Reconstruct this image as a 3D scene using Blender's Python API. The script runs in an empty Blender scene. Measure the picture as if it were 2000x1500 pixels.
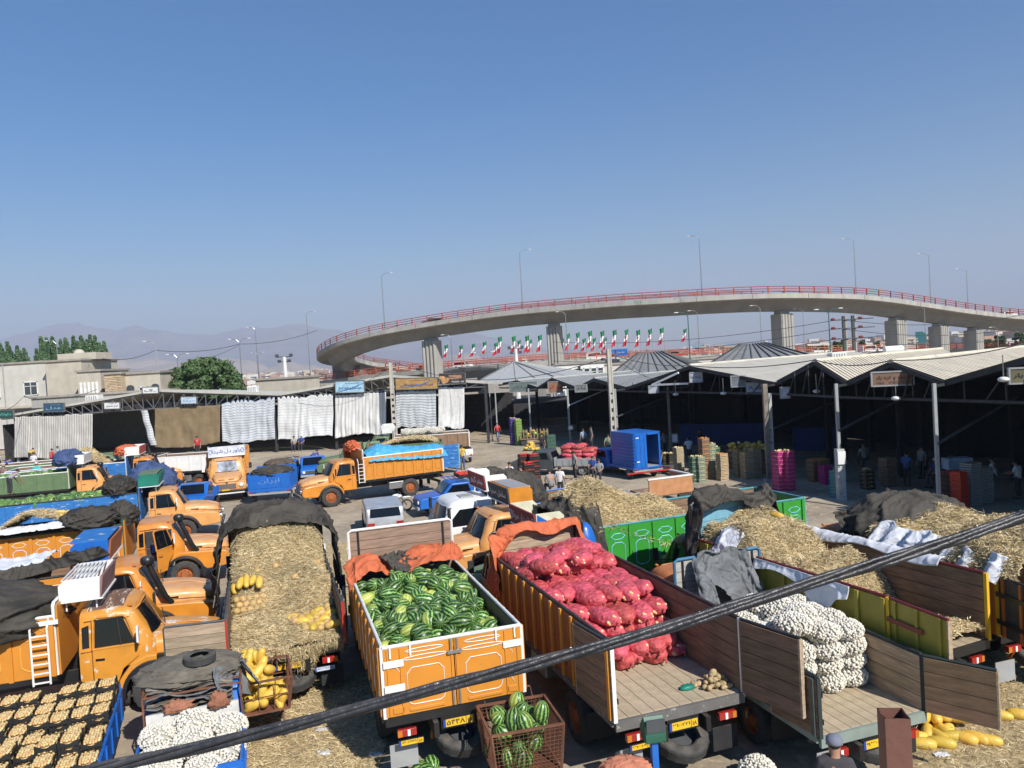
import bpy, bmesh, math, random, unicodedata
import numpy as np
from mathutils import Vector, Matrix, noise
random.seed(7); RNG = np.random.default_rng(7)
S = bpy.context.scene
COL = S.collection
R = math.radians
# ------------------------------------------------------------------ camera, light, sky
CAM_H, FPX, ROLL, PITCH = 7.4, 1500.0, R(3.5), R(-1.7)
_f = Vector((0, math.cos(PITCH), math.sin(PITCH))); _r = Vector((1, 0, 0)); _u = _r.cross(_f)
CR = math.cos(ROLL) * _r - math.sin(ROLL) * _u
CU = math.sin(ROLL) * _r + math.cos(ROLL) * _u
cd = bpy.data.cameras.new('camera'); cam = bpy.data.objects.new('camera', cd); COL.objects.link(cam)
cd.sensor_width = 36.0; cd.lens = 27.0; cd.clip_start = 0.1; cd.clip_end = 40000
mw = Matrix((CR, CU, -_f)).transposed().to_4x4(); mw.translation = Vector((0, 0, CAM_H)); cam.matrix_world = mw
S.camera = cam
SUN = Vector((0.70, -1.02, 1.04)).normalized()          # towards the sun
W = bpy.data.worlds.new('World'); S.world = W; W.use_nodes = True
nt = W.node_tree; bg = nt.nodes['Background']
sky = nt.nodes.new('ShaderNodeTexSky'); sky.sky_type = 'NISHITA'; sky.sun_disc = False
sky.sun_elevation = math.asin(SUN.z); sky.sun_rotation = math.atan2(SUN.x, SUN.y)
sky.altitude = 300; sky.air_density = 1.3; sky.dust_density = 0.35; sky.ozone_density = 5.0
hs = nt.nodes.new('ShaderNodeHueSaturation'); hs.inputs['Saturation'].default_value = 1.48; hs.inputs['Value'].default_value = 1.0; hs.inputs['Hue'].default_value = .505
nt.links.new(sky.outputs[0], hs.inputs['Color']); nt.links.new(hs.outputs[0], bg.inputs[0]); bg.inputs[1].default_value = 0.078
sl = bpy.data.lights.new('sun', 'SUN'); so = bpy.data.objects.new('sun', sl); COL.objects.link(so)
sl.energy = 5.0; sl.angle = R(0.5); sl.color = (1.0, 0.955, 0.88)
so.rotation_euler = SUN.to_track_quat('Z', 'Y').to_euler()
S.view_settings.view_transform = 'Standard'; S.view_settings.look = 'None'
S.view_settings.exposure = 0.45; S.view_settings.gamma = 1.0; S.view_settings.use_curve_mapping = False
S.cycles.max_bounces = 6; S.cycles.diffuse_bounces = 3; S.cycles.glossy_bounces = 3; S.cycles.transmission_bounces = 4
S.cycles.transparent_max_bounces = 8; S.cycles.volume_bounces = 0
S.cycles.use_denoising = True; S.cycles.caustics_reflective = False; S.cycles.caustics_refractive = False

def ray(u, v):
    return _f + CR * ((u - 1000) / FPX) - CU * ((v - 750) / FPX)
def G(u, v, z=0.0):                                     # point at height z seen in that direction
    d = ray(u, v); t = (z - CAM_H) / d.z
    return Vector((d.x * t, d.y * t, z))
def D(u, v, y):                                         # point at distance y
    d = ray(u, v); t = y / d.y
    return Vector((d.x * t, y, CAM_H + d.z * t))

# ------------------------------------------------------------------ materials
MATS = {}
def mat(name, col, rough=0.75, metal=0.0, var=0.18, scale=3.0, col2=None, patch=0.0, pscale=2.0, bump=0.0, bscale=20.0,
        coat=0.0, dust=0.0, objrand=0.0, stretch=None, sheen=0.0):
    """painted / worn surface: colour mottling, patches of a second colour, dust on upward faces, fine relief"""
    if name in MATS: return MATS[name]
    m = bpy.data.materials.new(name); m.use_nodes = True; MATS[name] = m
    t = m.node_tree; n = t.nodes; L = t.links; b = n['Principled BSDF']
    b.inputs['Roughness'].default_value = rough; b.inputs['Metallic'].default_value = metal
    if coat: b.inputs['Coat Weight'].default_value = coat; b.inputs['Coat Roughness'].default_value = 0.12
    tc = n.new('ShaderNodeTexCoord'); vec = tc.outputs['Object']
    if stretch:
        mp = n.new('ShaderNodeMapping'); mp.inputs['Scale'].default_value = stretch; L.new(vec, mp.inputs[0]); vec = mp.outputs[0]
    nz = n.new('ShaderNodeTexNoise'); nz.inputs['Scale'].default_value = scale; nz.inputs['Detail'].default_value = 5
    L.new(vec, nz.inputs['Vector'])
    mx = n.new('ShaderNodeMix'); mx.data_type = 'RGBA'
    c = Vector(col[:3]); mx.inputs[6].default_value = (*(c * (1 - var)), 1)
    mx.inputs[7].default_value = (*[min(1, k) for k in c * (1 + var)], 1)
    mr = n.new('ShaderNodeMapRange'); mr.inputs[1].default_value = .3; mr.inputs[2].default_value = .7
    L.new(nz.outputs[0], mr.inputs[0]); L.new(mr.outputs[0], mx.inputs[0]); out = mx.outputs[2]
    if patch:
        n2 = n.new('ShaderNodeTexNoise'); n2.inputs['Scale'].default_value = pscale; n2.inputs['Detail'].default_value = 8
        n2.inputs['Roughness'].default_value = .65; L.new(vec, n2.inputs['Vector'])
        r2 = n.new('ShaderNodeMapRange'); th = 0.72 - patch * 0.4
        r2.inputs[1].default_value = th; r2.inputs[2].default_value = th + .06; L.new(n2.outputs[0], r2.inputs[0])
        m2 = n.new('ShaderNodeMix'); m2.data_type = 'RGBA'; L.new(r2.outputs[0], m2.inputs[0]); L.new(out, m2.inputs[6])
        m2.inputs[7].default_value = (*(col2 or (.3, .22, .15)), 1); out = m2.outputs[2]
    if objrand:
        oi = n.new('ShaderNodeObjectInfo'); hv = n.new('ShaderNodeHueSaturation')
        ra = n.new('ShaderNodeMapRange'); ra.inputs[3].default_value = 1 - objrand; ra.inputs[4].default_value = 1 + objrand
        L.new(oi.outputs['Random'], ra.inputs[0]); L.new(ra.outputs[0], hv.inputs['Value'])
        rb = n.new('ShaderNodeMapRange'); rb.inputs[3].default_value = .5 + objrand * .06; rb.inputs[4].default_value = .5 - objrand * .06
        L.new(oi.outputs['Random'], rb.inputs[0]); L.new(rb.outputs[0], hv.inputs['Hue'])
        L.new(out, hv.inputs['Color']); out = hv.outputs[0]
    if dust:
        ge = n.new('ShaderNodeNewGeometry'); sx = n.new('ShaderNodeSeparateXYZ'); L.new(ge.outputs['Normal'], sx.inputs[0])
        dr = n.new('ShaderNodeMapRange'); dr.inputs[1].default_value = .35; dr.inputs[2].default_value = 1; dr.inputs[4].default_value = dust
        L.new(sx.outputs[2], dr.inputs[0]); mu = n.new('ShaderNodeMath'); mu.operation = 'MULTIPLY'
        L.new(dr.outputs[0], mu.inputs[0]); L.new(mr.outputs[0], mu.inputs[1])
        m3 = n.new('ShaderNodeMix'); m3.data_type = 'RGBA'; L.new(mu.outputs[0], m3.inputs[0]); L.new(out, m3.inputs[6])
        m3.inputs[7].default_value = (.42, .34, .24, 1); out = m3.outputs[2]
    L.new(out, b.inputs['Base Color'])
    if bump:
        n3 = n.new('ShaderNodeTexNoise'); n3.inputs['Scale'].default_value = bscale; n3.inputs['Detail'].default_value = 6
        L.new(vec, n3.inputs['Vector']); bp = n.new('ShaderNodeBump'); bp.inputs['Strength'].default_value = bump
        bp.inputs['Distance'].default_value = .03; L.new(n3.outputs[0], bp.inputs['Height']); L.new(bp.outputs[0], b.inputs['Normal'])
    return m
def glass(name='window_glass', col=(.006, .008, .011)):
    if name in MATS: return MATS[name]
    m = mat(name, col, rough=.1, var=.3, scale=1.5); m.node_tree.nodes['Principled BSDF'].inputs['Specular IOR Level'].default_value = .4
    return m
def island_mat(name, ramp, rough=.85):
    m = bpy.data.materials.new(name); m.use_nodes = True; MATS[name] = m
    t = m.node_tree; n = t.nodes; L = t.links; b = n['Principled BSDF']; b.inputs['Roughness'].default_value = rough
    ge = n.new('ShaderNodeNewGeometry'); cr = n.new('ShaderNodeValToRGB'); cr.color_ramp.interpolation = 'LINEAR'
    e = cr.color_ramp.elements
    while len(e) < len(ramp): e.new(.5)
    for i, c in enumerate(ramp): e[i].position = i / (len(ramp) - 1); e[i].color = (*c, 1)
    L.new(ge.outputs['Random Per Island'], cr.inputs[0]); out = cr.outputs[0]
    tc = n.new('ShaderNodeTexCoord'); nz = n.new('ShaderNodeTexNoise'); nz.inputs['Scale'].default_value = 1.4; nz.inputs['Detail'].default_value = 3
    L.new(tc.outputs['Object'], nz.inputs['Vector']); hv = n.new('ShaderNodeHueSaturation')
    mr = n.new('ShaderNodeMapRange'); mr.inputs[1].default_value = .3; mr.inputs[2].default_value = .7; mr.inputs[3].default_value = .72; mr.inputs[4].default_value = 1.2
    L.new(nz.outputs[0], mr.inputs[0]); L.new(mr.outputs[0], hv.inputs['Value']); L.new(out, hv.inputs['Color'])
    L.new(hv.outputs[0], b.inputs['Base Color'])
    return m
def melon_mat():
    m = bpy.data.materials.new('watermelon_rind'); m.use_nodes = True; MATS['watermelon'] = m
    t = m.node_tree; n = t.nodes; L = t.links; b = n['Principled BSDF']; b.inputs['Roughness'].default_value = .38
    tc = n.new('ShaderNodeTexCoord'); sp = n.new('ShaderNodeSeparateXYZ'); L.new(tc.outputs['Object'], sp.inputs[0])
    at = n.new('ShaderNodeMath'); at.operation = 'ARCTAN2'; L.new(sp.outputs[1], at.inputs[0]); L.new(sp.outputs[2], at.inputs[1])
    nz = n.new('ShaderNodeTexNoise'); nz.inputs['Scale'].default_value = 26; nz.inputs['Detail'].default_value = 4; L.new(tc.outputs['Object'], nz.inputs['Vector'])
    ma = n.new('ShaderNodeMath'); ma.operation = 'MULTIPLY_ADD'; ma.inputs[1].default_value = 11; L.new(at.outputs[0], ma.inputs[0])
    mb = n.new('ShaderNodeMath'); mb.operation = 'MULTIPLY'; mb.inputs[1].default_value = 5.5; L.new(nz.outputs[0], mb.inputs[0]); L.new(mb.outputs[0], ma.inputs[2])
    si = n.new('ShaderNodeMath'); si.operation = 'SINE'; L.new(ma.outputs[0], si.inputs[0])
    cr = n.new('ShaderNodeValToRGB'); e = cr.color_ramp.elements
    e[0].position = .36; e[0].color = (.012, .045, .012, 1); e[1].position = .8; e[1].color = (.2, .34, .085, 1)
    k = e.new(.55); k.color = (.035, .11, .022, 1)
    mr = n.new('ShaderNodeMapRange'); mr.inputs[1].default_value = -1; L.new(si.outputs[0], mr.inputs[0]); L.new(mr.outputs[0], cr.inputs[0])
    oi = n.new('ShaderNodeObjectInfo'); gt = n.new('ShaderNodeMapRange'); gt.inputs[1].default_value = .5; gt.inputs[2].default_value = 1; gt.inputs[4].default_value = .75
    L.new(oi.outputs['Random'], gt.inputs[0])
    # pale ground spot at one side of each fruit
    sr = n.new('ShaderNodeMapRange'); sr.inputs[1].default_value = .01; sr.inputs[2].default_value = .12; sr.inputs[4].default_value = 1; L.new(sp.outputs[2], sr.inputs[0])
    mm = n.new('ShaderNodeMath'); mm.operation = 'MULTIPLY'; L.new(sr.outputs[0], mm.inputs[0]); L.new(gt.outputs[0], mm.inputs[1])
    mx = n.new('ShaderNodeMix'); mx.data_type = 'RGBA'; L.new(mm.outputs[0], mx.inputs[0]); L.new(cr.outputs[0], mx.inputs[6]); mx.inputs[7].default_value = (.42, .42, .09, 1)
    hv = n.new('ShaderNodeHueSaturation'); va = n.new('ShaderNodeMapRange'); va.inputs[3].default_value = .6; va.inputs[4].default_value = 1.55
    L.new(oi.outputs['Random'], va.inputs[0]); L.new(va.outputs[0], hv.inputs['Value']); L.new(mx.outputs[2], hv.inputs['Color']); L.new(hv.outputs[0], b.inputs['Base Color'])
    return m
def stripes(name, a, bcol, axis=0, freq=8.0, duty=.5, rough=.85, second=None):
    m = bpy.data.materials.new(name); m.use_nodes = True; MATS[name] = m
    t = m.node_tree; n = t.nodes; L = t.links; b = n['Principled BSDF']; b.inputs['Roughness'].default_value = rough
    tc = n.new('ShaderNodeTexCoord'); out = None
    def band(ax, fr, du):
        sp = n.new('ShaderNodeSeparateXYZ'); L.new(tc.outputs['UV'], sp.inputs[0])
        mu = n.new('ShaderNodeMath'); mu.operation = 'MULTIPLY'; mu.inputs[1].default_value = fr; L.new(sp.outputs[ax], mu.inputs[0])
        fr_ = n.new('ShaderNodeMath'); fr_.operation = 'FRACT'; L.new(mu.outputs[0], fr_.inputs[0])
        lt = n.new('ShaderNodeMath'); lt.operation = 'LESS_THAN'; lt.inputs[1].default_value = du; L.new(fr_.outputs[0], lt.inputs[0])
        return lt.outputs[0]
    mx = n.new('ShaderNodeMix'); mx.data_type = 'RGBA'; L.new(band(axis, freq, duty), mx.inputs[0])
    mx.inputs[6].default_value = (*a, 1); mx.inputs[7].default_value = (*bcol, 1); out = mx.outputs[2]
    if second:
        m2 = n.new('ShaderNodeMix'); m2.data_type = 'RGBA'; L.new(band(1 - axis, second[0], second[1]), m2.inputs[0])
        L.new(out, m2.inputs[6]); m2.inputs[7].default_value = (*second[2], 1); out = m2.outputs[2]
    nz = n.new('ShaderNodeTexNoise'); nz.inputs['Scale'].default_value = 1.2; nz.inputs['Detail'].default_value = 6; L.new(tc.outputs['Object'], nz.inputs['Vector'])
    hv = n.new('ShaderNodeHueSaturation'); mr = n.new('ShaderNodeMapRange'); mr.inputs[3].default_value = .75; mr.inputs[4].default_value = 1.15
    L.new(nz.outputs[0], mr.inputs[0]); L.new(mr.outputs[0], hv.inputs['Value']); L.new(out, hv.inputs['Color']); L.new(hv.outputs[0], b.inputs['Base Color'])
    return m

# colours used again and again
ORANGE = mat('orange_paint', (.60, .225, .026), rough=.38, var=.12, coat=.2, dust=.35, patch=.2, col2=(.34, .15, .06), pscale=7)
ORANGE_P = mat('faded_orange_paint', (.64, .30, .09), rough=.45, var=.12, coat=.1, dust=.5, patch=.24, col2=(.52, .34, .2), pscale=5)
ORANGE_W = mat('worn_orange_paint', (.60, .25, .03), rough=.42, var=.1, patch=.36, col2=(.64, .58, .5), pscale=2.6, dust=.2)
ORANGE_B = mat('orange_box_paint', (.58, .225, .025), rough=.5, var=.06, dust=.3, patch=.16, col2=(.36, .17, .07), pscale=7)
RUSTO = mat('rusty_orange_paint', (.33, .10, .025), rough=.7, var=.2, patch=.3, col2=(.10, .05, .03), pscale=3)
OLIVE = mat('olive_paint', (.29, .25, .03), rough=.6, var=.12, patch=.15, col2=(.12, .09, .03), pscale=4)
DOLIVE = mat('dark_olive_paint', (.075, .085, .02), rough=.5, var=.12, dust=.2)
GREEN = mat('bright_green_paint', (.035, .27, .03), rough=.45, var=.08, dust=.15)
AGREEN = mat('army_green_paint', (.10, .16, .075), rough=.6, var=.12, dust=.2)
TEAL = mat('teal_paint', (.01, .17, .12), rough=.5, var=.15)
BLUE = mat('blue_paint', (.012, .12, .46), rough=.4, var=.1, coat=.2, patch=.08, col2=(.3, .3, .3), pscale=5)
WBLUE = mat('worn_blue_paint', (.02, .15, .42), rough=.6, var=.15, patch=.3, col2=(.45, .42, .38), pscale=3, stretch=(1, 1, 4))
LBLUE = mat('pale_blue_paint', (.16, .36, .46), rough=.6, var=.12, patch=.15, col2=(.3, .25, .2), pscale=3)
NAVY = mat('navy_cloth', (.025, .045, .13), rough=.9, var=.2, bump=.4)
WHITE = mat('white_paint', (.72, .72, .70), rough=.4, var=.06, dust=.15)
WHITEW = mat('worn_white_paint', (.70, .69, .66), rough=.6, var=.08, patch=.12, col2=(.35, .33, .3), pscale=6)
RED = mat('red_paint', (.42, .03, .02), rough=.45, var=.12)
MAROON = mat('maroon_paint', (.16, .015, .015), rough=.5, var=.2)
YELLOW = mat('yellow_paint', (.68, .42, .02), rough=.5, var=.1)
BLACK = mat('black_rubber', (.018, .018, .019), rough=.8, var=.3, dust=.3, bump=.2)
BLACKP = mat('black_paint', (.015, .015, .016), rough=.4, var=.3, dust=.15)
TYRE = mat('tyre_rubber', (.045, .044, .043), rough=.9, var=.25, scale=6, dust=.2, bump=.4, bscale=40)
STEEL = mat('steel', (.42, .42, .42), rough=.35, metal=.8, var=.1, patch=.1, col2=(.2, .12, .07))
GREYP = mat('grey_paint', (.30, .31, .31), rough=.6, var=.12)
DGREY = mat('dark_grey_paint', (.06, .065, .07), rough=.5, var=.2)
CHROME = mat('chrome', (.7, .7, .7), rough=.12, metal=1, var=.05)
LENS = mat('lamp_lens', (.75, .75, .72), rough=.1, var=.05, coat=.5)
REDLENS = mat('red_lens', (.32, .02, .015), rough=.15, var=.1, coat=.5)
AMBER = mat('amber_lens', (.5, .16, .015), rough=.15, var=.1, coat=.5)
RUST = mat('rusty_steel', (.16, .065, .035), rough=.75, var=.3, patch=.2, col2=(.08, .04, .03), bump=.3)
PLANK = mat('weathered_plank', (.38, .285, .19), rough=.85, var=.28, scale=2.5, stretch=(1, 8, 8), patch=.12, col2=(.12, .09, .07), pscale=3, bump=.4, bscale=30, objrand=.14)
PLANKD = mat('dark_plank', (.20, .125, .075), rough=.85, var=.3, scale=2.5, stretch=(1, 6, 6), patch=.2, col2=(.07, .05, .04), pscale=3, bump=.4, bscale=30, objrand=.14)
PLANKG = mat('grey_plank', (.40, .375, .34), rough=.85, var=.25, scale=2.5, stretch=(1, 8, 8), patch=.22, col2=(.13, .20, .26), pscale=4, bump=.3, bscale=30, objrand=.1)
FLOORW = mat('trampled_floorboards', (.42, .335, .225), rough=.9, var=.15, scale=6, patch=.15, col2=(.2, .15, .1), pscale=7, bump=.3, objrand=.08)
TARPK = mat('dark_tarpaulin', (.034, .030, .024), rough=.75, var=.35, scale=1.5, bump=.7, bscale=9, dust=.10)
TARPG = mat('grey_tarpaulin', (.13, .135, .14), rough=.7, var=.3, scale=2, bump=.5, bscale=10, patch=.15, col2=(.03, .03, .03))
TARPO = mat('orange_tarpaulin', (.50, .12, .045), rough=.8, var=.15, scale=2, bump=.4, bscale=12, patch=.06, col2=(.1, .05, .04))
TARPB = mat('bright_blue_tarpaulin', (.07, .34, .55), rough=.5, var=.12, bump=.4, bscale=8)
TARPBL = mat('blue_grey_tarpaulin', (.04, .07, .17), rough=.8, var=.3, bump=.5, bscale=9)
SHEET = mat('white_sheet', (.62, .63, .66), rough=.6, var=.08, bump=.3, bscale=10)
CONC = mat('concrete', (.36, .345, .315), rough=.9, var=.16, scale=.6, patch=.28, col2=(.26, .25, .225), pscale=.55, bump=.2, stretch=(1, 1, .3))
CONCD = mat('girder_concrete', (.24, .235, .225), rough=.9, var=.14, scale=.4, bump=.2)  # darker concrete; on girders and undersides it stands for shade
REDRAIL = mat('red_railing_paint', (.36, .085, .055), rough=.6, var=.15)
ORAIL = mat('orange_railing_paint', (.48, .13, .07), rough=.6, var=.15)
STRAW = island_mat('straw', [(.28, .19, .09), (.55, .42, .215), (.70, .56, .32), (.84, .72, .45), (.42, .29, .13)])
STRAWB = mat('straw_bed', (.42, .32, .17), rough=.95, var=.4, scale=14, bump=.9, bscale=45)
SKIN = mat('skin', (.36, .19, .12), rough=.6, var=.06)
HAIR = mat('dark_hair', (.02, .016, .013), rough=.7, var=.2)
WATERM = melon_mat()
MELON = mat('yellow_melon_rind', (.66, .43, .07), rough=.45, var=.14, scale=9, objrand=.2, patch=.08, col2=(.35, .22, .05), pscale=14, bump=.25, bscale=40)
GALIA = mat('netted_melon_rind', (.50, .33, .13), rough=.6, var=.15, scale=12, objrand=.15, bump=.3, bscale=60)
REDBAG = mat('red_net_bag', (.56, .085, .10), rough=.42, var=.35, scale=7, objrand=.14, patch=.06, col2=(.48, .17, .13), pscale=10)
def lumps(m, sc=11.0, st=.9, fine=60):
    t = m.node_tree; n = t.nodes; b = n['Principled BSDF']; tc = n.new('ShaderNodeTexCoord')
    v = n.new('ShaderNodeTexVoronoi'); v.feature = 'SMOOTH_F1'; v.inputs['Scale'].default_value = sc; t.links.new(tc.outputs['Object'], v.inputs['Vector'])
    z = n.new('ShaderNodeTexNoise'); z.inputs['Scale'].default_value = fine; z.inputs['Detail'].default_value = 3; t.links.new(tc.outputs['Object'], z.inputs['Vector'])
    mu = n.new('ShaderNodeMath'); mu.operation = 'MULTIPLY_ADD'; mu.inputs[1].default_value = -1.0; t.links.new(v.outputs['Distance'], mu.inputs[0])
    m2 = n.new('ShaderNodeMath'); m2.operation = 'MULTIPLY'; m2.inputs[1].default_value = .35; t.links.new(z.outputs[0], m2.inputs[0]); t.links.new(m2.outputs[0], mu.inputs[2])
    bp = n.new('ShaderNodeBump'); bp.inputs['Strength'].default_value = st; bp.inputs['Distance'].default_value = .06; t.links.new(mu.outputs[0], bp.inputs['Height']); t.links.new(bp.outputs[0], b.inputs['Normal'])
lumps(REDBAG)
ONION = mat('white_onion', (.66, .625, .54), rough=.45, var=.12, scale=8)
ONIONY = mat('yellow_onion', (.62, .47, .22), rough=.4, var=.2, scale=8)
GLASS = glass()

# ------------------------------------------------------------------ mesh builder and object helpers
class MB:
    def __init__(s): s.v = []; s.f = []; s.m = []; s.uv = None
    def add(s, vs, fs, mi=0, M=None):
        o = len(s.v)
        s.v += [tuple(M @ Vector(p)) for p in vs] if M is not None else [tuple(p) for p in vs]
        s.f += [tuple(i + o for i in f) for f in fs]; s.m += [mi] * len(fs); return s
    def box(s, c, d, mi=0, M=None, rz=0):
        x, y, z = d[0] / 2, d[1] / 2, d[2] / 2
        vs = [(-x, -y, -z), (x, -y, -z), (x, y, -z), (-x, y, -z), (-x, -y, z), (x, -y, z), (x, y, z), (-x, y, z)]
        T = Matrix.Translation(c) @ Matrix.Rotation(rz, 4, 'Z')
        if M is not None: T = M @ T
        return s.add(vs, [(0, 3, 2, 1), (4, 5, 6, 7), (0, 1, 5, 4), (1, 2, 6, 5), (2, 3, 7, 6), (3, 0, 4, 7)], mi, T)
    def bar(s, a, b, w, h=None, mi=0):                  # rectangular bar between two points
        a = Vector(a); b = Vector(b); d = b - a
        q = d.to_track_quat('Y', 'Z').to_matrix().to_4x4(); h = h or w
        return s.box((0, 0, 0), (w, d.length, h), mi, Matrix.Translation((a + b) / 2) @ q)
    def cyl(s, a, b, r, n=8, r2=None, mi=0, cap=True):
        a = Vector(a); b = Vector(b); d = b - a; q = d.to_track_quat('Z', 'Y').to_matrix(); r2 = r if r2 is None else r2
        vs = []
        for p, rr in ((a, r), (b, r2)):
            for i in range(n):
                t = 2 * math.pi * i / n; vs.append(p + q @ Vector((rr * math.cos(t), rr * math.sin(t), 0)))
        fs = [(i, (i + 1) % n, n + (i + 1) % n, n + i) for i in range(n)]
        if cap: fs += [tuple(range(n))[::-1], tuple(range(n, 2 * n))]
        return s.add(vs, fs, mi)
    def tube(s, pts, r, n=6, mi=0, closed=False):
        P = [Vector(p) for p in pts]; k = len(P); vs = []
        for i, p in enumerate(P):
            d = (P[(i + 1) % k] - P[i - 1]) if closed else (P[min(i + 1, k - 1)] - P[max(i - 1, 0)])
            q = d.to_track_quat('Z', 'Y').to_matrix()
            for j in range(n):
                t = 2 * math.pi * j / n; vs.append(p + q @ Vector((r * math.cos(t), r * math.sin(t), 0)))
        fs = [(i * n + j, i * n + (j + 1) % n, ((i + 1) % k) * n + (j + 1) % n, ((i + 1) % k) * n + j) for i in range(k if closed else k - 1) for j in range(n)]
        if not closed: fs += [tuple(range(n))[::-1], tuple(range((k - 1) * n, k * n))]
        return s.add(vs, fs, mi)
    def lathe(s, prof, n=24, M=None, mi=0, tread=None):
        vs = []; k = len(prof)
        for i in range(n):
            t = 2 * math.pi * i / n
            for j, (r, z) in enumerate(prof):
                rr = r - (tread[1] if tread and j in tread[0] and i % 2 else 0)
                vs.append((rr * math.cos(t), rr * math.sin(t), z))
        fs = [(i * k + j, ((i + 1) % n) * k + j, ((i + 1) % n) * k + j + 1, i * k + j + 1) for i in range(n) for j in range(k - 1)]
        return s.add(vs, fs, mi, M)
    def prism(s, poly, a, b, axis=0, mi=0, M=None):     # polygon in the other two axes, extruded along axis
        def P(p, t): q = list(p); q.insert(axis, t); return tuple(q)
        n = len(poly); vs = [P(p, a) for p in poly] + [P(p, b) for p in poly]
        return s.add(vs, [tuple(range(n))[::-1], tuple(range(n, 2 * n))] + [(i, (i + 1) % n, n + (i + 1) % n, n + i) for i in range(n)], mi, M)
    def grid(s, fn, nu, nv, mi=0, M=None, uv=False):
        vs = [fn(i / nu, j / nv) for j in range(nv + 1) for i in range(nu + 1)]; w = nu + 1
        if uv: s.uv = (s.uv or []) + [(i / nu, j / nv) for j in range(nv + 1) for i in range(nu + 1)]
        return s.add(vs, [(j * w + i, j * w + i + 1, (j + 1) * w + i + 1, (j + 1) * w + i) for j in range(nv) for i in range(nu)], mi, M)
    def ell(s, c, r, nu=12, nv=8, mi=0, M=None, fn=None):
        vs = []
        for j in range(nv + 1):
            ph = math.pi * j / nv
            for i in range(nu):
                t = 2 * math.pi * i / nu; p = Vector((math.sin(ph) * math.cos(t), math.sin(ph) * math.sin(t), math.cos(ph)))
                k = fn(p) if fn else 1.0
                vs.append((c[0] + r[0] * p.x * k, c[1] + r[1] * p.y * k, c[2] + r[2] * p.z * k))
        fs = [(j * nu + i, j * nu + (i + 1) % nu, (j + 1) * nu + (i + 1) % nu, (j + 1) * nu + i)[::-1] for j in range(nv) for i in range(nu)]
        return s.add(vs, fs, mi, M)
    def mesh(s, name, mats, smooth=False):
        me = bpy.data.meshes.new(name); me.from_pydata(s.v, [], s.f)
        for m in (mats if isinstance(mats, (list, tuple)) else [mats]): me.materials.append(m)
        me.polygons.foreach_set('material_index', s.m)
        if s.uv:
            ul = me.uv_layers.new(name='uv'); li = np.empty(len(me.loops), dtype=np.int32); me.loops.foreach_get('vertex_index', li)
            ul.data.foreach_set('uv', np.array(s.uv, dtype=np.float32)[li].ravel())
        if smooth:
            me.polygons.foreach_set('use_smooth', [True] * len(me.polygons))
            if smooth != 'all': me.set_sharp_from_angle(angle=R(40 if smooth is True else smooth))
        me.update(); return me
    def obj(s, name, mats, parent=None, smooth=False, bev=0, M=None, seg=2):
        o = bpy.data.objects.new(name, s.mesh(name, mats, smooth)); COL.objects.link(o); o.parent = parent
        if M is not None: o.matrix_local = M
        if bev:
            b = o.modifiers.new('bevel', 'BEVEL'); b.width = bev; b.segments = seg; b.limit_method = 'ANGLE'; b.angle_limit = R(35)
            for p in o.data.polygons: p.use_smooth = True
            b.harden_normals = True
        return o
def tag(o, label=None, cat=None, group=None, kind=None):
    if label: o['label'] = label
    if cat: o['category'] = cat
    if group: o['group'] = group
    if kind: o['kind'] = kind
    return o
def thing(name, label, cat, loc=(0, 0, 0), rz=0, group=None, M=None):
    o = bpy.data.objects.new(name, None); COL.objects.link(o); o.empty_display_size = .2
    if M is not None: o.matrix_world = M
    else: o.location = loc; o.rotation_euler = (0, 0, rz)
    return tag(o, label, cat, group)
def inst(name, me, parent=None, M=None):
    o = bpy.data.objects.new(name, me); COL.objects.link(o); o.parent = parent
    if M is not None: o.matrix_local = M
    return o
KIDS = {}
def copy_tree(o, M=None, label=None, parent=None, loc=None, rz=None):
    c = o.copy(); COL.objects.link(c); c.parent = parent
    if label: c['label'] = label
    if M is not None: c.matrix_world = M
    if loc is not None: c.location = loc
    if rz is not None: c.rotation_euler = (0, 0, rz)
    for k in list(o.children): copy_tree(k, parent=c)
    return c
def TR(x=0, y=0, z=0, rz=0, rx=0, ry=0):
    return Matrix.Translation((x, y, z)) @ Matrix.Rotation(rz, 4, 'Z') @ Matrix.Rotation(rx, 4, 'X') @ Matrix.Rotation(ry, 4, 'Y')
def rnd(a, b): return random.uniform(a, b)
def nz3(x, y, z=0, s=1.0): return noise.noise(Vector((x * s, y * s, z * s)))
def fbm(x, y, z=0, s=1.0, o=4): return noise.fractal(Vector((x * s, y * s, z * s)), 1.0, 2.0, o)

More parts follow.
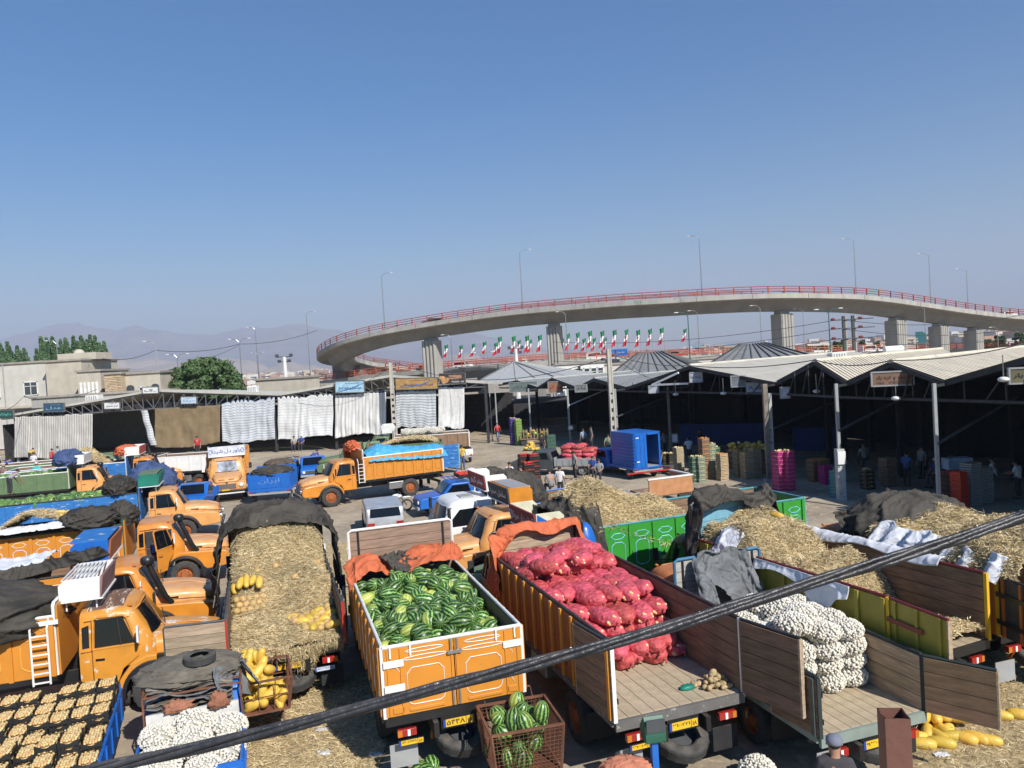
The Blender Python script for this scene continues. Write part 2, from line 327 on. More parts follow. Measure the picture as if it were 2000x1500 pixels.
# ------------------------------------------------------------------ Persian lettering
AF = {}
for cp in list(range(0xFB50, 0xFDFF)) + list(range(0xFE70, 0xFEFD)):
    d_ = unicodedata.decomposition(chr(cp)).split()
    if len(d_) == 2 and d_[0] in ('<isolated>', '<initial>', '<medial>', '<final>'):
        AF.setdefault(chr(int(d_[1], 16)), {})[d_[0][1:3]] = chr(cp)
def shape(s):
    out = []
    for i, c in enumerate(s):
        f = AF.get(c)
        if not f: out.append(c); continue
        jp = 'in' in AF.get(s[i - 1], {}) if i else False
        jn = i + 1 < len(s) and 'fi' in AF.get(s[i + 1], {}) and 'in' in f
        out.append(f.get('me' if jp and jn else 'fi' if jp else 'in' if jn else 'is', c))
    return ''.join(out[::-1])
def lettering(s, m, parent, M, w, h, raw=False, bold=0.012, squeeze=True):
    """text fitted into w x h, lying in local XY of M, centred"""
    cu = bpy.data.curves.new('lettering', 'FONT'); cu.body = s if raw else shape(s); cu.offset = bold; cu.resolution_u = 3
    to = bpy.data.objects.new('lettering', cu); COL.objects.link(to); bpy.context.view_layer.update()
    me = bpy.data.meshes.new_from_object(to.evaluated_get(bpy.context.evaluated_depsgraph_get()))
    bpy.data.objects.remove(to); bpy.data.curves.remove(cu)
    co = np.empty(len(me.vertices) * 3, dtype=np.float32); me.vertices.foreach_get('co', co); co = co.reshape(-1, 3)
    lo, hi = co.min(0), co.max(0); sz = np.maximum(hi - lo, 1e-4); c = (lo + hi) / 2
    sx, sy = w / sz[0], h / sz[1]
    if not squeeze: sx = sy = min(sx, sy)
    co[:, 0] = (co[:, 0] - c[0]) * sx; co[:, 1] = (co[:, 1] - c[1]) * sy; me.vertices.foreach_set('co', co.ravel())
    me.materials.clear(); me.materials.append(m); me.update()
    return inst('lettering', me, parent, M)
UP = Matrix.Rotation(R(90), 4, 'X')                     # lettering standing up, facing -Y
# ================================================================== THE SETTING
def ground_mat():
    m = bpy.data.materials.new('market_ground'); m.use_nodes = True
    t = m.node_tree; n = t.nodes; L = t.links; b = n['Principled BSDF']; b.inputs['Roughness'].default_value = .92
    tc = n.new('ShaderNodeTexCoord')
    def nz(sc, d=6, ro=.6):
        k = n.new('ShaderNodeTexNoise'); k.inputs['Scale'].default_value = sc; k.inputs['Detail'].default_value = d; k.inputs['Roughness'].default_value = ro
        L.new(tc.outputs['Object'], k.inputs['Vector']); return k.outputs[0]
    def mix(f, a, bb, lo, hi):
        r = n.new('ShaderNodeMapRange'); r.inputs[1].default_value = lo; r.inputs[2].default_value = hi; L.new(f, r.inputs[0])
        x = n.new('ShaderNodeMix'); x.data_type = 'RGBA'; L.new(r.outputs[0], x.inputs[0])
        for s_, v in ((6, a), (7, bb)):
            if isinstance(v, tuple): x.inputs[s_].default_value = (*v, 1)
            else: L.new(v, x.inputs[s_])
        return x.outputs[2]
    base = mix(nz(.35), (.25, .205, .15), (.42, .345, .25), .35, .65)
    base = mix(nz(2.6, 8, .7), base, (.50, .41, .27), .52, .66)
    base = mix(nz(1.1, 8, .7), base, (.13, .11, .09), .60, .70)
    base = mix(nz(22, 4, .7), base, (.5, .42, .28), .60, .72)
    L.new(base, b.inputs['Base Color'])
    bp = n.new('ShaderNodeBump'); bp.inputs['Strength'].default_value = .5; bp.inputs['Distance'].default_value = .04
    L.new(nz(14, 8, .75), bp.inputs['Height']); L.new(bp.outputs[0], b.inputs['Normal'])
    return m
g = MB(); NG = 60
def gfn(a, b_):
    x = math.copysign(abs(2 * a - 1) ** 3, 2 * a - 1) * 20000; y = -500 + 20500 * b_ ** 3
    d = math.hypot(x, y); z = 0.0 if d < 140 else -min(6.0, (d - 140) * .02)
    return (x, y, z)
g.grid(gfn, NG, NG)
tag(g.obj('ground', ground_mat()), kind='structure')

# dry mountains, modelled far away
PEAKS = [(-600, 690), (-200, 680), (0, 664), (70, 646), (110, 633), (150, 630), (190, 641), (228, 646), (262, 634), (300, 645), (360, 651), (420, 654), (480, 638), (520, 641), (580, 632), (620, 640), (680, 648),
         (760, 662), (840, 668), (905, 652), (935, 652), (990, 675), (1060, 690), (1160, 694), (1300, 698), (1500, 700)]
def ridge_mesh(pts, dist, foot, seed, name, m, label=None):
    us = np.array([p[0] for p in pts], float); vs = np.array([p[1] for p in pts], float)
    mb = MB(); N, K = 170, 26
    def f(a, b_):
        u = us[0] + a * (us[-1] - us[0]); v = np.interp(u, us, vs); top = D(u, v, dist)
        z = max(top.z, -5) * (1 - b_) ** 1.25
        y = dist - foot * b_; x = top.x * (y / dist)
        w = math.sin(min(1, b_ * 3) * math.pi / 2)
        z += w * (abs(fbm(x / 700 + seed, y / 700, 0, 1, 5)) - .25) * 260 * (1 - b_) + (fbm(x / 180 + seed, y / 180) * 22 * (1 - b_))
        return (x, y, max(z, -12) if b_ < 1 else -12)
    mb.grid(f, N, K)
    return tag(mb.obj(name, m, smooth='all'), kind='structure')
ROCK = mat('dry_mountain', (.22, .19, .165), rough=.95, var=.25, scale=.004)
ridge_mesh(PEAKS, 9500, 3600, 3.3, 'mountains', ROCK)
ridge_mesh([(-900, 760), (-300, 740), (0, 730), (200, 712), (340, 704), (470, 712), (560, 722), (700, 728), (900, 724), (1100, 712)], 5200, 1600, 8.1, 'hills', mat('dry_hill', (.36, .28, .20), rough=.95, var=.2, scale=.01))

# far town: pale little blocks on the horizon, countless
def town(u0, u1, n, d0, d1, name, vv=0):
    mb = MB()
    for i in range(n):
        d = rnd(d0, d1); u = rnd(u0, u1); p = ray(u, 700); x = p.x / p.y * d
        w, dd, h = rnd(8, 22), rnd(8, 20), rnd(4, 15) * d / 1500
        c = random.randrange(3); mb.box((x, d, h / 2 - 6), (w, dd, h + 12), c, rz=rnd(-.4, .4))
        for fl in range(int(h // 3)): mb.box((x, d - dd / 2 - .5, fl * 3 + 1.2), (w * .7, 1.2, 1.1), 3)
    return tag(mb.obj(name, [mat('pale_render', (.6, .57, .52)), mat('tan_render', (.48, .38, .28)), mat('far_brick', (.38, .24, .17)), mat('far_openings', (.1, .1, .11))]), kind='stuff')
tag(town(420, 640, 170, 900, 2600, 'distant_town'), 'pale distant town blocks at the foot of the dry mountains', 'town')
tag(town(1560, 2080, 150, 500, 1600, 'distant_suburb'), 'low pale suburb blocks under the right end of the flyover', 'town')
tag(town(980, 1560, 60, 900, 2600, 'distant_houses'), 'scattered pale far houses behind the row of flags', 'town')

# ------------------------------------------------------------------ flyover
def interp_path(pts, n):
    P = np.array(pts, float); k = len(P); s = np.linspace(0, k - 1, n); out = []
    for t in s:
        i = min(int(t), k - 2); f = t - i
        p0, p1, p2, p3 = P[max(i - 1, 0)], P[i], P[i + 1], P[min(i + 2, k - 1)]
        out.append(.5 * ((2 * p1) + (-p0 + p2) * f + (2 * p0 - 5 * p1 + 4 * p2 - p3) * f * f + (-p0 + 3 * p1 - 3 * p2 + p3) * f ** 3))
    return np.array(out)
def offs(P):
    T = np.gradient(P[:, :2], axis=0); T /= np.linalg.norm(T, axis=1)[:, None]
    return np.stack([-T[:, 1], T[:, 0]], 1)
# near edge of the deck, right to left: (pixel column, row of concrete top, distance)
EDGE = [(2330, 640, 195), (2150, 626, 178), (2000, 616, 166), (1900, 605, 157), (1800, 590, 150), (1700, 577, 144), (1600, 573, 139), (1500, 573, 136), (1400, 577, 135), (1300, 583, 136), (1200, 589, 138), (1100, 597, 141), (1000, 606, 144), (900, 619, 147),
        (800, 635, 150), (720, 650, 153), (660, 667, 158), (628, 682, 166), (618, 694, 176), (628, 703, 186), (655, 708, 196), (700, 713, 204), (760, 719, 212), (840, 726, 222)]
edge = interp_path([tuple(D(*e)) for e in EDGE], 190); nrm = offs(edge)      # normal points to -left of travel
WD = 8.6
if True:
    fly = thing('flyover_bridge', 'curved concrete flyover with red railings looping round to the left', 'bridge', (0, 0, 0))
    sec = [(0, 0), (0, -.85), (.4, -1.0), (2.5, -1.3), (3.7, -2.9), (5.4, -2.9), (6.3, -1.3), (WD - .5, -1.0), (WD, -.95), (WD, 0), (WD - .35, 0), (WD - .35, -.75), (.35, -.75), (.35, 0)]
    def sweep(mb, P, Nn, sec, mi=0, sgn=-1):
        k = len(sec); vs = []
        for p, n_ in zip(P, Nn):
            for a, h in sec: vs.append((p[0] + sgn * n_[0] * a, p[1] + sgn * n_[1] * a, p[2] + h))
        fs = [(i * k + j, i * k + (j + 1) % k, (i + 1) * k + (j + 1) % k, (i + 1) * k + j) for i in range(len(P) - 1) for j in range(k)]
        fs += [tuple(range(k)), tuple(range((len(P) - 1) * k, len(P) * k))[::-1]]
        mb.add(vs, fs, mi)
    mb = MB(); sweep(mb, edge, nrm, sec)
    for i in range(len(mb.m) - 2):
        if i % 14 in (2, 3, 4, 5, 6): mb.m[i] = 1  # girder and underside faces darkened, their shade put into the colour
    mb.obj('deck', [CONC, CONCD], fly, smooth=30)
    for i in range(6, 180, 9):
        e_, q_ = edge[i], edge[i + 1]; MB().box((0, 0, 0), (.12, .06, .9)).obj('deck_joint', CONCD, fly, M=TR(e_[0] + nrm[i][0] * .02, e_[1] + nrm[i][1] * .02, e_[2] - .45, rz=math.atan2(q_[1] - e_[1], q_[0] - e_[0])))
    # railings: posts and rails, both sides
    def railing(P, Nn, off, parent, m, hgt=1.25, step=3.2, postw=.16, nr=3, sgn=-1):
        Q = np.array([(p[0] + sgn * n_[0] * off, p[1] + sgn * n_[1] * off, p[2]) for p, n_ in zip(P, Nn)])
        for k in range(nr):
            MB().tube(Q[::2] + np.array([0, 0, hgt * (k + 1) / nr]), .07, 4).obj('rail', m, parent)
        sd = np.r_[0, np.cumsum(np.linalg.norm(np.diff(Q, axis=0), axis=1))]; me = None
        for s in np.arange(0, sd[-1], step):
            p = [np.interp(s, sd, Q[:, c]) for c in range(3)]; q = [np.interp(s + .5, sd, Q[:, c]) for c in range(3)]
            if me is None: me = MB().box((0, 0, hgt / 2), (.14, .2, hgt + .1)).mesh('rail_post', m)
            inst('rail_post', me, parent, TR(*p, rz=math.atan2(q[1] - p[1], q[0] - p[0])))
    railing(edge, nrm, .15, fly, REDRAIL); railing(edge[::1], nrm, WD - .15, fly, REDRAIL, step=4.5)
    def pier(u, v0, v1, wpx, depth=2.4, rz=0.0, flute=0):
        i = int(np.argmin([abs((1000 + FPX * (Vector(e) - cam.location).dot(CR) / (Vector(e) - cam.location).dot(_f)) - u) + (1e4 if k > 150 else 0) for k, e in enumerate(edge)]))
        e, n_ = edge[i], nrm[i]; c = (e[0] - n_[0] * 4.4, e[1] - n_[1] * 4.4); top = e[2] - 2.9; d = c[1]
        w = wpx / FPX * d; ang = math.atan2(n_[1], n_[0]) + math.pi / 2
        mb = MB(); mb.box((0, 0, (top - .5) / 2 - 2), (w, depth, top + 3.5)); nf = 4
        for k in range(nf):
            for sy in (-1, 1): mb.cyl(((k + .5 - nf / 2) * w / nf, sy * depth / 2, -4), ((k + .5 - nf / 2) * w / nf, sy * depth / 2, top - .6), w / nf * .42, 8)
        mb.box((0, 0, top - .25), (w * .8, depth * .6, .5), 0)
        o = mb.obj('pier', CONC, fly); o.matrix_world = TR(c[0], c[1], 0, rz=ang + rz); return o
    for u, w_, rz in ((820, 31, -.1), (1068, 25, -.05), (1560, 32, .2), (1788, 32, .15), (1868, 29, .15), (1938, 27, .1)): pier(u, 0, 0, w_, rz=rz)
    mb = MB(); a, b_ = edge[-30], edge[-14]; mb.bar((a[0] + 4, a[1] + 3, 3), (b_[0], b_[1] + 4, 3), 7.5, 14); mb.obj('abutment', CONCD, fly)
    # tall lamp posts on the deck
    lampm = {}
    def lamp_post(loc, h, arm, rz, label, group, two=False, m=STEEL, cat='street lamp', top=None):
        t = thing('street_lamp', label, cat, loc, rz, group)
        key = (round(h, 1), arm, two, m.name)
        if key not in lampm:
            a_ = MB().cyl((0, 0, 0), (0, 0, h), .11, 6, .06).mesh('pole', m)
            mb = MB(); ends = [(-arm, 0, h + .5)] + ([(arm, 0, h + .5)] if two else [])
            for e in ends: mb.tube([(0, 0, h - .1), (e[0] * .4, 0, h + .4), e], .045, 5)
            c_ = MB()
            for e in ends:
                sx = -1 if e[0] < 0 else 1
                c_.ell((e[0] + sx * .3, 0, e[2] - .03), (.36, .13, .07), 8, 5)
            lampm[key] = (a_, mb.mesh('arm', m), c_.mesh('lamp_head', WHITE, smooth='all'))
        for n_, me in zip(('pole', 'arm', 'lamp_head'), lampm[key]): inst(n_, me, t)
        return t
    def on_deck(u, lo=0, hi=150):
        i = min(range(lo, hi), key=lambda k: abs((1000 + FPX * (Vector(edge[k]) - cam.location).dot(CR) / (Vector(edge[k]) - cam.location).dot(_f)) - u))
        return edge[i], nrm[i]
    for u, vt, side in ((753, 536, 'where the flyover starts to bend away'), (1020, 491, 'on the flyover above the second pier'), (1377, 462, 'tallest on the crest of the flyover'), (1673, 468, 'on the flyover between the third and fourth pier'), (1823, 496, 'on the flyover above the fifth pier'), (1895, 526, 'on the falling right end of the flyover')):
        e, n_ = on_deck(u); h = (np.interp(u, [0, 2000], [767, 645]) - vt) / FPX * e[1] + CAM_H - e[2]
        lamp_post((e[0] - n_[0] * .5, e[1] - n_[1] * .5, e[2] - .3), h, 1.6, R(180) if u < 1300 else R(-10), 'slim grey lamp post standing ' + side, 'lamp posts on the flyover')
    e = edge[150]; lamp_post((e[0] - 1, e[1] - 3, -3), 24, 1.6, R(180), 'very tall lamp post in front of the flyover\'s left bend', None)

# lower road bridge, with cars and flags
LB = [(330, 788, 247), (450, 768, 214), (560, 752, 195), (640, 742, 182), (760, 728, 172), (880, 718, 165), (1000, 709, 162), (1100, 703, 162), (1200, 700, 162), (1350, 694, 164), (1500, 690, 166), (1650, 687, 169), (1800, 684, 172), (1950, 680, 174), (2200, 676, 179)]
lb = interp_path([tuple(D(*e)) for e in LB], 110); ln = offs(lb)
low = thing('road_bridge', 'lower straight road bridge with orange railings carrying cars and flags', 'bridge')
mb = MB(); sweep(mb, lb, ln, [(0, 0), (0, -1.0), (.6, -1.2), (1.4, -2.6), (9, -2.6), (9.6, -1.2), (10, -1), (10, 0), (9.7, 0), (9.7, -.5), (.3, -.5), (.3, 0)], sgn=1)
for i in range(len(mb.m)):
    if i % 12 in (2, 3, 4): mb.m[i] = 1  # underside of the road bridge also painted darker for shade
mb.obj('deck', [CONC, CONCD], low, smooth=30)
railing(lb, ln, .15, low, ORAIL, hgt=1.4, step=3.2, nr=3, sgn=1); railing(lb, ln, 9.85, low, ORAIL, hgt=1.15, step=4, nr=3, sgn=1)
for i in range(6, 108, 9):
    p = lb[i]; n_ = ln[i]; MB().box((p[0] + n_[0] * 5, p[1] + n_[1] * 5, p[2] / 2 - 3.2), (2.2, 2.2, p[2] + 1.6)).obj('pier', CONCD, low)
def small_car(loc, rz, m, label, kind='sedan', group='cars on the road bridge', sc=1.0):
    t = thing('car', label, 'car', loc, rz, group); t.scale = (sc,) * 3
    L_ = 4.3
    if kind == 'sedan': prof = [(0, .35), (0, .8), (.15, .92), (.8, .95), (1.25, 1.4), (2.7, 1.42), (3.25, .95), (4.15, .85), (4.3, .6), (4.3, .35)]
    elif kind == 'van': prof = [(0, .35), (0, 1.6), (.15, 1.85), (3.2, 1.85), (3.9, 1.05), (4.5, .9), (4.55, .35)]
    else: prof = [(0, .35), (0, .9), (.2, 1.4), (2.7, 1.45), (3.25, .95), (4.15, .85), (4.3, .6), (4.3, .35)]
    mb = MB().prism(prof, -.82, .82, 0); mb.obj('body', m, t, bev=.09, M=TR(0, -2.15))
    z0, z1 = (.98, 1.36) if kind != 'van' else (1.15, 1.72)
    ya, yb = (.95, 3.05) if kind == 'sedan' else ((.3, 3.05) if kind != 'van' else (.4, 3.3))
    g_ = MB()
    for sx in (-.825, .825): g_.prism([(ya + .25, z1), (ya, z0), (yb + .1, z0), (yb - .35, z1)], sx - .012, sx + .012, 0)
    g_.obj('side_window', GLASS, t, M=TR(0, -2.15))
    MB().add([(-.7, 3.22, .98), (.7, 3.22, .98), (.62, 2.76, 1.38), (-.62, 2.76, 1.38)] if kind != 'van' else [(-.75, 3.93, 1.1), (.75, 3.93, 1.1), (.68, 3.24, 1.8), (-.68, 3.24, 1.8)], [(0, 1, 2, 3)]).obj('windshield', GLASS, t, M=TR(0, -2.13, .02))
    wm = MB().cyl((-.1, 0, 0), (.1, 0, 0), .32, 14).mesh('wheel', TYRE)
    for x in (-.75, .75):
        for y in (.85, 3.45): inst('wheel', wm, t, TR(x, y - 2.15, .32))
    MB().add([(-.66, .06, .98), (.66, .06, .98), (.62, .18, 1.34), (-.62, .18, 1.34)] if kind == 'estate' else [(-.66, .84, 1.0), (.66, .84, 1.0), (.6, 1.16, 1.36), (-.6, 1.16, 1.36)], [(0, 1, 2, 3)]).obj('rear_window', GLASS, t, M=TR(0, -2.185, .02))
    for x in (-.62, .62): MB().box((x, -2.16, .72), (.3, .04, .12)).obj('tail_light', REDLENS, t)
    return t
for u, off_, m, lb_, kd in ((735, 2.5, mat('silver_paint', (.45, .46, .47), rough=.3, metal=.4), 'silver car on the road bridge left of the first pier', 'sedan'), (817, 2.5, DGREY, 'dark car just left of the first flyover pier', 'sedan'), (896, 2.2, WHITE, 'white estate car with black windows beside the first pier', 'estate'),
                         (1165, 3, WHITE, 'white van on the road bridge left of the blue banner', 'van'), (1290, 3, mat('silver_paint', ()), 'silver car passing behind the pyramid roof, right of the banner', 'sedan'), (1330, 4, RED, 'small red car on the road bridge behind the flags', 'sedan'),
                         (1610, 3, WHITE, 'white car between the third pier and the power poles', 'sedan'), (1715, 3, WHITE, 'white van close to the left side of the fourth pier', 'van'), (1745, 4, WHITE, 'second white car behind the fourth pier', 'sedan')):
    i = min(range(len(lb)), key=lambda k: abs((1000 + FPX * (Vector(lb[k]) - cam.location).dot(CR) / (Vector(lb[k]) - cam.location).dot(_f)) - u))
    p, n_ = lb[i], ln[i]; q = lb[i + 1]
    small_car((p[0] + n_[0] * off_, p[1] + n_[1] * off_, p[2] - .45), math.atan2(q[1] - p[1], q[0] - p[0]) - R(90), m, lb_, kd)
# small car up on the flyover
e, n_ = on_deck(830); small_car((e[0] - n_[0] * 2.5, e[1] - n_[1] * 2.5, e[2] - .6), R(80), DGREY, 'dark car driving up on the flyover behind the red railing', 'estate', None)
e, n_ = on_deck(1990); small_car((e[0] - n_[0] * 2.5, e[1] - n_[1] * 2.5, e[2] - .5), R(-70), WHITE, 'white car at the falling right end of the flyover', 'estate', None)
# blue banner
t = thing('banner', 'blue road banner with white writing hung on the orange railing', 'banner')
p0, p1 = D(1188, 699, 160), D(1225, 697, 160)
MB().box((0, 0, 0), (4.2, .06, 1.4)).obj('panel', BLUE, t, M=Matrix.Translation((p0 + p1) / 2 + Vector((0, 0, 1.0))))
lettering('به شهر همدان خوش آمدید', WHITE, t, Matrix.Translation((p0 + p1) / 2 + Vector((0, -.05, 1.0))) @ UP, 2.9, .55)
# flags
FLG = {}
def flag(u, vt, vb, dist, big, label):
    top = D(u + 3, vt, dist); h = top.z - 5
    t = thing('flag_pole', label, 'flag', (top.x, top.y, 5), 0, 'flags along the road bridge')
    k = 0 if big else 1
    if k not in FLG:
        H_ = 3.6 if big else 2.9; ms = []
        for j in range(3):
            def f(a, b_, j=j):
                s = (j + b_) / 3; x = -a * (1.0 - .3 * math.sin(s * 3)) - s * .55 + .1 * math.sin(a * 7 + s * 5)
                return (x, .18 * math.sin(a * 9 + s * 4), -s * H_ - a * .45)
            ms.append(MB().grid(f, 8, 5).mesh(('green_stripe', 'white_stripe', 'red_stripe')[j], (mat('flag_green', (.01, .19, .07)), mat('flag_white', (.75, .75, .75)), mat('flag_red', (.55, .02, .03)))[j], smooth='all'))
        ms.append(MB().ell((-.62, -.03, -H_ * .5), (.16, .2, .2), 6, 5).mesh('emblem', mat('flag_red', ())))
        FLG[k] = ms
    MB().cyl((0, 0, 0), (0, 0, h + .1), .05, 5).obj('pole', GREYP, t)
    for me in FLG[k]: inst(me.name.split('.')[0], me, t, TR(0, 0, h, rz=rnd(-.35, .35)))
FL = [(872, 672, 696, 0, 'leftmost, right of the first flyover pier'), (901, 673, 693, 0, 'second from the first flyover pier'), (925, 670, 689, 0, 'third from the first flyover pier'), (947, 666, 688, 0, 'greener one, fourth from the first pier'), (969, 668, 688, 0, 'small one tucked left of a large flag'), (977, 656, 682, 1, 'large one left of the twin mast'),
      (1004, 655, 681, 1, 'large one behind the floodlight mast'), (1014, 663, 682, 0, 'small one just right of the floodlight mast'), (1030, 654, 680, 1, 'large one two before the second pier'), (1036, 662, 683, 0, 'small one two before the second pier'), (1055, 653, 678, 1, 'large one touching the second pier from the left'),
      (1099, 660, 680, 0, 'small one right of the second pier'), (1110, 650, 674, 1, 'large one right of the second pier'), (1129, 648, 674, 1, 'large one, second right of the second pier'), (1141, 660, 680, 0, 'small one between two large flags'), (1153, 645, 672, 1, 'large one, third right of the second pier'), (1161, 659, 679, 0, 'small one before the concrete pole'),
      (1177, 645, 671, 1, 'large one left of the concrete pole'), (1182, 658, 676, 0, 'small one left of the concrete pole'), (1201, 643, 671, 1, 'large one just right of the concrete pole'), (1224, 642, 670, 1, 'large one above the blue banner'), (1247, 643, 669, 1, 'large one right of the blue banner'),
      (1270, 641, 668, 1, 'large one, second from the right end of the row'), (1293, 639, 665, 1, 'large one at the right end of the row'), (1338, 641, 664, 0, 'single one behind the green lamp post')]
for u, a_, b_, big, lb_ in FL: flag(u, a_, b_, 172 if big else 184, big, 'green white and red flag, ' + lb_)

# ------------------------------------------------------------------ left background: houses, trees
STUCCO = mat('beige_stucco', (.45, .405, .33), rough=.9, var=.12, scale=.8, patch=.2, col2=(.30, .26, .20), pscale=.7)
STUCCOW = mat('pale_stucco', (.50, .48, .43), rough=.9, var=.1, scale=.8, patch=.15, col2=(.36, .32, .26), pscale=.6)
WINF = mat('window_frame_white', (.72, .72, .70))
def house(name, label, u0, u1, vt, dist, depth, m, rz=0.0, base=0.0, cat='house', zt=None):
    a, b_ = D(u0, vt, dist), D(u1, vt, dist); w = (b_ - a).length; h = (zt if zt else (a.z + b_.z) / 2) - base
    c = (a + b_) / 2; t = thing(name, label, cat, (c.x, c.y, base), rz)
    MB().box((0, depth / 2, h / 2), (w, depth, h)).obj('wall', m, t)
    MB().box((0, depth / 2, h + .12), (w + .4, depth + .4, .24)).obj('roof_edge', mat('roof_screed', (.30, .27, .23)), t)
    return t, w, h
def win(t, x, z, w, h, y=0, m=WINF, bars=2, arch=False):
    f = MB()
    if arch:
        pts = [(math.cos(R(a)) * w / 2, h / 2 + math.sin(R(a)) * w * .35) for a in range(0, 181, 20)]
        MB().prism([(p[0] + x, p[1] + z) for p in pts] + [(x - w / 2, z - h / 2), (x + w / 2, z - h / 2)], y - .05, y + .02, 1).obj('window', mat('old_glass', (.10, .11, .12), rough=.3), t)
        return
    o = MB().box((x, y - .02, z), (w, .1, h)).obj('window', mat('old_glass', (.05, .06, .07), rough=.2), t)
    for s in (-1, 1): f.box((x + s * w / 2, y - .06, z), (.1, .1, h + .1)); f.box((x, y - .06, z + s * h / 2), (w + .1, .1, .1))
    for k in range(1, bars): f.box((x - w / 2 + w * k / bars, y - .06, z), (.07, .1, h))
    f.box((x, y - .06, z + h * .18), (w, .1, .07)); f.obj('frame', m, o)
t, w, h = house('house', 'old two storey beige house with white window left of the sheds', -60, 88, 712, 100, 10, STUCCOW)
win(t, w * .29, h - 3.3, 1.7, 1.7); win(t, -w * .18, h - 3.2, 1.2, 2.2); win(t, w * .27, h - 7.4, 1.6, 1.4, arch=True); win(t, w * .42, h - 7.4, 1.4, 1.4, arch=True)
MB().box((0, -.1, h - 5.6), (w, .3, .3)).obj('ledge', STUCCO, t)
MB().tube([(-w * .05, -.2, h), (-w * .05, -.2, 0)], .08, 6).obj('drain_pipe', GREYP, t)
t, w, h = house('house', 'beige house with small domed roof box under the poplars', 88, 158, 706, 98, 9, STUCCO)
MB().box((w * .15, 4, h + .6), (5, 4, .9)).obj('roof_box', STUCCO, t); MB().ell((w * .1, 3, h + 1.0), (.7, .7, .6), 10, 6).obj('dome', STUCCO, t, smooth='all')
t, w, h = house('house', 'low beige annex with barred openings beside the brick house', 150, 196, 726, 95, 7, STUCCO)
for k in range(5): MB().box((-w * .35 + k * w * .17, -.1, h - 2.8), (.28, .15, 3.0)).obj('pillar', WINF, t)
t, w, h = house('shed', 'long low wall with grey sheet fence behind the left canopy', 60, 330, 765, 92, 3, mat('sheet_fence', (.33, .32, .29), var=.3, scale=3, stretch=(8, 8, .3)), zt=6.4, cat='shed')
t, w, h = house('brick_house', 'rough tan brick house wall beside the round tree', 203, 236, 731, 93, 8, mat('tan_brick', (.45, .35, .23), rough=.9, var=.25, scale=6, stretch=(1, 1, 4), bump=.5), zt=None)
bme = MB().box((0, 0, 0), (.42, .06, .12)).mesh('brick', mat('tan_brick_face', (.48, .37, .24), var=.2, scale=1, objrand=.25))
nb = 0
for r_ in range(20):
    for k in range(int(w / .5)):
        if nb < 290: inst('brick', bme, t, TR(-w / 2 + .3 + k * .5 + (r_ % 2) * .2 * (k < int(w / .5) - 1), -.03, h - .35 - r_ * .2)); nb += 1
t, w, h = house('house', 'beige house with three arched dark doorways left of the round tree', 236, 312, 730, 94, 8, STUCCO)
for k, x in enumerate((-.28, .05, .36)): win(t, x * w, h - 2.6, .95, 1.9, arch=(k != 1), bars=1)
MB().box((0, -1.2, h - 2.6), (w, .05, .06)).obj('rail', WINF, t)
t, w, h = house('plastered_building', 'plain tan block building behind the middle of the left canopy', 497, 588, 742, 100, 7, STUCCO, rz=R(-6), zt=6.9, cat='building')
t, w, h = house('low_building', 'white slatted building under the orange railing', 590, 700, 752, 108, 5, WHITEW, zt=5.6, cat='building')
t, w, h = house('low_building', 'white and glass low building behind the concrete pole', 1085, 1180, 716, 112, 5, WHITEW, zt=6.4, cat='building')
for k in range(7): win(t, -w * .42 + k * w * .14, h - 1.5, .8, 1.6, bars=1)
t, w, h = house('low_building', 'long pale wall in the shade under the road bridge', 1180, 1420, 712, 118, 5, STUCCOW, zt=5.9, cat='building')

LEAF = island_mat('leaves', [(.025, .06, .015), (.06, .115, .03), (.09, .15, .045), (.045, .08, .02)], rough=.7)
LEAFP = island_mat('poplar_leaves', [(.035, .085, .03), (.075, .145, .06), (.11, .18, .08), (.05, .11, .045)], rough=.7)
BARK = mat('bark', (.13, .10, .075), rough=.95, var=.3, bump=.5)
def foliage(fn, n, size, m, parent, name='crown'):
    """n small leaf quads placed by fn() -> (pos, outward)"""
    vs = np.empty((n * 4, 3)); 
    for i in range(n):
        p, o_ = fn(); q = Vector((rnd(-1, 1), rnd(-1, 1), rnd(-1, 1))) * .8 + Vector(o_); q.normalize()
        a = q.orthogonal().normalized(); a.rotate(Matrix.Rotation(rnd(0, 6.3), 3, q)); b_ = q.cross(a); s = size * rnd(.6, 1.4)
        for k, (c, d_) in enumerate(((-1, -.6), (1, -.6), (.7, .8), (-.8, .7))): vs[i * 4 + k] = Vector(p) + a * c * s + b_ * d_ * s
    me = bpy.data.meshes.new(name); me.from_pydata(vs.tolist(), [], [(4 * i, 4 * i + 1, 4 * i + 2, 4 * i + 3) for i in range(n)]); me.materials.append(m)
    return inst(name, me, parent)
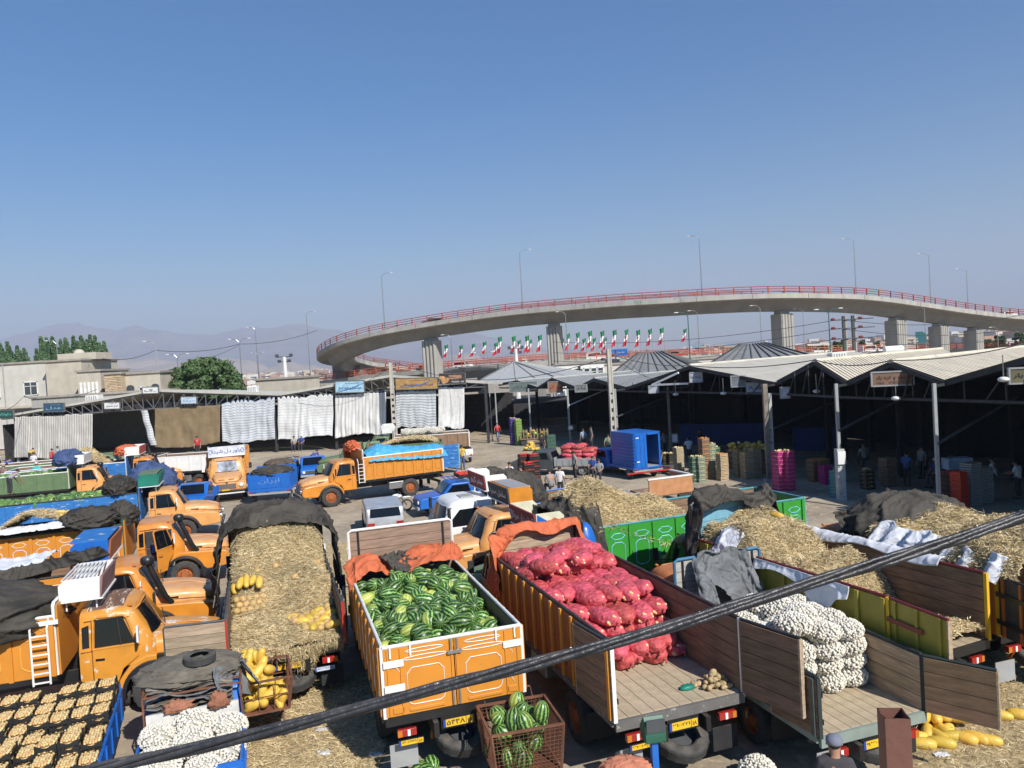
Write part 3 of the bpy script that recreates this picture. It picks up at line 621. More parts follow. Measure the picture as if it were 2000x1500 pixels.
def round_tree(label, u, v0, v1, wpx, dist, n=16000, sz=.2, group=None, base=0.0):
    top = D(u, v0, dist); w = wpx / FPX * dist / 2; h = top.z; t = thing('broadleaf_tree', label, 'tree', (top.x, top.y, base), 0, group)
    h -= base
    cl = []
    for k in range(75):
        a = rnd(0, 6.28); rr = math.sqrt(random.random()); cz = rnd(.35, .93)
        lim = math.sqrt(max(.05, 1 - ((cz - .52) / .5) ** 2)); cl.append((math.cos(a) * rr * w * .86 * lim, math.sin(a) * rr * w * .8 * lim, cz * h * rnd(.94, 1.03), rnd(.07, .2) * w * 1.2))
    def f():
        c = random.choice(cl); d = Vector((rnd(-1, 1), rnd(-1, 1), rnd(-.8, 1))).normalized(); r_ = c[3] * (random.random() ** .35) * (1 + .5 * nz3(d.x * 3 + c[0], d.y * 3, d.z * 3 + c[2])) * (1.3 if random.random() < .12 else 1)
        return (c[0] + d.x * r_, c[1] + d.y * r_, min(h * 1.01, c[2] + d.z * r_ * .8)), d
    foliage(f, n, sz, LEAF, t)
    mb = MB().cyl((0, 0, -.5), (0, 0, h * .5), .35, 8, .2)
    for c in cl[:10]: mb.cyl((0, 0, h * .4), (c[0] * .8, c[1] * .8, c[2]), .12, 5, .04)
    mb.obj('trunk', BARK, t); return t
round_tree('large round dark green tree behind the left canopy roof', 396, 699, 775, 168, 98, 34000, .17)
def poplar(u, v0, wpx, dist, label, n=5600):
    top = D(u, v0, dist); w = wpx / FPX * dist / 2; h = top.z; t = thing('poplar_tree', label, 'tree', (top.x, top.y, 0), 0, 'poplars behind the beige houses')
    TP = [[(-.35, .9), (.0, 1.0), (.4, .93)], [(-.3, 1.0), (.35, .88), (0, .95)], [(-.4, .94), (.1, .86), (.4, 1.0)]]
    def f():
        s = rnd(.15, 1) ; tp = random.choice(TP[(int(top.x * 7)) % 3]); s = .15 + (s - .15) * tp[1]; rr = w * (max(0, tp[1] - s) + .02) ** .62 * (.75 + .45 * nz3(s * 9, top.x)) + .1; a = rnd(0, 6.28); r_ = rr * random.random() ** .4
        return (math.cos(a) * r_ + tp[0] * w * s, math.sin(a) * r_, s * h), (math.cos(a), math.sin(a), .6)
    foliage(f, n, .19, LEAFP, t)
    MB().cyl((0, 0, 0), (0, 0, h * .9), .2, 6, .03).obj('trunk', BARK, t)
PW = ['first', 'second', 'third', 'fourth', 'fifth', 'sixth', 'seventh', 'eighth', 'ninth', 'tenth', 'eleventh', 'twelfth', 'thirteenth', 'fourteenth']
for k, (u, v) in enumerate(((82, 658), (93, 660), (104, 657), (118, 664), (130, 660), (143, 657), (154, 657), (163, 662), (172, 654), (181, 657), (190, 670), (199, 668), (207, 680), (71, 682))):
    poplar(u, v, 19, rnd(122, 134), 'tall narrow poplar, %s in the dense clump behind the beige houses' % PW[k])
for k, (u, v) in enumerate(((3, 671), (17, 668), (33, 676), (50, 681), (-12, 668))):
    poplar(u, v, 22, rnd(122, 132), 'dark poplar, %s of the small clump at the far left' % PW[k])
for k, (u, v, w_) in enumerate(((1580, 671, 30), (1605, 673, 30), (1632, 665, 14), (1645, 664, 13), (1685, 663, 16), (1712, 664, 14), (1955, 655, 30), (1995, 648, 40), (1930, 662, 30))):
    round_tree('small dark tree beyond the road bridge, %s from the third pier' % PW[k], u, v, 0, w_, 210, 900, .4, 'trees beyond the road bridge', base=-1)
round_tree('bushy small tree showing above the dark pyramid roof', 1340, 697, 0, 22, 100, 2500, .12)
round_tree('leafy tree in front of the low white building', 1125, 714, 0, 40, 108, 2500, .15)
# ================================================================== LEFT CANOPY with hanging curtains
FA, FB = G(40, 903), G(915, 866); FD = (FB - FA).normalized(); FN = Vector((-FD.y, FD.x, 0)); FROT = math.atan2(FD.y, FD.x)
FM = Matrix.Translation(FA) @ Matrix.Rotation(FROT, 4, 'Z')        # local x along the facade, y into the shed
def fac(u, v, back=0.0):                                 # facade-local coordinates seen through a pixel
    d = ray(u, v); n = FN; o = FA + FN * back; t = n.dot(o - cam.location) / n.dot(d); p = cam.location + d * t
    q = FM.inverted() @ p; return q.x, q.z
shed = thing('market_canopy', 'long black steel canopy with two low gables and hanging curtains', 'canopy', M=FM.copy())
ROOFL = [(-1.5, 4.75), (16.3, 6.55), (29.8, 5.45), (41, 6.6), (50, 5.5)]
DARKSTEEL = mat('dark_steel', (.035, .035, .038), rough=.7, var=.3)  # near black steel for posts, fascias and trusses
TRUSS = mat('truss_grey_steel', (.13, .13, .135), rough=.6, var=.2)
ROOFTOP = mat('canopy_roof_sheet', (.50, .48, .42), rough=.7, var=.12, patch=.1, col2=(.3, .22, .15))
DARKWALL = mat('shade_dark_wall', (.035, .033, .035), rough=.95, var=.3)  # wall colour pushed near black to stand for deep interior shade
for k in range(4):
    (x0, z0), (x1, z1) = ROOFL[k], ROOFL[k + 1]
    MB().add([(x0, -.5, z0), (x1, -.5, z1), (x1, 14, z1 - .7), (x0, 14, z0 - .7), (x0, -.5, z0 + .22), (x1, -.5, z1 + .22), (x1, 14, z1 - .5), (x0, 14, z0 - .5)], [(0, 3, 2, 1), (4, 5, 6, 7), (0, 1, 5, 4), (1, 2, 6, 5), (2, 3, 7, 6), (3, 0, 4, 7)]).obj('roof', ROOFTOP, shed)
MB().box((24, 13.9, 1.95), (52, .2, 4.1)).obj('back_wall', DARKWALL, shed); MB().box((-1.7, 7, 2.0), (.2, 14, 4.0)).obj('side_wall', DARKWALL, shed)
def zroof(x): return float(np.interp(x, [p[0] for p in ROOFL], [p[1] for p in ROOFL]))
def zlow(x): return float(np.interp(x, [-1.5, 16, 30, 33.5, 41, 50], [4.6, 4.85, 4.75, 5.3, 5.35, 5.2]))
mb = MB(); xs = [p[0] for p in ROOFL]
for k in range(4): mb.bar((xs[k], -.35, zroof(xs[k]) - .08), (xs[k + 1], -.35, zroof(xs[k + 1]) - .08), .1, .1)
for a, b_ in ((-1.5, 16), (16, 30), (30, 33.5), (33.5, 41), (41, 50)): mb.bar((a, -.35, zlow(a)), (b_, -.35, zlow(b_)), .1, .1)
mb.obj('chord', TRUSS, shed); x = 0.0; i = 0
while x < 49:
    za, zb = zlow(x), zroof(x) - .1
    m_ = MB().bar((x, -.35, za), (x, -.35, zb), .07)
    if zb - za > .25: m_.bar((x, -.35, zb if x < 16 or 30 < x < 41 else za), (x + 1.15, -.35, zlow(x + 1.15) if x < 16 or 30 < x < 41 else zroof(x + 1.15) - .1), .06)
    m_.obj('truss_web', TRUSS, shed); x += 1.15
for x in (-.1, 8.1, 15.1, 21.9, 28.9, 35.1, 41.1, 46.1, 50): MB().box((x, -.1, zlow(x) / 2), (.22, .22, zlow(x))).obj('post', DARKSTEEL if x > 0 else GREYP, shed)
MB().box((24, .35, 5.15), (52, .06, .8)).obj('fascia', DARKWALL, shed)
def curtain(u0, u1, vt0, vt1, vb0, vb1, m, label, fold=6, scal=.12, amp=.03, seed=0):
    (xa, za), (xb, zb) = fac(u0, vt0), fac(u1, vt1); (xc, zc), (xd, zd) = fac(u0, vb0), fac(u1, vb1)
    t = thing('curtain', label, 'curtain', M=FM.copy(), group=None); hooks = 9
    def f(a, b_):
        sag = abs(math.sin((a + .06 * math.sin(a * 9 + seed)) * math.pi * hooks)) ** .6 * scal * (1 - b_) ** 2 * (.5 + abs(math.sin(a * 5 + seed)))
        xt, xbm = xa + (xb - xa) * a, xc + (xd - xc) * a; zt = za + (zb - za) * a + sag * .8; zl = zc + (zd - zc) * a + .16 * math.sin(a * 5 + seed) + .2 * fbm(a * 4, seed * 3)
        x = xt + (xbm - xt) * b_; z = zt + (zl - zt) * b_
        y = -.45 + amp * 1.6 * math.sin(a * fold * 6.28 + 5 * fbm(a * 2.5 + seed, b_ * .7) + 1.3 * math.sin(b_ * 2 + seed)) * (.3 + .7 * b_) * (.5 + abs(fbm(a * 4, seed, 0, 1, 2)) * 1.6) + .22 * fbm(x * .35 + seed, z * .4, 0, 1, 2) * b_ + .012 * fbm(x * 2, z * 2.5, seed)
        return (x, y, z)
    mb = MB(); mb.grid(f, 90, 40, uv=True); o = mb.obj('cloth', m, t, smooth='all')
    s = o.modifiers.new('thick', 'SOLIDIFY'); s.thickness = .012
    MB().tube([(xa, -.42, za + .05), (xb, -.42, zb + .05)], .03, 5).obj('rope', TRUSS, t); return t
cw, cg, cbl = (.66, .655, .64), (.42, .40, .36), (.36, .42, .52)
curtain(35, 187, 816, 809, 896, 891, stripes('beige_ticking', (.58, .56, .52), (.36, .34, .31), 0, 34, .45), 'beige curtain with fine vertical stripes, leftmost of the canopy', seed=1)
curtain(308, 435, 800, 792, 876, 864, mat('brown_tarpaulin', (.23, .165, .09), rough=.9, var=.16, scale=1.5, patch=.1, col2=(.12, .08, .05), pscale=.9, bump=.6), 'stained brown tarpaulin curtain between two white curtains', fold=3, seed=2)
curtain(438, 541, 790, 782, 862, 860, stripes('blue_check', cw, cbl, 1, 16, .4, second=(14, .07, (.45, .48, .55))), 'white curtain with blue horizontal checks right of the brown one', seed=3, scal=.3)
curtain(547, 654, 781, 774, 856, 852, stripes('grey_lines', (.72, .715, .70), (.42, .42, .42), 1, 15, .13), 'white curtain with thin grey horizontal lines', seed=4, scal=.3)
curtain(658, 757, 773, 767, 852, 848, stripes('grey_vertical', (.72, .71, .69), (.45, .43, .40), 0, 15, .2), 'white curtain with brown grey vertical stripes and a lamp shadow', fold=9, seed=5)
curtain(776, 854, 765, 763, 836, 836, stripes('blue_bands', (.62, .63, .63), (.33, .37, .41), 1, 14, .45), 'white curtain with broad blue grey bands below the gold sign', seed=6)
curtain(859, 909, 757, 757, 838, 832, mat('plain_white_cloth', (.66, .65, .62), rough=.85, var=.1, patch=.05), 'plain white curtain under the brown picture sign, rightmost', fold=3, seed=7)
t = thing('rolled_curtain', 'gathered grey checked curtain hanging loose beside the brown tarpaulin', 'curtain', M=FM.copy())
a, b_ = fac(287, 800), fac(306, 868); MB().grid(lambda p, q: (a[0] + (b_[0] - a[0]) * q + math.cos(p * 6.28) * .35, -.5 + math.sin(p * 6.28) * .2 + .05 * math.sin(q * 14), a[1] + (b_[1] - a[1]) * q), 16, 20, uv=True).obj('cloth', stripes('grey_check', (.6, .6, .6), (.35, .37, .4), 1, 14, .4, second=(8, .3, (.4, .42, .45))), t, smooth='all')
def sign(u0, u1, vt, vb, m, label, txt=None, tm=None, parent_M=None, back=-.75, small=None, deco=None, fr=TRUSS, raw=False):
    """flat sign board on the facade"""
    (xa, za), (xb, _) = fac(u0, vt, back), fac(u1, vt, back); zb = fac(u0, vb, back)[1]; cx, cz, w, h = (xa + xb) / 2, (za + zb) / 2, xb - xa, za - zb
    t = thing('shop_sign', label, 'sign', M=FM @ Matrix.Translation((cx, back, cz)) @ Matrix.Rotation(R(1.5), 4, 'Y')); t['group'] = 'signs along the market roofs'; del t['group']
    MB().box((0, 0, 0), (w, .12, h)).obj('panel', m, t)
    f = MB()
    for s in (-1, 1): f.box((s * (w / 2 + .02), 0, 0), (.07, .16, h + .1)); f.box((0, 0, s * (h / 2 + .02)), (w, .16, .07))
    f.obj('frame', fr, t)
    if txt: lettering(txt, tm, t, TR(0, -.075, -.08 * h if small else 0) @ UP, w * .8, h * .42)
    if small: lettering(small, tm, t, TR(w * .08, -.075, h * .32) @ UP, w * .5, h * .15)
    if deco: deco(t, w, h)
    return t, w, h
INK = mat('black_ink', (.02, .02, .025)); BLUEINK = mat('blue_ink', (.02, .05, .25)); WINK = mat('white_ink', (.7, .7, .7)); REDINK = mat('red_ink', (.45, .03, .03))
sign(86, 125, 789, 805, mat('navy_sign', (.03, .07, .13)), 'small dark blue sign on the low left end of the canopy', 'عدل', mat('cyan_ink', (.2, .4, .45)), small='فروش محصولات')
sign(204, 234, 787, 799, WHITE, 'small white sign with black Persian writing, below the first gable', 'کرم شیری', INK, small='غرفه')
sign(279, 309, 757, 769, WHITE, 'white sign with bold black stroke standing on the first gable peak', 'ـک', INK)
sign(354, 384, 776, 789, mat('pale_blue_sign', (.50, .58, .68)), 'small pale blue sign on the truss above the brown tarpaulin', 'میوه', mat('faded_blue_ink', (.3, .42, .6)), small='بار فروشی')
def wave(m, y0=-.35, y1=.45):
    def d(t, w, h):
        MB().grid(lambda a, b_: (-.5 * w + a * w * .98 + .01 * w, -.07, h * (y0 + (y1 - y0) * a ** 2.2 + (b_ - .5) * .12 * math.sin(a * 3.1))), 16, 1).obj('swoosh', m, t)
    return d
sign(655, 711, 746, 768, mat('sky_sign', (.35, .55, .66)), 'light blue sign of two brothers\' stall above the striped curtain', 'سید مهدی و محمد اسدی', BLUEINK, small='فروش سیب و پیاز', deco=wave(mat('sky_swoosh', (.08, .3, .6))))
sign(773, 854, 741, 762, mat('gold_sign', (.42, .25, .08)), 'long gold sign with purple Persian writing beside the concrete pole', 'مرتضی موسعلی', mat('purple_ink', (.13, .04, .18)), small='تلفن تماس', deco=wave(mat('gold_swoosh', (.05, .18, .4))))
def fruitdeco(t, w, h):
    mb = MB()
    for k in range(14): mb.ell((rnd(-.46, -.14) * w, -.06, rnd(-.42, .12) * h), (.16, .03, .16), 8, 5)
    mb.obj('printed_fruit', mat('printed_fruit', (.5, .27, .12), var=.3), t); MB().box((w * .12, -.07, h * .15), (w * .5, .02, h * .4)).obj('printed_band', mat('printed_band', (.36, .2, .12), var=.3), t)
    lettering('۰۹۱۸۱۱۱۰۰۸۱', WINK, t, TR(w * .2, -.08, -h * .3) @ UP, w * .5, h * .18, raw=True)
sign(858, 908, 731, 751, mat('brown_black_sign', (.05, .035, .03)), 'dark brown picture sign printed with fruit and a phone number', None, None, deco=fruitdeco)
sign(-12, 26, 803, 818, mat('dark_green_sign', (.015, .06, .05)), 'dark green sign with turquoise writing at the far left', 'داوکارن', mat('turquoise_ink', (.1, .45, .38)))

# ================================================================== RIGHT SHEDS with corrugated gable roofs
CORR = mat('cream_corrugated_sheet', (.56, .50, .39), rough=.75, var=.14, scale=1.2, patch=.24, col2=(.36, .29, .21), pscale=2.2)
CORRG = mat('grey_corrugated_sheet', (.33, .33, .31), rough=.7, var=.12, scale=1.2, patch=.08, col2=(.25, .22, .18))
STANDS = mat('seamed_grey_metal', (.21, .21, .205), rough=.55, var=.2, scale=.7, patch=.12, col2=(.28, .28, .27))
INSIDE = mat('shade_dark_inside', (.014, .014, .018), rough=.95, var=.3)  # near black puts the deep shade under the roofs into the colour
def at(u, v, y): return D(u, v, y)
EV = [Vector((22.7, 18.3, 5.4)), at(1845, 745, 31.6), at(1655, 746, 36.5), at(1515, 747, 42.5), at(1222, 757, 56), at(1127, 757, 66), at(1050, 757, 73), at(975, 750, 80)]
PK = [Vector((20.2, 24.8, 7.28)), at(1740, 708, 34), at(1592, 706, 39.5), at(1346, 715, 49), at(1160, 740, 61), at(1078, 739, 70), at(1010, 744, 77)]
DV = Vector((.74, .67, 0)); LEN = [30, 27, 18, 24, 26, 22, 16]
NMS = ['wide gabled shed with cream corrugated roof patched in pale blue, nearest of all', 'narrow gabled shed with cream roof, brown sign under its peak', 'narrow gabled shed with cream roof behind the twin power poles', 'very wide low gabled shed with smooth grey cream roof', 'small gabled shed with grey roof left of the concrete pole', 'small gabled shed with orange sign under its peak', 'small gabled shed with long grey sign, farthest of the row']
def corr(mb, a, b_, dv, L_, pitch=.4, amp=.07, thick=True):
    """corrugated slope from ridge line a to eave line b_, swept by dv*L_"""
    n = int(L_ / pitch); up = (b_ - a).cross(dv); up = up if up.z > 0 else -up; up.normalize(); vs = []
    for i in range(n):
        for f_, k_ in ((0, 1), (.66, 1), (.74, -1), (.92, -1), (1.0, 1)): o = dv * (L_ * (i + f_) / n) + up * (amp * k_); vs += [a + o, b_ + o]
    mb.add(vs, [(2 * i, 2 * i + 1, 2 * i + 3, 2 * i + 2) for i in range(n * 5 - 1)])
for k in range(7):
    a, p, b_ = EV[k], PK[k], EV[k + 1]; L_ = LEN[k]
    t = thing('market_shed', NMS[k], 'shed', (a.x, a.y, 0)); O = Vector((a.x, a.y, 0))
    m = CORR if k in (0, 1, 2) else CORRG if k > 3 else mat('smooth_cream_sheet', (.48, .45, .38), rough=.8, var=.1, scale=1)
    mb = MB(); corr(mb, p - O, b_ - O, DV, L_, amp=.07 if k != 3 else .02); mb.obj('roof_slope', m, t)
    mb = MB(); corr(mb, p - O, a - O, DV, L_, amp=.07 if k != 3 else .02); mb.obj('roof_slope', m, t)
    # underside boarding, ridge cap, fascia
    up = Vector((0, 0, -.14))
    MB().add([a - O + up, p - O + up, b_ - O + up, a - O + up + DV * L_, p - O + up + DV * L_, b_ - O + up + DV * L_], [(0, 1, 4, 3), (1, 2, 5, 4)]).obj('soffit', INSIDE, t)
    MB().tube([p - O + Vector((0, 0, .03)), p - O + DV * L_ + Vector((0, 0, .03))], .13, 6).obj('ridge_cap', m, t)
    fr = MB(); dn = Vector((-.03, -.03, -.1))
    fr.bar(a - O + dn, p - O + dn, .06, .2); fr.bar(p - O + dn, b_ - O + dn, .06, .2); fr.obj('fascia', DARKSTEEL, t)
    zc = 4.7; ca, cb = Vector((a.x, a.y, zc)) - O, Vector((b_.x, b_.y, zc)) - O
    fr = MB().bar(ca, cb, .1, .12); fr.obj('tie_beam', DARKSTEEL, t)
    nseg = 8 if (b_ - a).length > 9 else 5
    for i in range(1, nseg * 2):
        f_ = i / (nseg * 2); lo = ca.lerp(cb, f_); g_ = f_ / .5 if f_ < .5 else (1 - f_) / .5
        zt = a.z + (p.z - a.z) * g_ - .15
        MB().bar(lo, Vector((lo.x, lo.y, zt)) if i % 2 else ca.lerp(cb, f_ - .5 / nseg * .9) + Vector((0, 0, zt - zc)), .05).obj('truss_web', DARKSTEEL, t)
    # inner posts; back wall added to block light from behind
    for i in (1, 2, 3):
        for q in (a, b_):
            w_ = q - O + DV * (L_ * i / 3.0)
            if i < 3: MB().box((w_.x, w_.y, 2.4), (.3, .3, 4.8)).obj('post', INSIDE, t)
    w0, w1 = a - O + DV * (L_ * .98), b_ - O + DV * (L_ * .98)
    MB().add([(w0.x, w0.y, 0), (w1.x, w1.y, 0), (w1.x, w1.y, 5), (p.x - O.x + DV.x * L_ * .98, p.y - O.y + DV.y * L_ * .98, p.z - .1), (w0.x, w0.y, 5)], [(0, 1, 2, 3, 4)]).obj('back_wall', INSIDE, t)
    if k == 0: MB().add([(0, 0, 0), (DV.x * L_, DV.y * L_, 0), (DV.x * L_, DV.y * L_, 5), (0, 0, 5)], [(0, 1, 2, 3)]).obj('side_wall', INSIDE, t)
    if k == 0:   # replaced pale sheet
        q0, q1 = p.lerp(b_, .72) - O, p.lerp(b_, .93) - O; e = Vector((0, 0, .09)); MB().add([q0 + e + DV * 1.0, q1 + e + DV * .6, q1 + e + DV * 2.4, q0 + e + DV * 3.2], [(0, 1, 2, 3)]).obj('patch_sheet', mat('pale_blue_sheet', (.38, .47, .50), var=.1), t)
        q0, q1 = p.lerp(b_, .02) - O, p.lerp(b_, .16) - O; MB().add([q0 + e, q1 + e, q1 + e + DV * 7, q0 + e + DV * 8.5], [(0, 1, 2, 3)]).obj('foil_patch', mat('torn_foil', (.7, .7, .72), rough=.4, var=.3, scale=12, patch=.35, col2=(.2, .2, .2), pscale=8), t)
t = thing('added_back_wall', 'long sooty wall closing the row of gabled sheds at the back', 'wall')  # wall added to close light gaps and darken the interior
bw = [EV[0] + Vector((6, -9, 0))] + [EV[k] + DV * min(17, LEN[min(k, 6)] * .8) for k in range(8)] + [FM @ Vector((56, 14, 0))]
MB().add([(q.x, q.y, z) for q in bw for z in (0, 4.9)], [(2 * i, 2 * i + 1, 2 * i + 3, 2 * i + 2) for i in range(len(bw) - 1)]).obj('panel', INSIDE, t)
# front posts
PM = {'light': GREYP, 'rust': mat('flaking_post_paint', (.20, .17, .14), rough=.8, var=.3, patch=.35, col2=(.08, .05, .04), pscale=8), 'peel': mat('peeling_white_post', (.42, .43, .42), rough=.8, var=.2, patch=.35, col2=(.06, .08, .07), pscale=6)}
for q, k, w_, lb_ in ((EV[1], 'light', .16, 'slim grey roof post with cross arms at the valley of the nearest sheds'), (EV[2], 'light', .17, 'grey roof post above a peeling green white column'), (EV[3], 'rust', .3, 'rusty flaking double roof post behind the pink crates'), (EV[4], 'light', .18, 'roof post hidden by the blue box truck'), (at(1310, 868, 53), 'rust', .2, 'thin worn post inside the very wide shed'), (EV[5], 'light', .2, 'pale roof post with a small white notice'), (EV[6], 'light', .18, 'grey roof post left of the orange sign'), (at(973, 862, 71.6), 'light', .14, 'pale slim post beside the person in red'), (at(962, 860, 72.5), 'light', .1, 'thin post left of the person in red')):
    t = thing('roof_post', lb_, 'post', (q.x - (.9 if q.z > 2 else 0), q.y - (.82 if q.z > 2 else 0), 0)); w_ *= .8; MB().bar((0, 0, q.z - .12), (.9, .82, q.z - .12), .1).obj('bracket', DARKSTEEL, t); (MB().box((0, 0, q.z / 2), (w_, w_, q.z)) if q.z > 2 else MB().box((0, 0, 2.5), (w_, w_, 5.0))).obj('shaft', PM[k], t); MB().box((0, 0, .08), (w_ * 2, w_ * 2, .16)).obj('foot', CONC, t)
    if q is EV[2]: MB().box((0, -.02, 1.2), (.34, .34, 2.4)).obj('lower_column', PM['peel'], t); MB().box((0, -.24, 2.0), (.36, .08, .6)).obj('notice', WHITE, t)
    if q is EV[3]: MB().box((.28, .1, 2.4), (.16, .16, 4.8)).obj('second_shaft', PM['peel'], t)
for q, a0, L_, z, lb_ in ((EV[1], .35, 6, 3.3, 'slanting pair of wooden bars under the nearest shed'), (EV[2], .4, 6, 3.5, 'slanting bar crossing the grey roof post'), (EV[3], .45, 7, 3.0, 'slanting bar crossing the rusty post'), (EV[4], .45, 6, 3.2, 'slanting bar behind the concrete pole'), (EV[5], .3, 5, 3.6, 'white tipped bar at the pale roof post')):
    t = thing('slanting_bar', lb_, 'bar', (q.x, q.y, z)); MB().bar((-.9, -.9, -.25), (L_ * .75, L_ * .4, 1.15), .09).obj('bar', DGREY if q is not EV[5] else WHITE, t)
# things hanging under the gables: signs, lamps
def hang_sign(u0, u1, v0, v1, dist, m, label, txt=None, tm=None, rz=-.3, two=None, fr=GREYP):
    a, b_ = at(u0, v0, dist), at(u1, v0, dist); z1 = at(u0, v1, dist).z; w = (b_ - a).length; h = a.z - z1; c = (a + b_) / 2
    t = thing('hanging_sign', label, 'sign', (c.x, c.y, (a.z + z1) / 2), rz)
    MB().box((0, 0, 0), (w, .14, h)).obj('panel', m, t); f = MB()
    for s in (-1, 1): f.box((s * w / 2, 0, 0), (.06, .2, h + .06)); f.box((0, 0, s * h / 2), (w, .2, .06))
    f.obj('frame', fr, t)
    if txt: lettering(txt, tm or INK, t, TR(0, -.085, h * .08 if two else 0) @ UP, w * .8, h * .36)
    if two: lettering(two, tm or INK, t, TR(0, -.085, -h * .28) @ UP, w * .8, h * .18, raw=True)
hang_sign(1705, 1779, 728, 755, 33.6, mat('brown_sign', (.20, .12, .08), var=.15), 'large brown sign board with two lines of writing under a gable', 'میوه و تره بار', mat('brown_ink', (.08, .03, .02)), two='۰۹۱۸   ۳۸۲   ۲۶۴')
hang_sign(1974, 2030, 720, 750, 28, mat('olive_sign', (.13, .12, .07), var=.2), 'olive sign board cut by the right picture edge', 'تره بار', INK)
hang_sign(1347, 1371, 728, 747, 48.5, mat('pale_panel', (.42, .44, .50)), 'pale grey notice board under the widest gable', 'غرفه ها', INK)
hang_sign(1428, 1455, 735, 756, 45, mat('slate_panel', (.15, .17, .19)), 'dark slate sign board under the widest gable')
hang_sign(1458, 1488, 748, 768, 44.5, mat('pale_panel', ()), 'lower pale board beside the slate sign board', '۵۰۸', BLUEINK)
hang_sign(1524, 1541, 757, 778, 41.5, mat('pale_panel', ()), 'small pale notice at the rusty post')
hang_sign(1267, 1286, 754, 768, 52, mat('pale_panel', ()), 'pale notice at the foot of the white pointed bracket')
hang_sign(993, 1050, 748, 767, 75, mat('grey_green_sign', (.15, .18, .17)), 'long grey green sign board on the farthest small shed', 'سردار', mat('dim_ink', (.06, .08, .08)))
hang_sign(1070, 1098, 746, 768, 69, mat('orange_brown_sign', (.30, .16, .09)), 'orange brown sign board under a small gable', 'زرد آلو', REDINK)
hang_sign(1123, 1146, 752, 766, 61, mat('grey_sign', (.20, .21, .20)), 'small tilted grey sign board left of the concrete pole', 'بار', INK)
hang_sign(1310, 1323, 848, 864, 53, WHITEW, 'tilted white paper notice by the blue box truck')
hang_sign(1110, 1119, 832, 839, 64, WHITEW, 'tiny white notice low on the pale roof post')
for u, v, d, lb_ in ((1750, 778, 33.5, 'dish shaped white lamp hanging under the brown sign board'), (1320, 770, 50, 'white lamp on a short bar, left of two'), (1413, 768, 46, 'white lamp on a short bar, right of two'), (1595, 764, 40, 'square white floodlight under the third gable'), (1960, 741, 28, 'square floodlight beside the olive sign board'), (1003, 780, 78, 'tiny bright bulb in the dark far shed')):
    p = at(u, v, d); t = thing('hanging_lamp', lb_, 'lamp', tuple(p)); MB().ell((0, 0, 0), (.2, .2, .1), 10, 6).obj('shade', WHITE, t, smooth='all'); MB().cyl((0, 0, .1), (0, 0, .9), .02, 5).obj('stem', STEEL, t)
t = thing('roof_bracket', 'white pointed steel bracket sticking out under the widest gable', 'bracket'); a, b_, c = at(1273, 752, 51), at(1345, 749, 49), at(1325, 728, 49.5)
MB().bar(a, b_, .12).bar(a, c, .12).bar(a.lerp(b_, .25), a.lerp(c, .25), .08).obj('arm', WHITE, t)
# blue skirting walls and counters in the sheds' shade
for u0, u1, v, d, lb_ in ((1330, 1500, 868, 66, 'dark blue counter wall deep inside the widest shed'), (1550, 1640, 880, 58, 'dark blue counter wall deep inside the narrow shed')):
    a, b_ = G(u0, v), G(u1, v); c = (a + b_) / 2; t = thing('stall_counter', lb_, 'counter', (c.x, c.y, 0), math.atan2(b_.y - a.y, b_.x - a.x)); MB().box((0, 0, .8), ((b_ - a).length, .3, 1.6)).obj('panel', mat('deep_blue_paint', (.01, .03, .14)), t)
# pyramid roofs behind
def hip(name_label, pts_base, ridge, m, seams, label):
    O = Vector(pts_base[0]); t = thing('pyramid_roof_hall', label, 'hall', tuple(O)); B = [Vector(p) - O for p in pts_base]; Rr = [Vector(p) - O for p in ridge]
    vs = B + Rr; fs = [(0, 1, 5, 4), (1, 2, 5), (2, 3, 4, 5), (3, 0, 4)] if len(Rr) == 2 else [(0, 1, 4), (1, 2, 4), (2, 3, 4), (3, 0, 4)]
    MB().add(vs, fs).obj('roof', m, t)
    sm = MB()
    for (i, j), (a, b_) in (((0, 1), (len(B), len(B) + len(Rr) - 1)), ((1, 2), (len(B) + len(Rr) - 1,) * 2), ((3, 0), (len(B),) * 2)):
        for k in range(seams + 1):
            f_ = k / seams; p, q = vs[i].lerp(vs[j], f_), vs[a].lerp(vs[b_], f_); sm.bar(p + Vector((0, 0, .06)), q + Vector((0, 0, .06)), .09, .12)
    sm.obj('standing_seam', mat('seam_metal', (.12, .12, .12)) if m is STANDS else m, t)
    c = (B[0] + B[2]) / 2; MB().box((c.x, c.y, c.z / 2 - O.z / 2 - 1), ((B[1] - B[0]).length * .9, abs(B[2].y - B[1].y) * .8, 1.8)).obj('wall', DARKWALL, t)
def hall(u0, u1, vb, ur0, ur1, vt, d, dep, m, seams, label):
    b0, b1 = at(u0, vb, d), at(u1, vb, d); r0 = at(ur0, vt, d + dep / 2); r1 = at(ur1, vt, d + dep / 2); back = Vector((dep * .35, dep, 0))
    b1.z = b0.z; r1.z = r0.z
    hip('', [b0, b1, b1 + back, b0 + back], [r0, r1] if ur1 - ur0 > 8 else [r0], m, seams, label)
hall(925, 1092, 750, 1004, 1005, 707, 86, 16, mat('light_zinc', (.34, .345, .345), rough=.6, var=.1), 4, 'light grey pyramid roofed hall left of the second pier')
hall(1185, 1372, 738, 1246, 1292, 690, 76, 16, STANDS, 9, 'dark seamed hip roof hall right of the concrete pole')
hall(1378, 1610, 716, 1446, 1495, 673, 66, 16, STANDS, 10, 'larger dark seamed hip roof hall in front of the third pier')

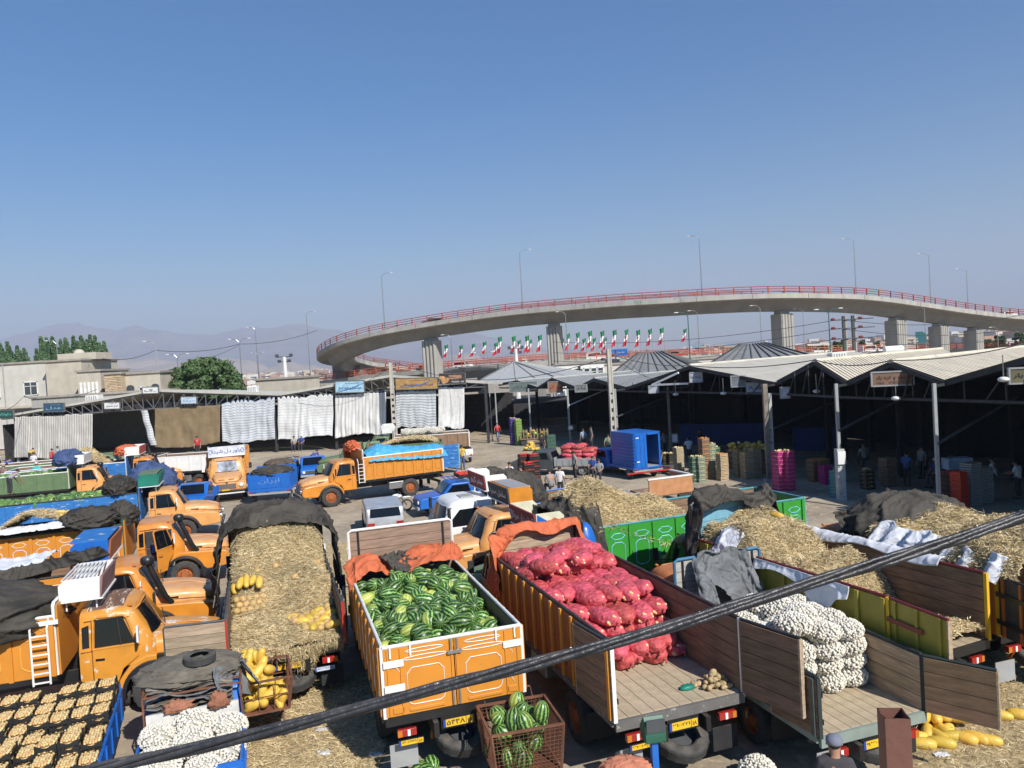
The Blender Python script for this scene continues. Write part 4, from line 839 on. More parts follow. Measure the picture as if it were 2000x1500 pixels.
# ------------------------------------------------------------------ poles, street lamps, wires
def cpole(u, vt, vb, dist, label, w=.3, holes=True):
    base = D(u, vb, dist); top = D(u, vt, dist); h = top.z; x = (base.x + top.x) / 2; t = thing('concrete_pole', label, 'utility pole', (base.x, dist, 0), R(12))
    mb = MB(); n = 14
    for s in (-1, 1): mb.add([(s * w / 2 - .05, -w / 2, 0), (s * w / 2 + .05, -w / 2, 0), (s * w / 2 + .05, w / 2, 0), (s * w / 2 - .05, w / 2, 0), (s * w * .3 - .04, -w * .35, h), (s * w * .3 + .04, -w * .35, h), (s * w * .3 + .04, w * .35, h), (s * w * .3 - .04, w * .35, h)], [(0, 3, 2, 1), (4, 5, 6, 7), (0, 1, 5, 4), (1, 2, 6, 5), (2, 3, 7, 6), (3, 0, 4, 7)])
    for k in range(n):
        z = h * (k + .5) / n; mb.box((0, 0, z), (w * (1 - .35 * k / n), w * .7 * (1 - .3 * k / n), h / n * (.55 if k < n * .62 else 1.0)))
    mb.obj('shaft', mat('pole_concrete', (.42, .39, .33), rough=.9, var=.12, scale=2), t)
    MB().box((0, 0, h - .35), (1.1, .1, .1)).obj('cross_arm', RUST, t)
    for x_ in (-.45, 0, .45): MB().cyl((x_, 0, h - .3), (x_, 0, h - .08), .05, 6).obj('insulator', MAROON, t)
    return top
P1 = cpole(1200, 681, 880, 49, 'tall concrete ladder pole standing behind the blue box truck')
P2 = cpole(773, 708, 872, 70.5, 'concrete ladder pole in front of the curtains by the gold sign', .4)
def lamp(u, vt, vb, dist, label, two=False, m=STEEL, arm=1.2, rz=0, head=True):
    top = D(u, vt, dist); bz = 0 if vb is None else D(u, vb, dist).z; lamp_post((top.x, dist, bz), top.z - bz - .3, arm, rz, label, None, two, m)
GLP = mat('dark_green_pole', (.03, .10, .10), rough=.5)
lamp(110, 667, None, 112, 'pale lamp post in front of the poplars'); lamp(303, 668, None, 105, 'lamp post rising behind the brick house', m=GREYP)
lamp(467, 664, None, 118, 'double headed lamp post beside the round tree', True); lamp(498, 640, None, 150, 'thin far lamp post between the round tree and the flyover')
lamp(346, 694, None, 116, 'double lamp whose heads peep over the round tree', True); lamp(503, 690, None, 200, 'small far double lamp near the tan building', True)
lamp(1618, 606, None, 95, 'dark green double lamp post left of the twin power poles', True, GLP); lamp(1343, 612, None, 100, 'dark green lamp post in front of the last flag', False, GLP)
lamp(1484, 598, 690, 132, 'grey lamp post on the road bridge before the third pier'); lamp(1362, 608, 690, 136, 'thin lamp post right of the last flags'); lamp(1568, 604, 690, 140, 'thin lamp post just right of the third pier')
lamp(1805, 600, 690, 150, 'thin lamp post between the fourth and fifth pier'); lamp(1948, 640, None, 160, 'lamp post below the right end of the flyover'); lamp(1104, 610, 700, 140, 'thin mast between the second pier and the flags'); lamp(880, 655, 712, 140, 'thin mast beside the first pier')
lamp(944, 690, 712, 130, 'small double lamp among the left flags', True)
# floodlight mast and low mast
for u, vt, d, lb_ in ((555, 697, 110, 'floodlight mast with four lamp heads beside the tan building'), (1007, 681, 118, 'short white mast with ring of lamps behind the pyramid roof')):
    top = D(u, vt, d); t = thing('floodlight_mast', lb_, 'mast', (top.x, d, 0)); MB().cyl((0, 0, 0), (0, 0, top.z), .38, 8, .25).obj('shaft', WHITEW, t)
    MB().box((0, 0, top.z), (2.2, .12, .12)).box((0, 0, top.z - .7), (1.6, .12, .12)).obj('arm', DGREY, t)
    for x in (-1, 1):
        for z in (.2, -.6): MB().box((x * (1.0 if z > 0 else .7), -.1, top.z + z), (.45, .3, .4)).obj('floodlight', DGREY, t)
# twin power poles with cross arms
t = thing('power_pole_pair', 'twin dark power poles carrying insulators and cross arms', 'utility pole', tuple(G(1660, 800)[:2]) + (0,)); t.location = (D(1660, 700, 82).x, 82, 0)
TZ = D(1650, 617, 82).z
for s in (-1, 1): MB().box((s * .5, 0, TZ / 2), (.28, .3, TZ)).obj('pole', DGREY, t); MB().box((s * .5 + .2, .02, TZ / 2), (.16, .3, TZ)).obj('pole_face', CONC, t)
for k, (v, L_) in enumerate(((624, 4.4), (641, 4.6), (661, 5.0))):
    z = D(1660, v, 82).z; MB().box((.4, -.2, z), (L_, .1, .1)).obj('cross_arm', DGREY, t)
    for x in (-1.7, 1.2): MB().ell((x, -.2, z + .1), (.28, .15, .16), 8, 5).obj('insulator', MAROON, t)
t = thing('traffic_sign', 'dark teal direction sign board beside the fifth pier', 'sign', tuple(D(1801, 660, 120))); MB().box((0, 0, 0), (1.2, .1, 1.6)).box((-.4, 0, .5), (1.2, .08, 1.0)).obj('board', mat('teal_sign', (.01, .10, .11)), t); MB().cyl((.6, .1, -6), (.6, .1, .8), .08, 6).obj('pole', GREYP, t)
def wire(pts, label, r=.018, sag=.6, m=DGREY):
    P = []
    for a, b_ in zip(pts[:-1], pts[1:]):
        for k in range(12): f_ = k / 12; q = Vector(a).lerp(Vector(b_), f_); q.z -= sag * 4 * f_ * (1 - f_); P.append(q)
    P.append(Vector(pts[-1])); t = thing('overhead_wire', label, 'wire', tuple(P[0])); MB().tube([p - P[0] for p in P], r, 4).obj('strand', m, t)
wire([D(200, 700, 100), D(303, 684, 105), D(467, 672, 118), D(620, 645, 130)], 'sagging wire from the poplars to the tall lamp post', .04)
wire([D(380, 706, 110), D(467, 674, 118)], 'short wire running down behind the round tree', .03, .3)
wire([D(-20, 800, 70), D(45, 775, 78), D(190, 760, 84)], 'thin wire above the green sign', .03)
wire([P2, D(590, 770, 73), D(500, 760, 85)], 'wire from the concrete pole to the tan building', .02, 1)
wire([P2, P1 + Vector((0, 0, -.4))], 'cable slung between the two concrete poles', .025, 1.6)
wire([P1 + Vector((-.4, 0, -.3)), D(1346, 714, 48.6), D(1592, 703, 39.2), D(1740, 704, 33.7), D(2040, 660, 33)], 'black cable lying over the cream roofs', .025, .25)
wire([P1 + Vector((0, 0, -.6)), D(1300, 745, 52), D(1350, 752, 49)], 'drooping wire from the concrete pole to the sheds', .02, .3)
wire([P1 + Vector((.4, 0, -.3)), D(1280, 735, 75), D(1340, 740, 76)], 'thin wire crossing the seamed roof', .018, .5)
for k, (v0, v1, v2) in enumerate(((653, 624, 618), (674, 641, 640), (690, 661, 652))):
    wire([D(1080, v0 + 15, 110), D(1640, v1, 82), D(2040, v2 - 12 + k * 4, 80)], 'long power line on the %s cross arm of the twin poles' % ('top', 'middle', 'bottom')[k], .03, 1.0)
wire([D(1715, 690, 60), D(1815, 700, 60)], 'low wire over the far roof ridge', .02, .2)
for i_, (u, v, d) in enumerate(((1690, 692, 60), (1740, 690, 62))):
    pass
def ac_unit(u0, u1, v0, v1, d, label):
    a, b_ = D(u0, v1, d), D(u1, v0, d); w, h = abs(b_.x - a.x), b_.z - a.z; t = thing('air_cooler', label, 'air cooler', ((a.x + b_.x) / 2, d, a.z)); MB().box((0, 0, h / 2), (w, w * .9, h)).obj('case', WHITEW, t, bev=.03)
    for k in range(5): MB().box((-w * .36 + k * w * .18, -w * .46, h / 2), (w * .1, .03, h * .75)).obj('louvre', GREYP, t)
ac_unit(173, 196, 771, 785, 82, 'white slatted air cooler on the left canopy roof'); ac_unit(486, 503, 753, 769, 80, 'pale blue white air cooler beside the tan building'); ac_unit(1621, 1648, 688, 702, 60, 'white green water cooler behind the cream roof')
t = thing('water_tank', 'white plastic tank frame on the far cream roof', 'tank', tuple(D(1745, 690, 60))); MB().cyl((-.7, 0, .3), (.7, 0, .3), .3, 10).obj('tank', WHITE, t, smooth=True); MB().box((0, 0, -.1), (1.6, .6, .1)).obj('cradle', WHITE, t)
# air haze
hb = MB().box((0, 5600, 440), (40400, 12400, 910)); 
hm = bpy.data.materials.new('air_haze'); hm.use_nodes = True; hn = hm.node_tree.nodes; hn.remove(hn['Principled BSDF'])
pv = hn.new('ShaderNodeVolumePrincipled'); pv.inputs['Color'].default_value = (.74, .81, 1, 1); pv.inputs['Density'].default_value = 1.9e-4; pv.inputs['Anisotropy'].default_value = 0
hm.node_tree.links.new(pv.outputs[0], hn['Material Output'].inputs['Volume'])
tag(hb.obj('haze', hm), kind='stuff')
# ================================================================== VEHICLES
WM = {}
def wheel_mesh(r=.5, w=.26, rim=RUSTO):
    k = (r, w, rim.name)
    if k not in WM:
        h = w / 2; rr = r * .56
        prof = [(rr, -h * .8), (rr * 1.12, -h), (r * .86, -h), (r * .96, -h * .85), (r, -h * .62), (r, -h * .2), (r * .985, 0), (r, h * .2), (r, h * .62), (r * .96, h * .85), (r * .86, h), (rr * 1.12, h), (rr, h * .8)]
        T = Matrix.Rotation(R(90), 4, 'Y')
        ty = MB().lathe(prof, 40, T, tread=((3, 4, 5, 7, 8, 9), r * .03)).mesh('tyre', TYRE, smooth=30)
        mb = MB().lathe([(rr, -h * .8), (rr * .97, -h * .75), (rr * .9, 0), (rr * .7, h * .15), (rr * .5, h * .2), (rr * .42, h * .6), (.0, h * .65)], 24, T).lathe([(rr, h * .8), (rr * .98, h * .8), (rr * .93, 0)], 24, T).lathe([(rr * .75, -h * .1), (0, -h * .1)], 20, T)
        for i in range(8):
            t = math.pi * i / 4; mb.cyl((h * .1, math.cos(t) * rr * .6, math.sin(t) * rr * .6), (h * .45, math.cos(t) * rr * .6, math.sin(t) * rr * .6), r * .045, 6)
        WM[k] = (ty, mb.mesh('rim', rim, smooth=30))
    return WM[k]
def wheel(parent, x, y, z, r=.5, w=.26, rim=RUSTO, name='wheel'):
    ty, ri = wheel_mesh(r, w, rim); o = inst(name, ty, parent, TR(x, y, z) @ Matrix.Rotation(0 if x > 0 else math.pi, 4, 'Z'))
    inst('rim', ri, o); return o
def rrect(w, h, r, n=4, cx=0, cz=0):
    out = []
    for sx, sz, a0 in ((1, -1, -90), (1, 1, 0), (-1, 1, 90), (-1, -1, 180)):
        for i in range(n + 1):
            t = R(a0 + 90 * i / n); out.append((cx + sx * (w / 2 - r) + r * math.cos(t), cz + sz * (h / 2 - r) + r * math.sin(t)))
    return out
def loft(mb, secs, mi=0, cap0=True, cap1=True):
    n = len(secs[0]); o = len(mb.v); vs = [p for s in secs for p in s]
    fs = [(i * n + j, i * n + (j + 1) % n, (i + 1) * n + (j + 1) % n, (i + 1) * n + j) for i in range(len(secs) - 1) for j in range(n)]
    if cap0: fs.append(tuple(range(n))[::-1])
    if cap1: fs.append(tuple(range((len(secs) - 1) * n, len(secs) * n)))
    return mb.add(vs, fs, mi)
def cab_section(y0, y1, wl, wt, z0, zb, z1, r=.2, crown=.05):
    """cab cross-section; y runs from y0 at the sill to y1 at the roof (raked)"""
    pts = [(-wl, z0), (-wl - .015, (z0 + zb) / 2), (-wl, zb)]
    for i in range(5):
        t = R(180 - 90 * i / 4); pts.append((-wt + r + r * math.cos(t), z1 - r + r * math.sin(t)))
    pts.append((0, z1 + crown)); right = [(-x, z) for x, z in pts[:-1]][::-1]; out = []
    for x, z in pts + right:
        f = max(0, min(1, (z - zb) / (z1 - zb))); out.append((x, y0 + (y1 - y0) * f, z))
    return out
def bonnet_cab(t, y0, paint, hoodp=None, roofp=None, rim=RUSTO, snorkel=False, door_open=False, seed=0, bumper=BLACKP, plate=None, mirror=True, visor=None, wr=.5, glare=False, grille=True):
    """rounded normal-control lorry cab; y0 = rear wall of the cab, faces +Y"""
    B = TR(0, y0, 0); hoodp = hoodp or paint; roofp = roofp or paint
    z0, zb, z1 = .82, 1.62, 2.42
    zf = 1.16
    secs = [cab_section(.0, .06, .98, .80, z0, zb, z1 - .06, .26), cab_section(-.02, .0, 1.05, .90, z0, zb, z1 - .02, .22), cab_section(.12, .12, 1.07, .93, z0, zb, z1, .2), cab_section(.72, .66, 1.07, .95, z0, zb, z1 + .02, .2), cab_section(.76, .70, 1.07, .95, zf, zb, z1 + .02, .2),
            cab_section(1.28, .92, 1.06, .93, zf, zb, z1 - .01, .2), cab_section(1.38, 1.04, 1.03, .90, zf, zb, z1 - .06, .22), cab_section(1.50, 1.11, .9, .78, zf, zb, z1 - .14, .25, .06)]
    mb = MB(); loft(mb, secs); cab = mb.obj('cab', paint, t, smooth=50, M=B)
    if roofp is not paint:
        s2 = [cab_section(.14, .14, 1.07, .80, z0, zb, z1 + .012, .05), cab_section(.65, .62, 1.07, .80, z0, zb, z1 + .032, .05), cab_section(1.2, .86, 1.06, .76, z0, zb, z1 + .008, .06)]
        s2 = [[p for p in s if p[2] > z1 - .1] for s in s2]; m2 = MB(); n = len(s2[0])
        m2.add([p for s in s2 for p in s], [(i * n + j, i * n + j + 1, (i + 1) * n + j + 1, (i + 1) * n + j) for i in range(2) for j in range(n - 1)]); m2.obj('roof', roofp, t, smooth=50, M=B)
    MB().tube([(-.95, .1, z1 - .17), (-.97, .65, z1 - .15), (-.93, 1.0, z1 - .19), (-.5, 1.16, z1 - .07), (.5, 1.16, z1 - .07), (.93, 1.0, z1 - .19), (.97, .65, z1 - .15), (.95, .1, z1 - .17)], .022, 6).obj('rain_gutter', paint, t, M=B)
    # windshield: curved panel raked with the front of the cab
    def wsh(d, shrink=0.0):
        out = []
        for a, b_ in rrect(1.66 - shrink, .60 - shrink, .16, 4, 0, 0):
            z = 1.99 + b_; f = (z - zb) / (z1 - zb); y = 1.51 - .42 * f - .30 * (abs(a) / .9) ** 2.6 + d; out.append((a, y, z))
        return out
    o_, i_ = wsh(.03, -.07), wsh(.045, 0)
    n = len(i_); 
    def strip(P, d, n_=12):   # fill a curved rounded rectangle by columns
        mb = MB(); zs = 6
        def f(a, b_):
            x = (a - .5) * 1.64; hh = .30 - (.13 * max(0, (abs(x) - .66) / .16) ** 2 if abs(x) > .66 else 0); z = 1.99 + (b_ - .5) * 2 * hh
            return (x, 1.51 - .42 * (z - zb) / (z1 - zb) - .30 * (abs(x) / .9) ** 2.6 + d, z)
        return mb.grid(f, n_, zs)
    strip(None, .035, 16).obj('windshield', mat('bright_glass', (.35, .38, .42), rough=.08, var=.9, scale=1.6, patch=.35, col2=(.02, .02, .025), pscale=1.5) if glare else GLASS, t, smooth='all', M=B)  # the bright variant has glare painted into the glass colour
    mb = MB(); mb.tube([Vector(p) + Vector((0, .012, 0)) for p in wsh(.035, -.02)], .026, 6, closed=True); mb.obj('windshield_seal', BLACK, t, smooth=True, M=B)
    # doors, side windows
    for s in (-1, 1):
        X = lambda z: s * ((1.075 if z < zb else 1.07 - (z - zb) / (z1 - zb) * .13) + .006)
        opened = door_open and s == door_open
        H = Matrix.Translation((s * 1.07, 1.12, 0)) @ Matrix.Rotation(s * R(58), 4, 'Z') @ Matrix.Translation((-s * 1.07, -1.12, 0)) if opened else Matrix.Identity(4)
        lo = [(.25, .84), (.25, 1.62), (1.15, 1.62), (1.17, 1.36), (.84, 1.12), (.72, .84)]
        mb = MB().add([(X(z), y, z) for y, z in lo] + [(X(z) + s * .025, y, z) for y, z in lo], [tuple(range(6)) if s < 0 else tuple(range(6))[::-1], tuple(range(6, 12))[::-1] if s < 0 else tuple(range(6, 12))] + [(i, (i + 1) % 6, 6 + (i + 1) % 6, 6 + i) for i in range(6)])
        fr = [(.25, 1.62), (.27, 2.26), (.35, 2.30), (.88, 2.28), (.95, 2.22), (1.15, 1.62)]
        for a, b_ in zip(fr[:-1], fr[1:]): mb.bar((X(a[1]) + s * .012, a[0], a[1]), (X(b_[1]) + s * .012, b_[0], b_[1]), .05, .035)
        mb.bar((X(1.63) + s * .012, .25, 1.63), (X(1.63) + s * .012, 1.15, 1.63), .05, .04)
        door = mb.obj('door', paint, t, bev=.01, M=B @ H)
        wp = [(.29, 1.66), (.31, 2.25), (.87, 2.24), (1.10, 1.66)]
        MB().add([(X(z) + s * .004, y, z) for y, z in wp], [(0, 1, 2, 3)]).obj('side_window', GLASS, door)
        MB().bar((X(1.66) + s * .02, .82, 1.66), (X(2.24) + s * .02, .76, 2.24), .03).obj('window_divider', BLACK, door)
        MB().bar((X(1.4) + s * .05, .31, 1.42), (X(1.4) + s * .05, .49, 1.41), .03).obj('handle', CHROME, door)
        qw = [(.05, 1.68), (.05, 2.12), (.19, 2.16), (.19, 1.68)]
        MB().add([(X(z) + s * .003, y, z) for y, z in qw], [(0, 1, 2, 3)]).obj('quarter_window', GLASS, t, M=B)
        if opened:
            MB().box((s * 1.0, .68, 1.56), (.17, .84, 1.25)).obj('opening_shade_slab', DARKWALL, t, M=B)  # dark slab stands for the shaded cab interior behind the open door
            MB().box((s * 1.12, .62, 1.60), (.10, .34, .30)).obj('cooler_box', BLUE, t, M=B, bev=.02); MB().box((s * 1.12, .62, 1.78), (.11, .35, .08)).obj('cooler_lid', WHITE, t, M=B, bev=.01); MB().box((s * 1.11, .62, 1.0), (.1, .26, .3)).obj('jerry_can', WHITE, t, M=B, bev=.02); MB().box((s * 1.1, .62, 1.36), (.08, .6, .06)).obj('seat', MAROON, t, M=B)
        if mirror:
            MB().tube([(X(1.8), 1.13, 1.75), (s * 1.32, 1.2, 1.78), (s * 1.36, 1.2, 2.0)], .014, 5).obj('mirror_arm', BLACK, t, M=B)
            MB().box((s * 1.37, 1.21, 1.92), (.17, .05, .36)).obj('mirror', WHITEW if s > 0 else BLACK, t, bev=.02, M=B)
    # hood
    def hs(y, w, zt, zl, drop=.0):
        pts = []
        for i in range(13):
            a = math.pi - math.pi * i / 12; ex = .42
            x = w * math.copysign(abs(math.cos(a)) ** ex, math.cos(a)); z = zl + (zt - zl) * abs(math.sin(a)) ** ex; pts.append((x, y, z))
        return pts + [(w, y, .75), (-w, y, .75)]
    mb = MB(); loft(mb, [hs(1.30, .88, 1.67, 1.2), hs(1.8, .85, 1.655, 1.2), hs(2.4, .78, 1.58, 1.2), hs(2.72, .73, 1.50, 1.15), hs(2.86, .69, 1.43, 1.1), hs(2.95, .60, 1.33, 1.05)])
    hood = mb.obj('hood', hoodp, t, smooth=55, M=B)
    MB().tube([(-.85, 1.5, 1.38), (-.80, 2.3, 1.33), (-.72, 2.8, 1.26), (-.62, 2.965, 1.22), (.62, 2.965, 1.22), (.72, 2.8, 1.26), (.80, 2.3, 1.33), (.85, 1.5, 1.38)], .011, 4).obj('hood_seam', BLACKP, t, M=B)
    # fenders with wheel arches, nose
    wy = 1.45; arch = [(wy + .62 * math.cos(R(a)), .52 + .62 * math.sin(R(a))) for a in range(172, 7, -15)]
    prof = [(.72, .62), (.78, .62)] + arch + [(2.2, .62), (2.72, .66), (2.98, .70), (3.02, .9), (2.98, 1.1), (2.86, 1.22), (2.5, 1.27), (1.9, 1.30), (1.3, 1.33), (1.0, 1.2), (.72, .84)]
    for s in (-1, 1):
        MB().prism(prof, s * .55, s * 1.09, 0).obj('fender', paint, t, bev=.055, M=B, seg=3)
        al = [(wy + .62 * math.cos(R(a)), .52 + .62 * math.sin(R(a))) for a in range(190, -11, -10)]
        mb = MB(); n = len(al); vs = []
        for a in range(190, -11, -10):
            for rr, x in ((.60, 1.0), (.60, 1.16), (.68, 1.14), (.70, 1.0)): vs.append((s * x, wy + rr * math.cos(R(a)), .52 + rr * math.sin(R(a))))
        mb.add(vs, [(4 * i + j, 4 * i + (j + 1) % 4, 4 * i + 4 + (j + 1) % 4, 4 * i + 4 + j) for i in range(n - 1) for j in range(4)]); mb.obj('wheel_arch', BLACKP, t, smooth=40, M=B)
        wheel(t, s * .97, y0 + wy, wr, wr, .27, rim)
        # headlight
        hl = MB().cyl((s * .80, 2.9, 1.0), (s * .80, 3.05, 1.0), .155, 16, .14).obj('headlight', CHROME, t, smooth=True, M=B); MB().ell((s * .80, 3.04, 1.0), (.125, .035, .125), 14, 6).obj('lens', LENS, hl, smooth='all')
        MB().ell((s * 1.0, 2.93, 1.12), (.05, .08, .05), 8, 5).obj('indicator', AMBER, t, M=B)
    MB().prism([(-.6, .72), (.6, .72), (.62, 1.16), (-.62, 1.16)], 2.6, 2.985, 1).obj('nose', paint, t, bev=.03, M=B)
    if grille:
        gr = MB().box((0, 2.99, .95), (1.02, .03, .30)).obj('grille', mat('dull_grille', (.17, .13, .11), rough=.5), t, M=B); sl_ = MB()
        for k in range(6): MB().box((0, 3.012, .83 + k * .048), (1.0, .02, .018)).obj('slat', STEEL, gr)
        for s in (-1, 1): MB().box((s * .28, 2.92, 1.365), (.34, .1, .03)).obj('vent', RUSTO, hood)
    MB().box((0, 3.06, .60), (2.25, .12, .24)).obj('bumper', bumper, t, bev=.03, M=B)
    MB().box((0, 3.125, .56), (2.15, .02, .07)).obj('bumper_strip', WHITE, t, M=B)
    for s in (-1, 1): MB().prism([(-.35, .5), (.12, .5), (.12, 1.0), (-.1, 1.0), (-.1, .7), (-.35, .7)], s * .98, s * 1.1, 0, M=TR(0, .45, -.05)).obj('step', BLACKP, t, M=B)
    if plate: plate_part(t, plate, B @ TR(.1, 3.15, .78, rz=math.pi), .5, .12)
    for s in (-1, 1):   # wipers, hood side vents, roof lamps, trim line
        MB().tube([(s * .08, 1.60, 1.66), (s * .45, 1.50, 1.95)], .009, 4).obj('wiper', BLACKP, t, M=B)
        MB().box((s * .872, 1.9, 1.5), (.02, .34, .035)).obj('badge', CHROME, t, M=B @ TR(-s * .02, 0, -.08)); MB().ell((s * .75, 1.0, z1 + .0), (.04, .06, .03), 8, 5).obj('roof_lamp', AMBER, t, M=B)
        MB().tube([(s * 1.085, .02, 1.60), (s * 1.088, 1.2, 1.60)], .008, 4).obj('body_seam', RUSTO, t, M=B); MB().tube([(s * 1.1, .24, .86), (s * 1.1, .24, 1.62), (s * 1.04, .26, 2.28)], .007, 4).obj('door_seam', BLACKP, t, M=B)
    MB().tube([(0, 1.45, z1 - .74), (0, 2.3, 1.62), (0, 2.85, 1.46)], .012, 4).obj('hood_ridge', hoodp, t, M=B); MB().cyl((0, 3.0, 1.2), (0, 3.03, 1.2), .06, 14).obj('emblem', CHROME, t, M=B)
    if snorkel:
        s = snorkel; mb = MB().tube([(s * .98, 1.9, 1.3), (s * 1.07, 1.75, 1.55), (s * 1.1, 1.5, 2.2), (s * 1.1, 1.4, 2.5)], .085, 10); mb.obj('snorkel', BLACKP, t, smooth=True, M=B)
        MB().lathe([(.0, .22), (.12, .22), (.17, .17), (.18, .1), (.17, .02), (.13, 0), (.05, 0)], 18, TR(s * 1.1, 1.38, 2.48)).obj('snorkel_cap', BLACKP, t, smooth=40, M=B)
    if visor: visor_box(t, y0, visor)
def plate_part(t, txt, M, w=.52, h=.12, m=None):
    p = MB().box((0, 0, 0), (w, .015, h)).obj('number_plate', m or mat('yellow_plate', (.72, .44, .02), rough=.4, var=.05), t, M=M)
    f = MB()
    for s in (-1, 1): f.box((s * w / 2, -.004, 0), (.008, .02, h)); f.box((0, -.004, s * h / 2), (w, .02, .008))
    f.box((w * .26, -.004, 0), (.006, .02, h)); f.obj('plate_border', INK, p)
    MB().box((-w * .45, -.009, 0), (w * .08, .01, h * .9)).obj('plate_band', mat('plate_blue', (.02, .06, .35)), p)
    lettering(txt, INK if not m else BLUEINK, p, TR(-w * .08, -.0105, 0) @ UP, w * .6, h * .6, raw=True, bold=.02)
    lettering('۱۸', INK if not m else BLUEINK, p, TR(w * .38, -.0105, -h * .06) @ UP, w * .15, h * .5, raw=True, bold=.02)
def visor_box(t, y0, v):
    """roof box over the cab with a written front board"""
    w = v.get('w', 2.1); y1 = y0 + v.get('y', .42); z = v.get('z', 2.7); h = v.get('h', .55); d = v.get('d', .8)
    b = MB().box((0, y1, z + h / 2), (w, .05, h)).obj('sign_board', v.get('m', RED), t, M=TR(0, 0, 0) @ Matrix.Translation((0, y1, z)) @ Matrix.Rotation(R(-8), 4, 'X') @ Matrix.Translation((0, -y1, -z)))
    if v.get('txt'): lettering(v['txt'], v.get('ink', WINK), b, TR(0, y1 + .032, z + h / 2) @ Matrix.Rotation(math.pi, 4, 'Z') @ UP, w * .78, h * .5)
    if v.get('orn'):
        mb = MB()
        for s in (-1, 1): mb.tube([(s * w * .44 + .09 * math.cos(a / 6 * 6.283), y1 + .03, z + h / 2 + .15 * math.sin(a / 6 * 6.283)) for a in range(6)], .018, 4, closed=True)
        mb.obj('ornament', v.get('ink', WINK), b)
    f = MB()
    for s in (-1, 1):
        e = MB().prism([(y1 - d, z), (y1, z), (y1 + .03, z + h), (y1 - d + .12, z + h), (y1 - d, z + h - .12)], s * (w / 2 - .015), s * (w / 2 + .015), 0).obj('side_panel', v.get('side', WHITE), t)
        if v.get('split'): MB().prism([(y1 - d, z), (y1, z), (y1 + .0, z + h * .96)], s * (w / 2 + .016), s * (w / 2 + .02), 0).obj('painted_triangle', v['split'], e)
        f.bar((s * w / 2, y1 - d, z - .01), (s * w / 2, y1 + .05, z - .01), .035)
    f.bar((-w / 2, y1 - d, z - .01), (w / 2, y1 - d, z - .01), .035).bar((-w / 2, y1 + .05, z - .01), (w / 2, y1 + .05, z - .01), .035)
    for s in (-1, 1):
        for yy in (y1 - d + .1, y1 - .1): f.bar((s * w * .4, yy, z), (s * w * .4, yy, z - .25), .03)
    f.obj('rack', WHITE, t)
    if v.get('slats'):
        for k in range(8): MB().bar((-w / 2, y1 - d + .08 + k * (d - .1) / 8, z + h * .98), (w / 2, y1 - d + .08 + k * (d - .1) / 8, z + h * .98), .03).obj('slat', WHITE, t)
    if v.get('lid'): MB().box((0, y1 - d / 2, z + h + .01), (w, d, .03)).obj('lid', v['lid'], t)
def modern_cab(t, y0, paint):
    B = TR(0, y0, 0); z0, zb, z1 = .8, 1.65, 2.5
    secs = [cab_section(0, 0, 1.1, .98, z0, zb, z1 - .05, .2, .03), cab_section(.1, .1, 1.14, 1.03, z0, zb, z1, .16, .04), cab_section(1.2, 1.15, 1.14, 1.03, z0, zb, z1 + .02, .16, .04), cab_section(1.75, 1.45, 1.13, 1.0, z0, zb, z1 - .03, .18, .04), cab_section(1.95, 1.62, 1.05, .9, z0, zb, z1 - .15, .22, .04)]
    mb = MB(); loft(mb, secs); mb.obj('cab', paint, t, smooth=50, M=B)
    def f(a, b_):
        x = (a - .5) * 1.95; z = 1.62 + b_ * .68; return (x, 1.98 - .33 * (z - zb) / (z1 - zb) - .26 * (abs(x) / 1.05) ** 3, z)
    MB().grid(f, 14, 5).obj('windshield', GLASS, t, smooth='all', M=B)
    for s in (-1, 1):
        X = lambda z: s * ((1.14 if z < zb else 1.14 - (z - zb) / (z1 - zb) * .11) + .008)
        w_ = [(.35, 1.62), (.35, 2.22), (1.28, 2.2), (1.62, 1.85), (1.62, 1.62)]
        d_ = [(.25, .9), (.25, 1.58), (1.7, 1.58), (1.7, 1.3), (1.3, .9)]
        dr = MB().add([(X(z), y, z) for y, z in d_] + [(X(z) + s * .02, y, z) for y, z in d_], [tuple(range(5))[::-1], tuple(range(5, 10))] + [(i, (i + 1) % 5, 5 + (i + 1) % 5, 5 + i) for i in range(5)]).obj('door', paint, t, M=B)
        MB().add([(X(z), y, z) for y, z in w_], [tuple(range(5))]).obj('side_window', GLASS, dr)
        MB().box((s * 1.36, 1.75, 2.15), (.16, .1, .42)).obj('mirror', BLACK, t, bev=.03, M=B); MB().bar((s * 1.12, 1.6, 2.3), (s * 1.36, 1.75, 2.3), .03).obj('mirror_arm', BLACK, t, M=B)
        wheel(t, s * .98, y0 + 1.1, .48, .48, .27, GREYP)
        MB().box((s * .8, 1.99, 1.05), (.3, .06, .18)).obj('headlight', LENS, t, M=B)
    MB().box((-.35, .85, z1 + .05), (.6, .5, .06)).obj('roof_hatch', GREYP, t, M=B, bev=.02); MB().box((0, 1.98, 1.4), (1.6, .05, .3)).obj('grille', DGREY, t, M=B)
    MB().box((0, 1.98, .72), (2.3, .2, .3)).obj('bumper', GREYP, t, bev=.03, M=B)
def oval(mb, y, z, w, h, x, r=.013):
    """notched oval line ornament in the YZ plane at x"""
    a, b_ = w / 2, h / 2; c = .22 * w; n_ = .06
    P = [(-a, -b_ + c), (-a + n_, -b_ + c - n_), (-a + c, -b_ + n_ * .4), (-a + c, -b_), (a - c, -b_), (a - c, -b_ + n_ * .4), (a - n_, -b_ + c - n_), (a, -b_ + c), (a, b_ - c), (a - n_, b_ - c + n_), (a - c, b_ - n_ * .4), (a - c, b_), (-a + c, b_), (-a + c, b_ - n_ * .4), (-a + n_, b_ - c + n_), (-a, b_ - c)]
    return mb.tube([(x, y + p, z + q) for p, q in P], r, 4, closed=True)
PLM = {}
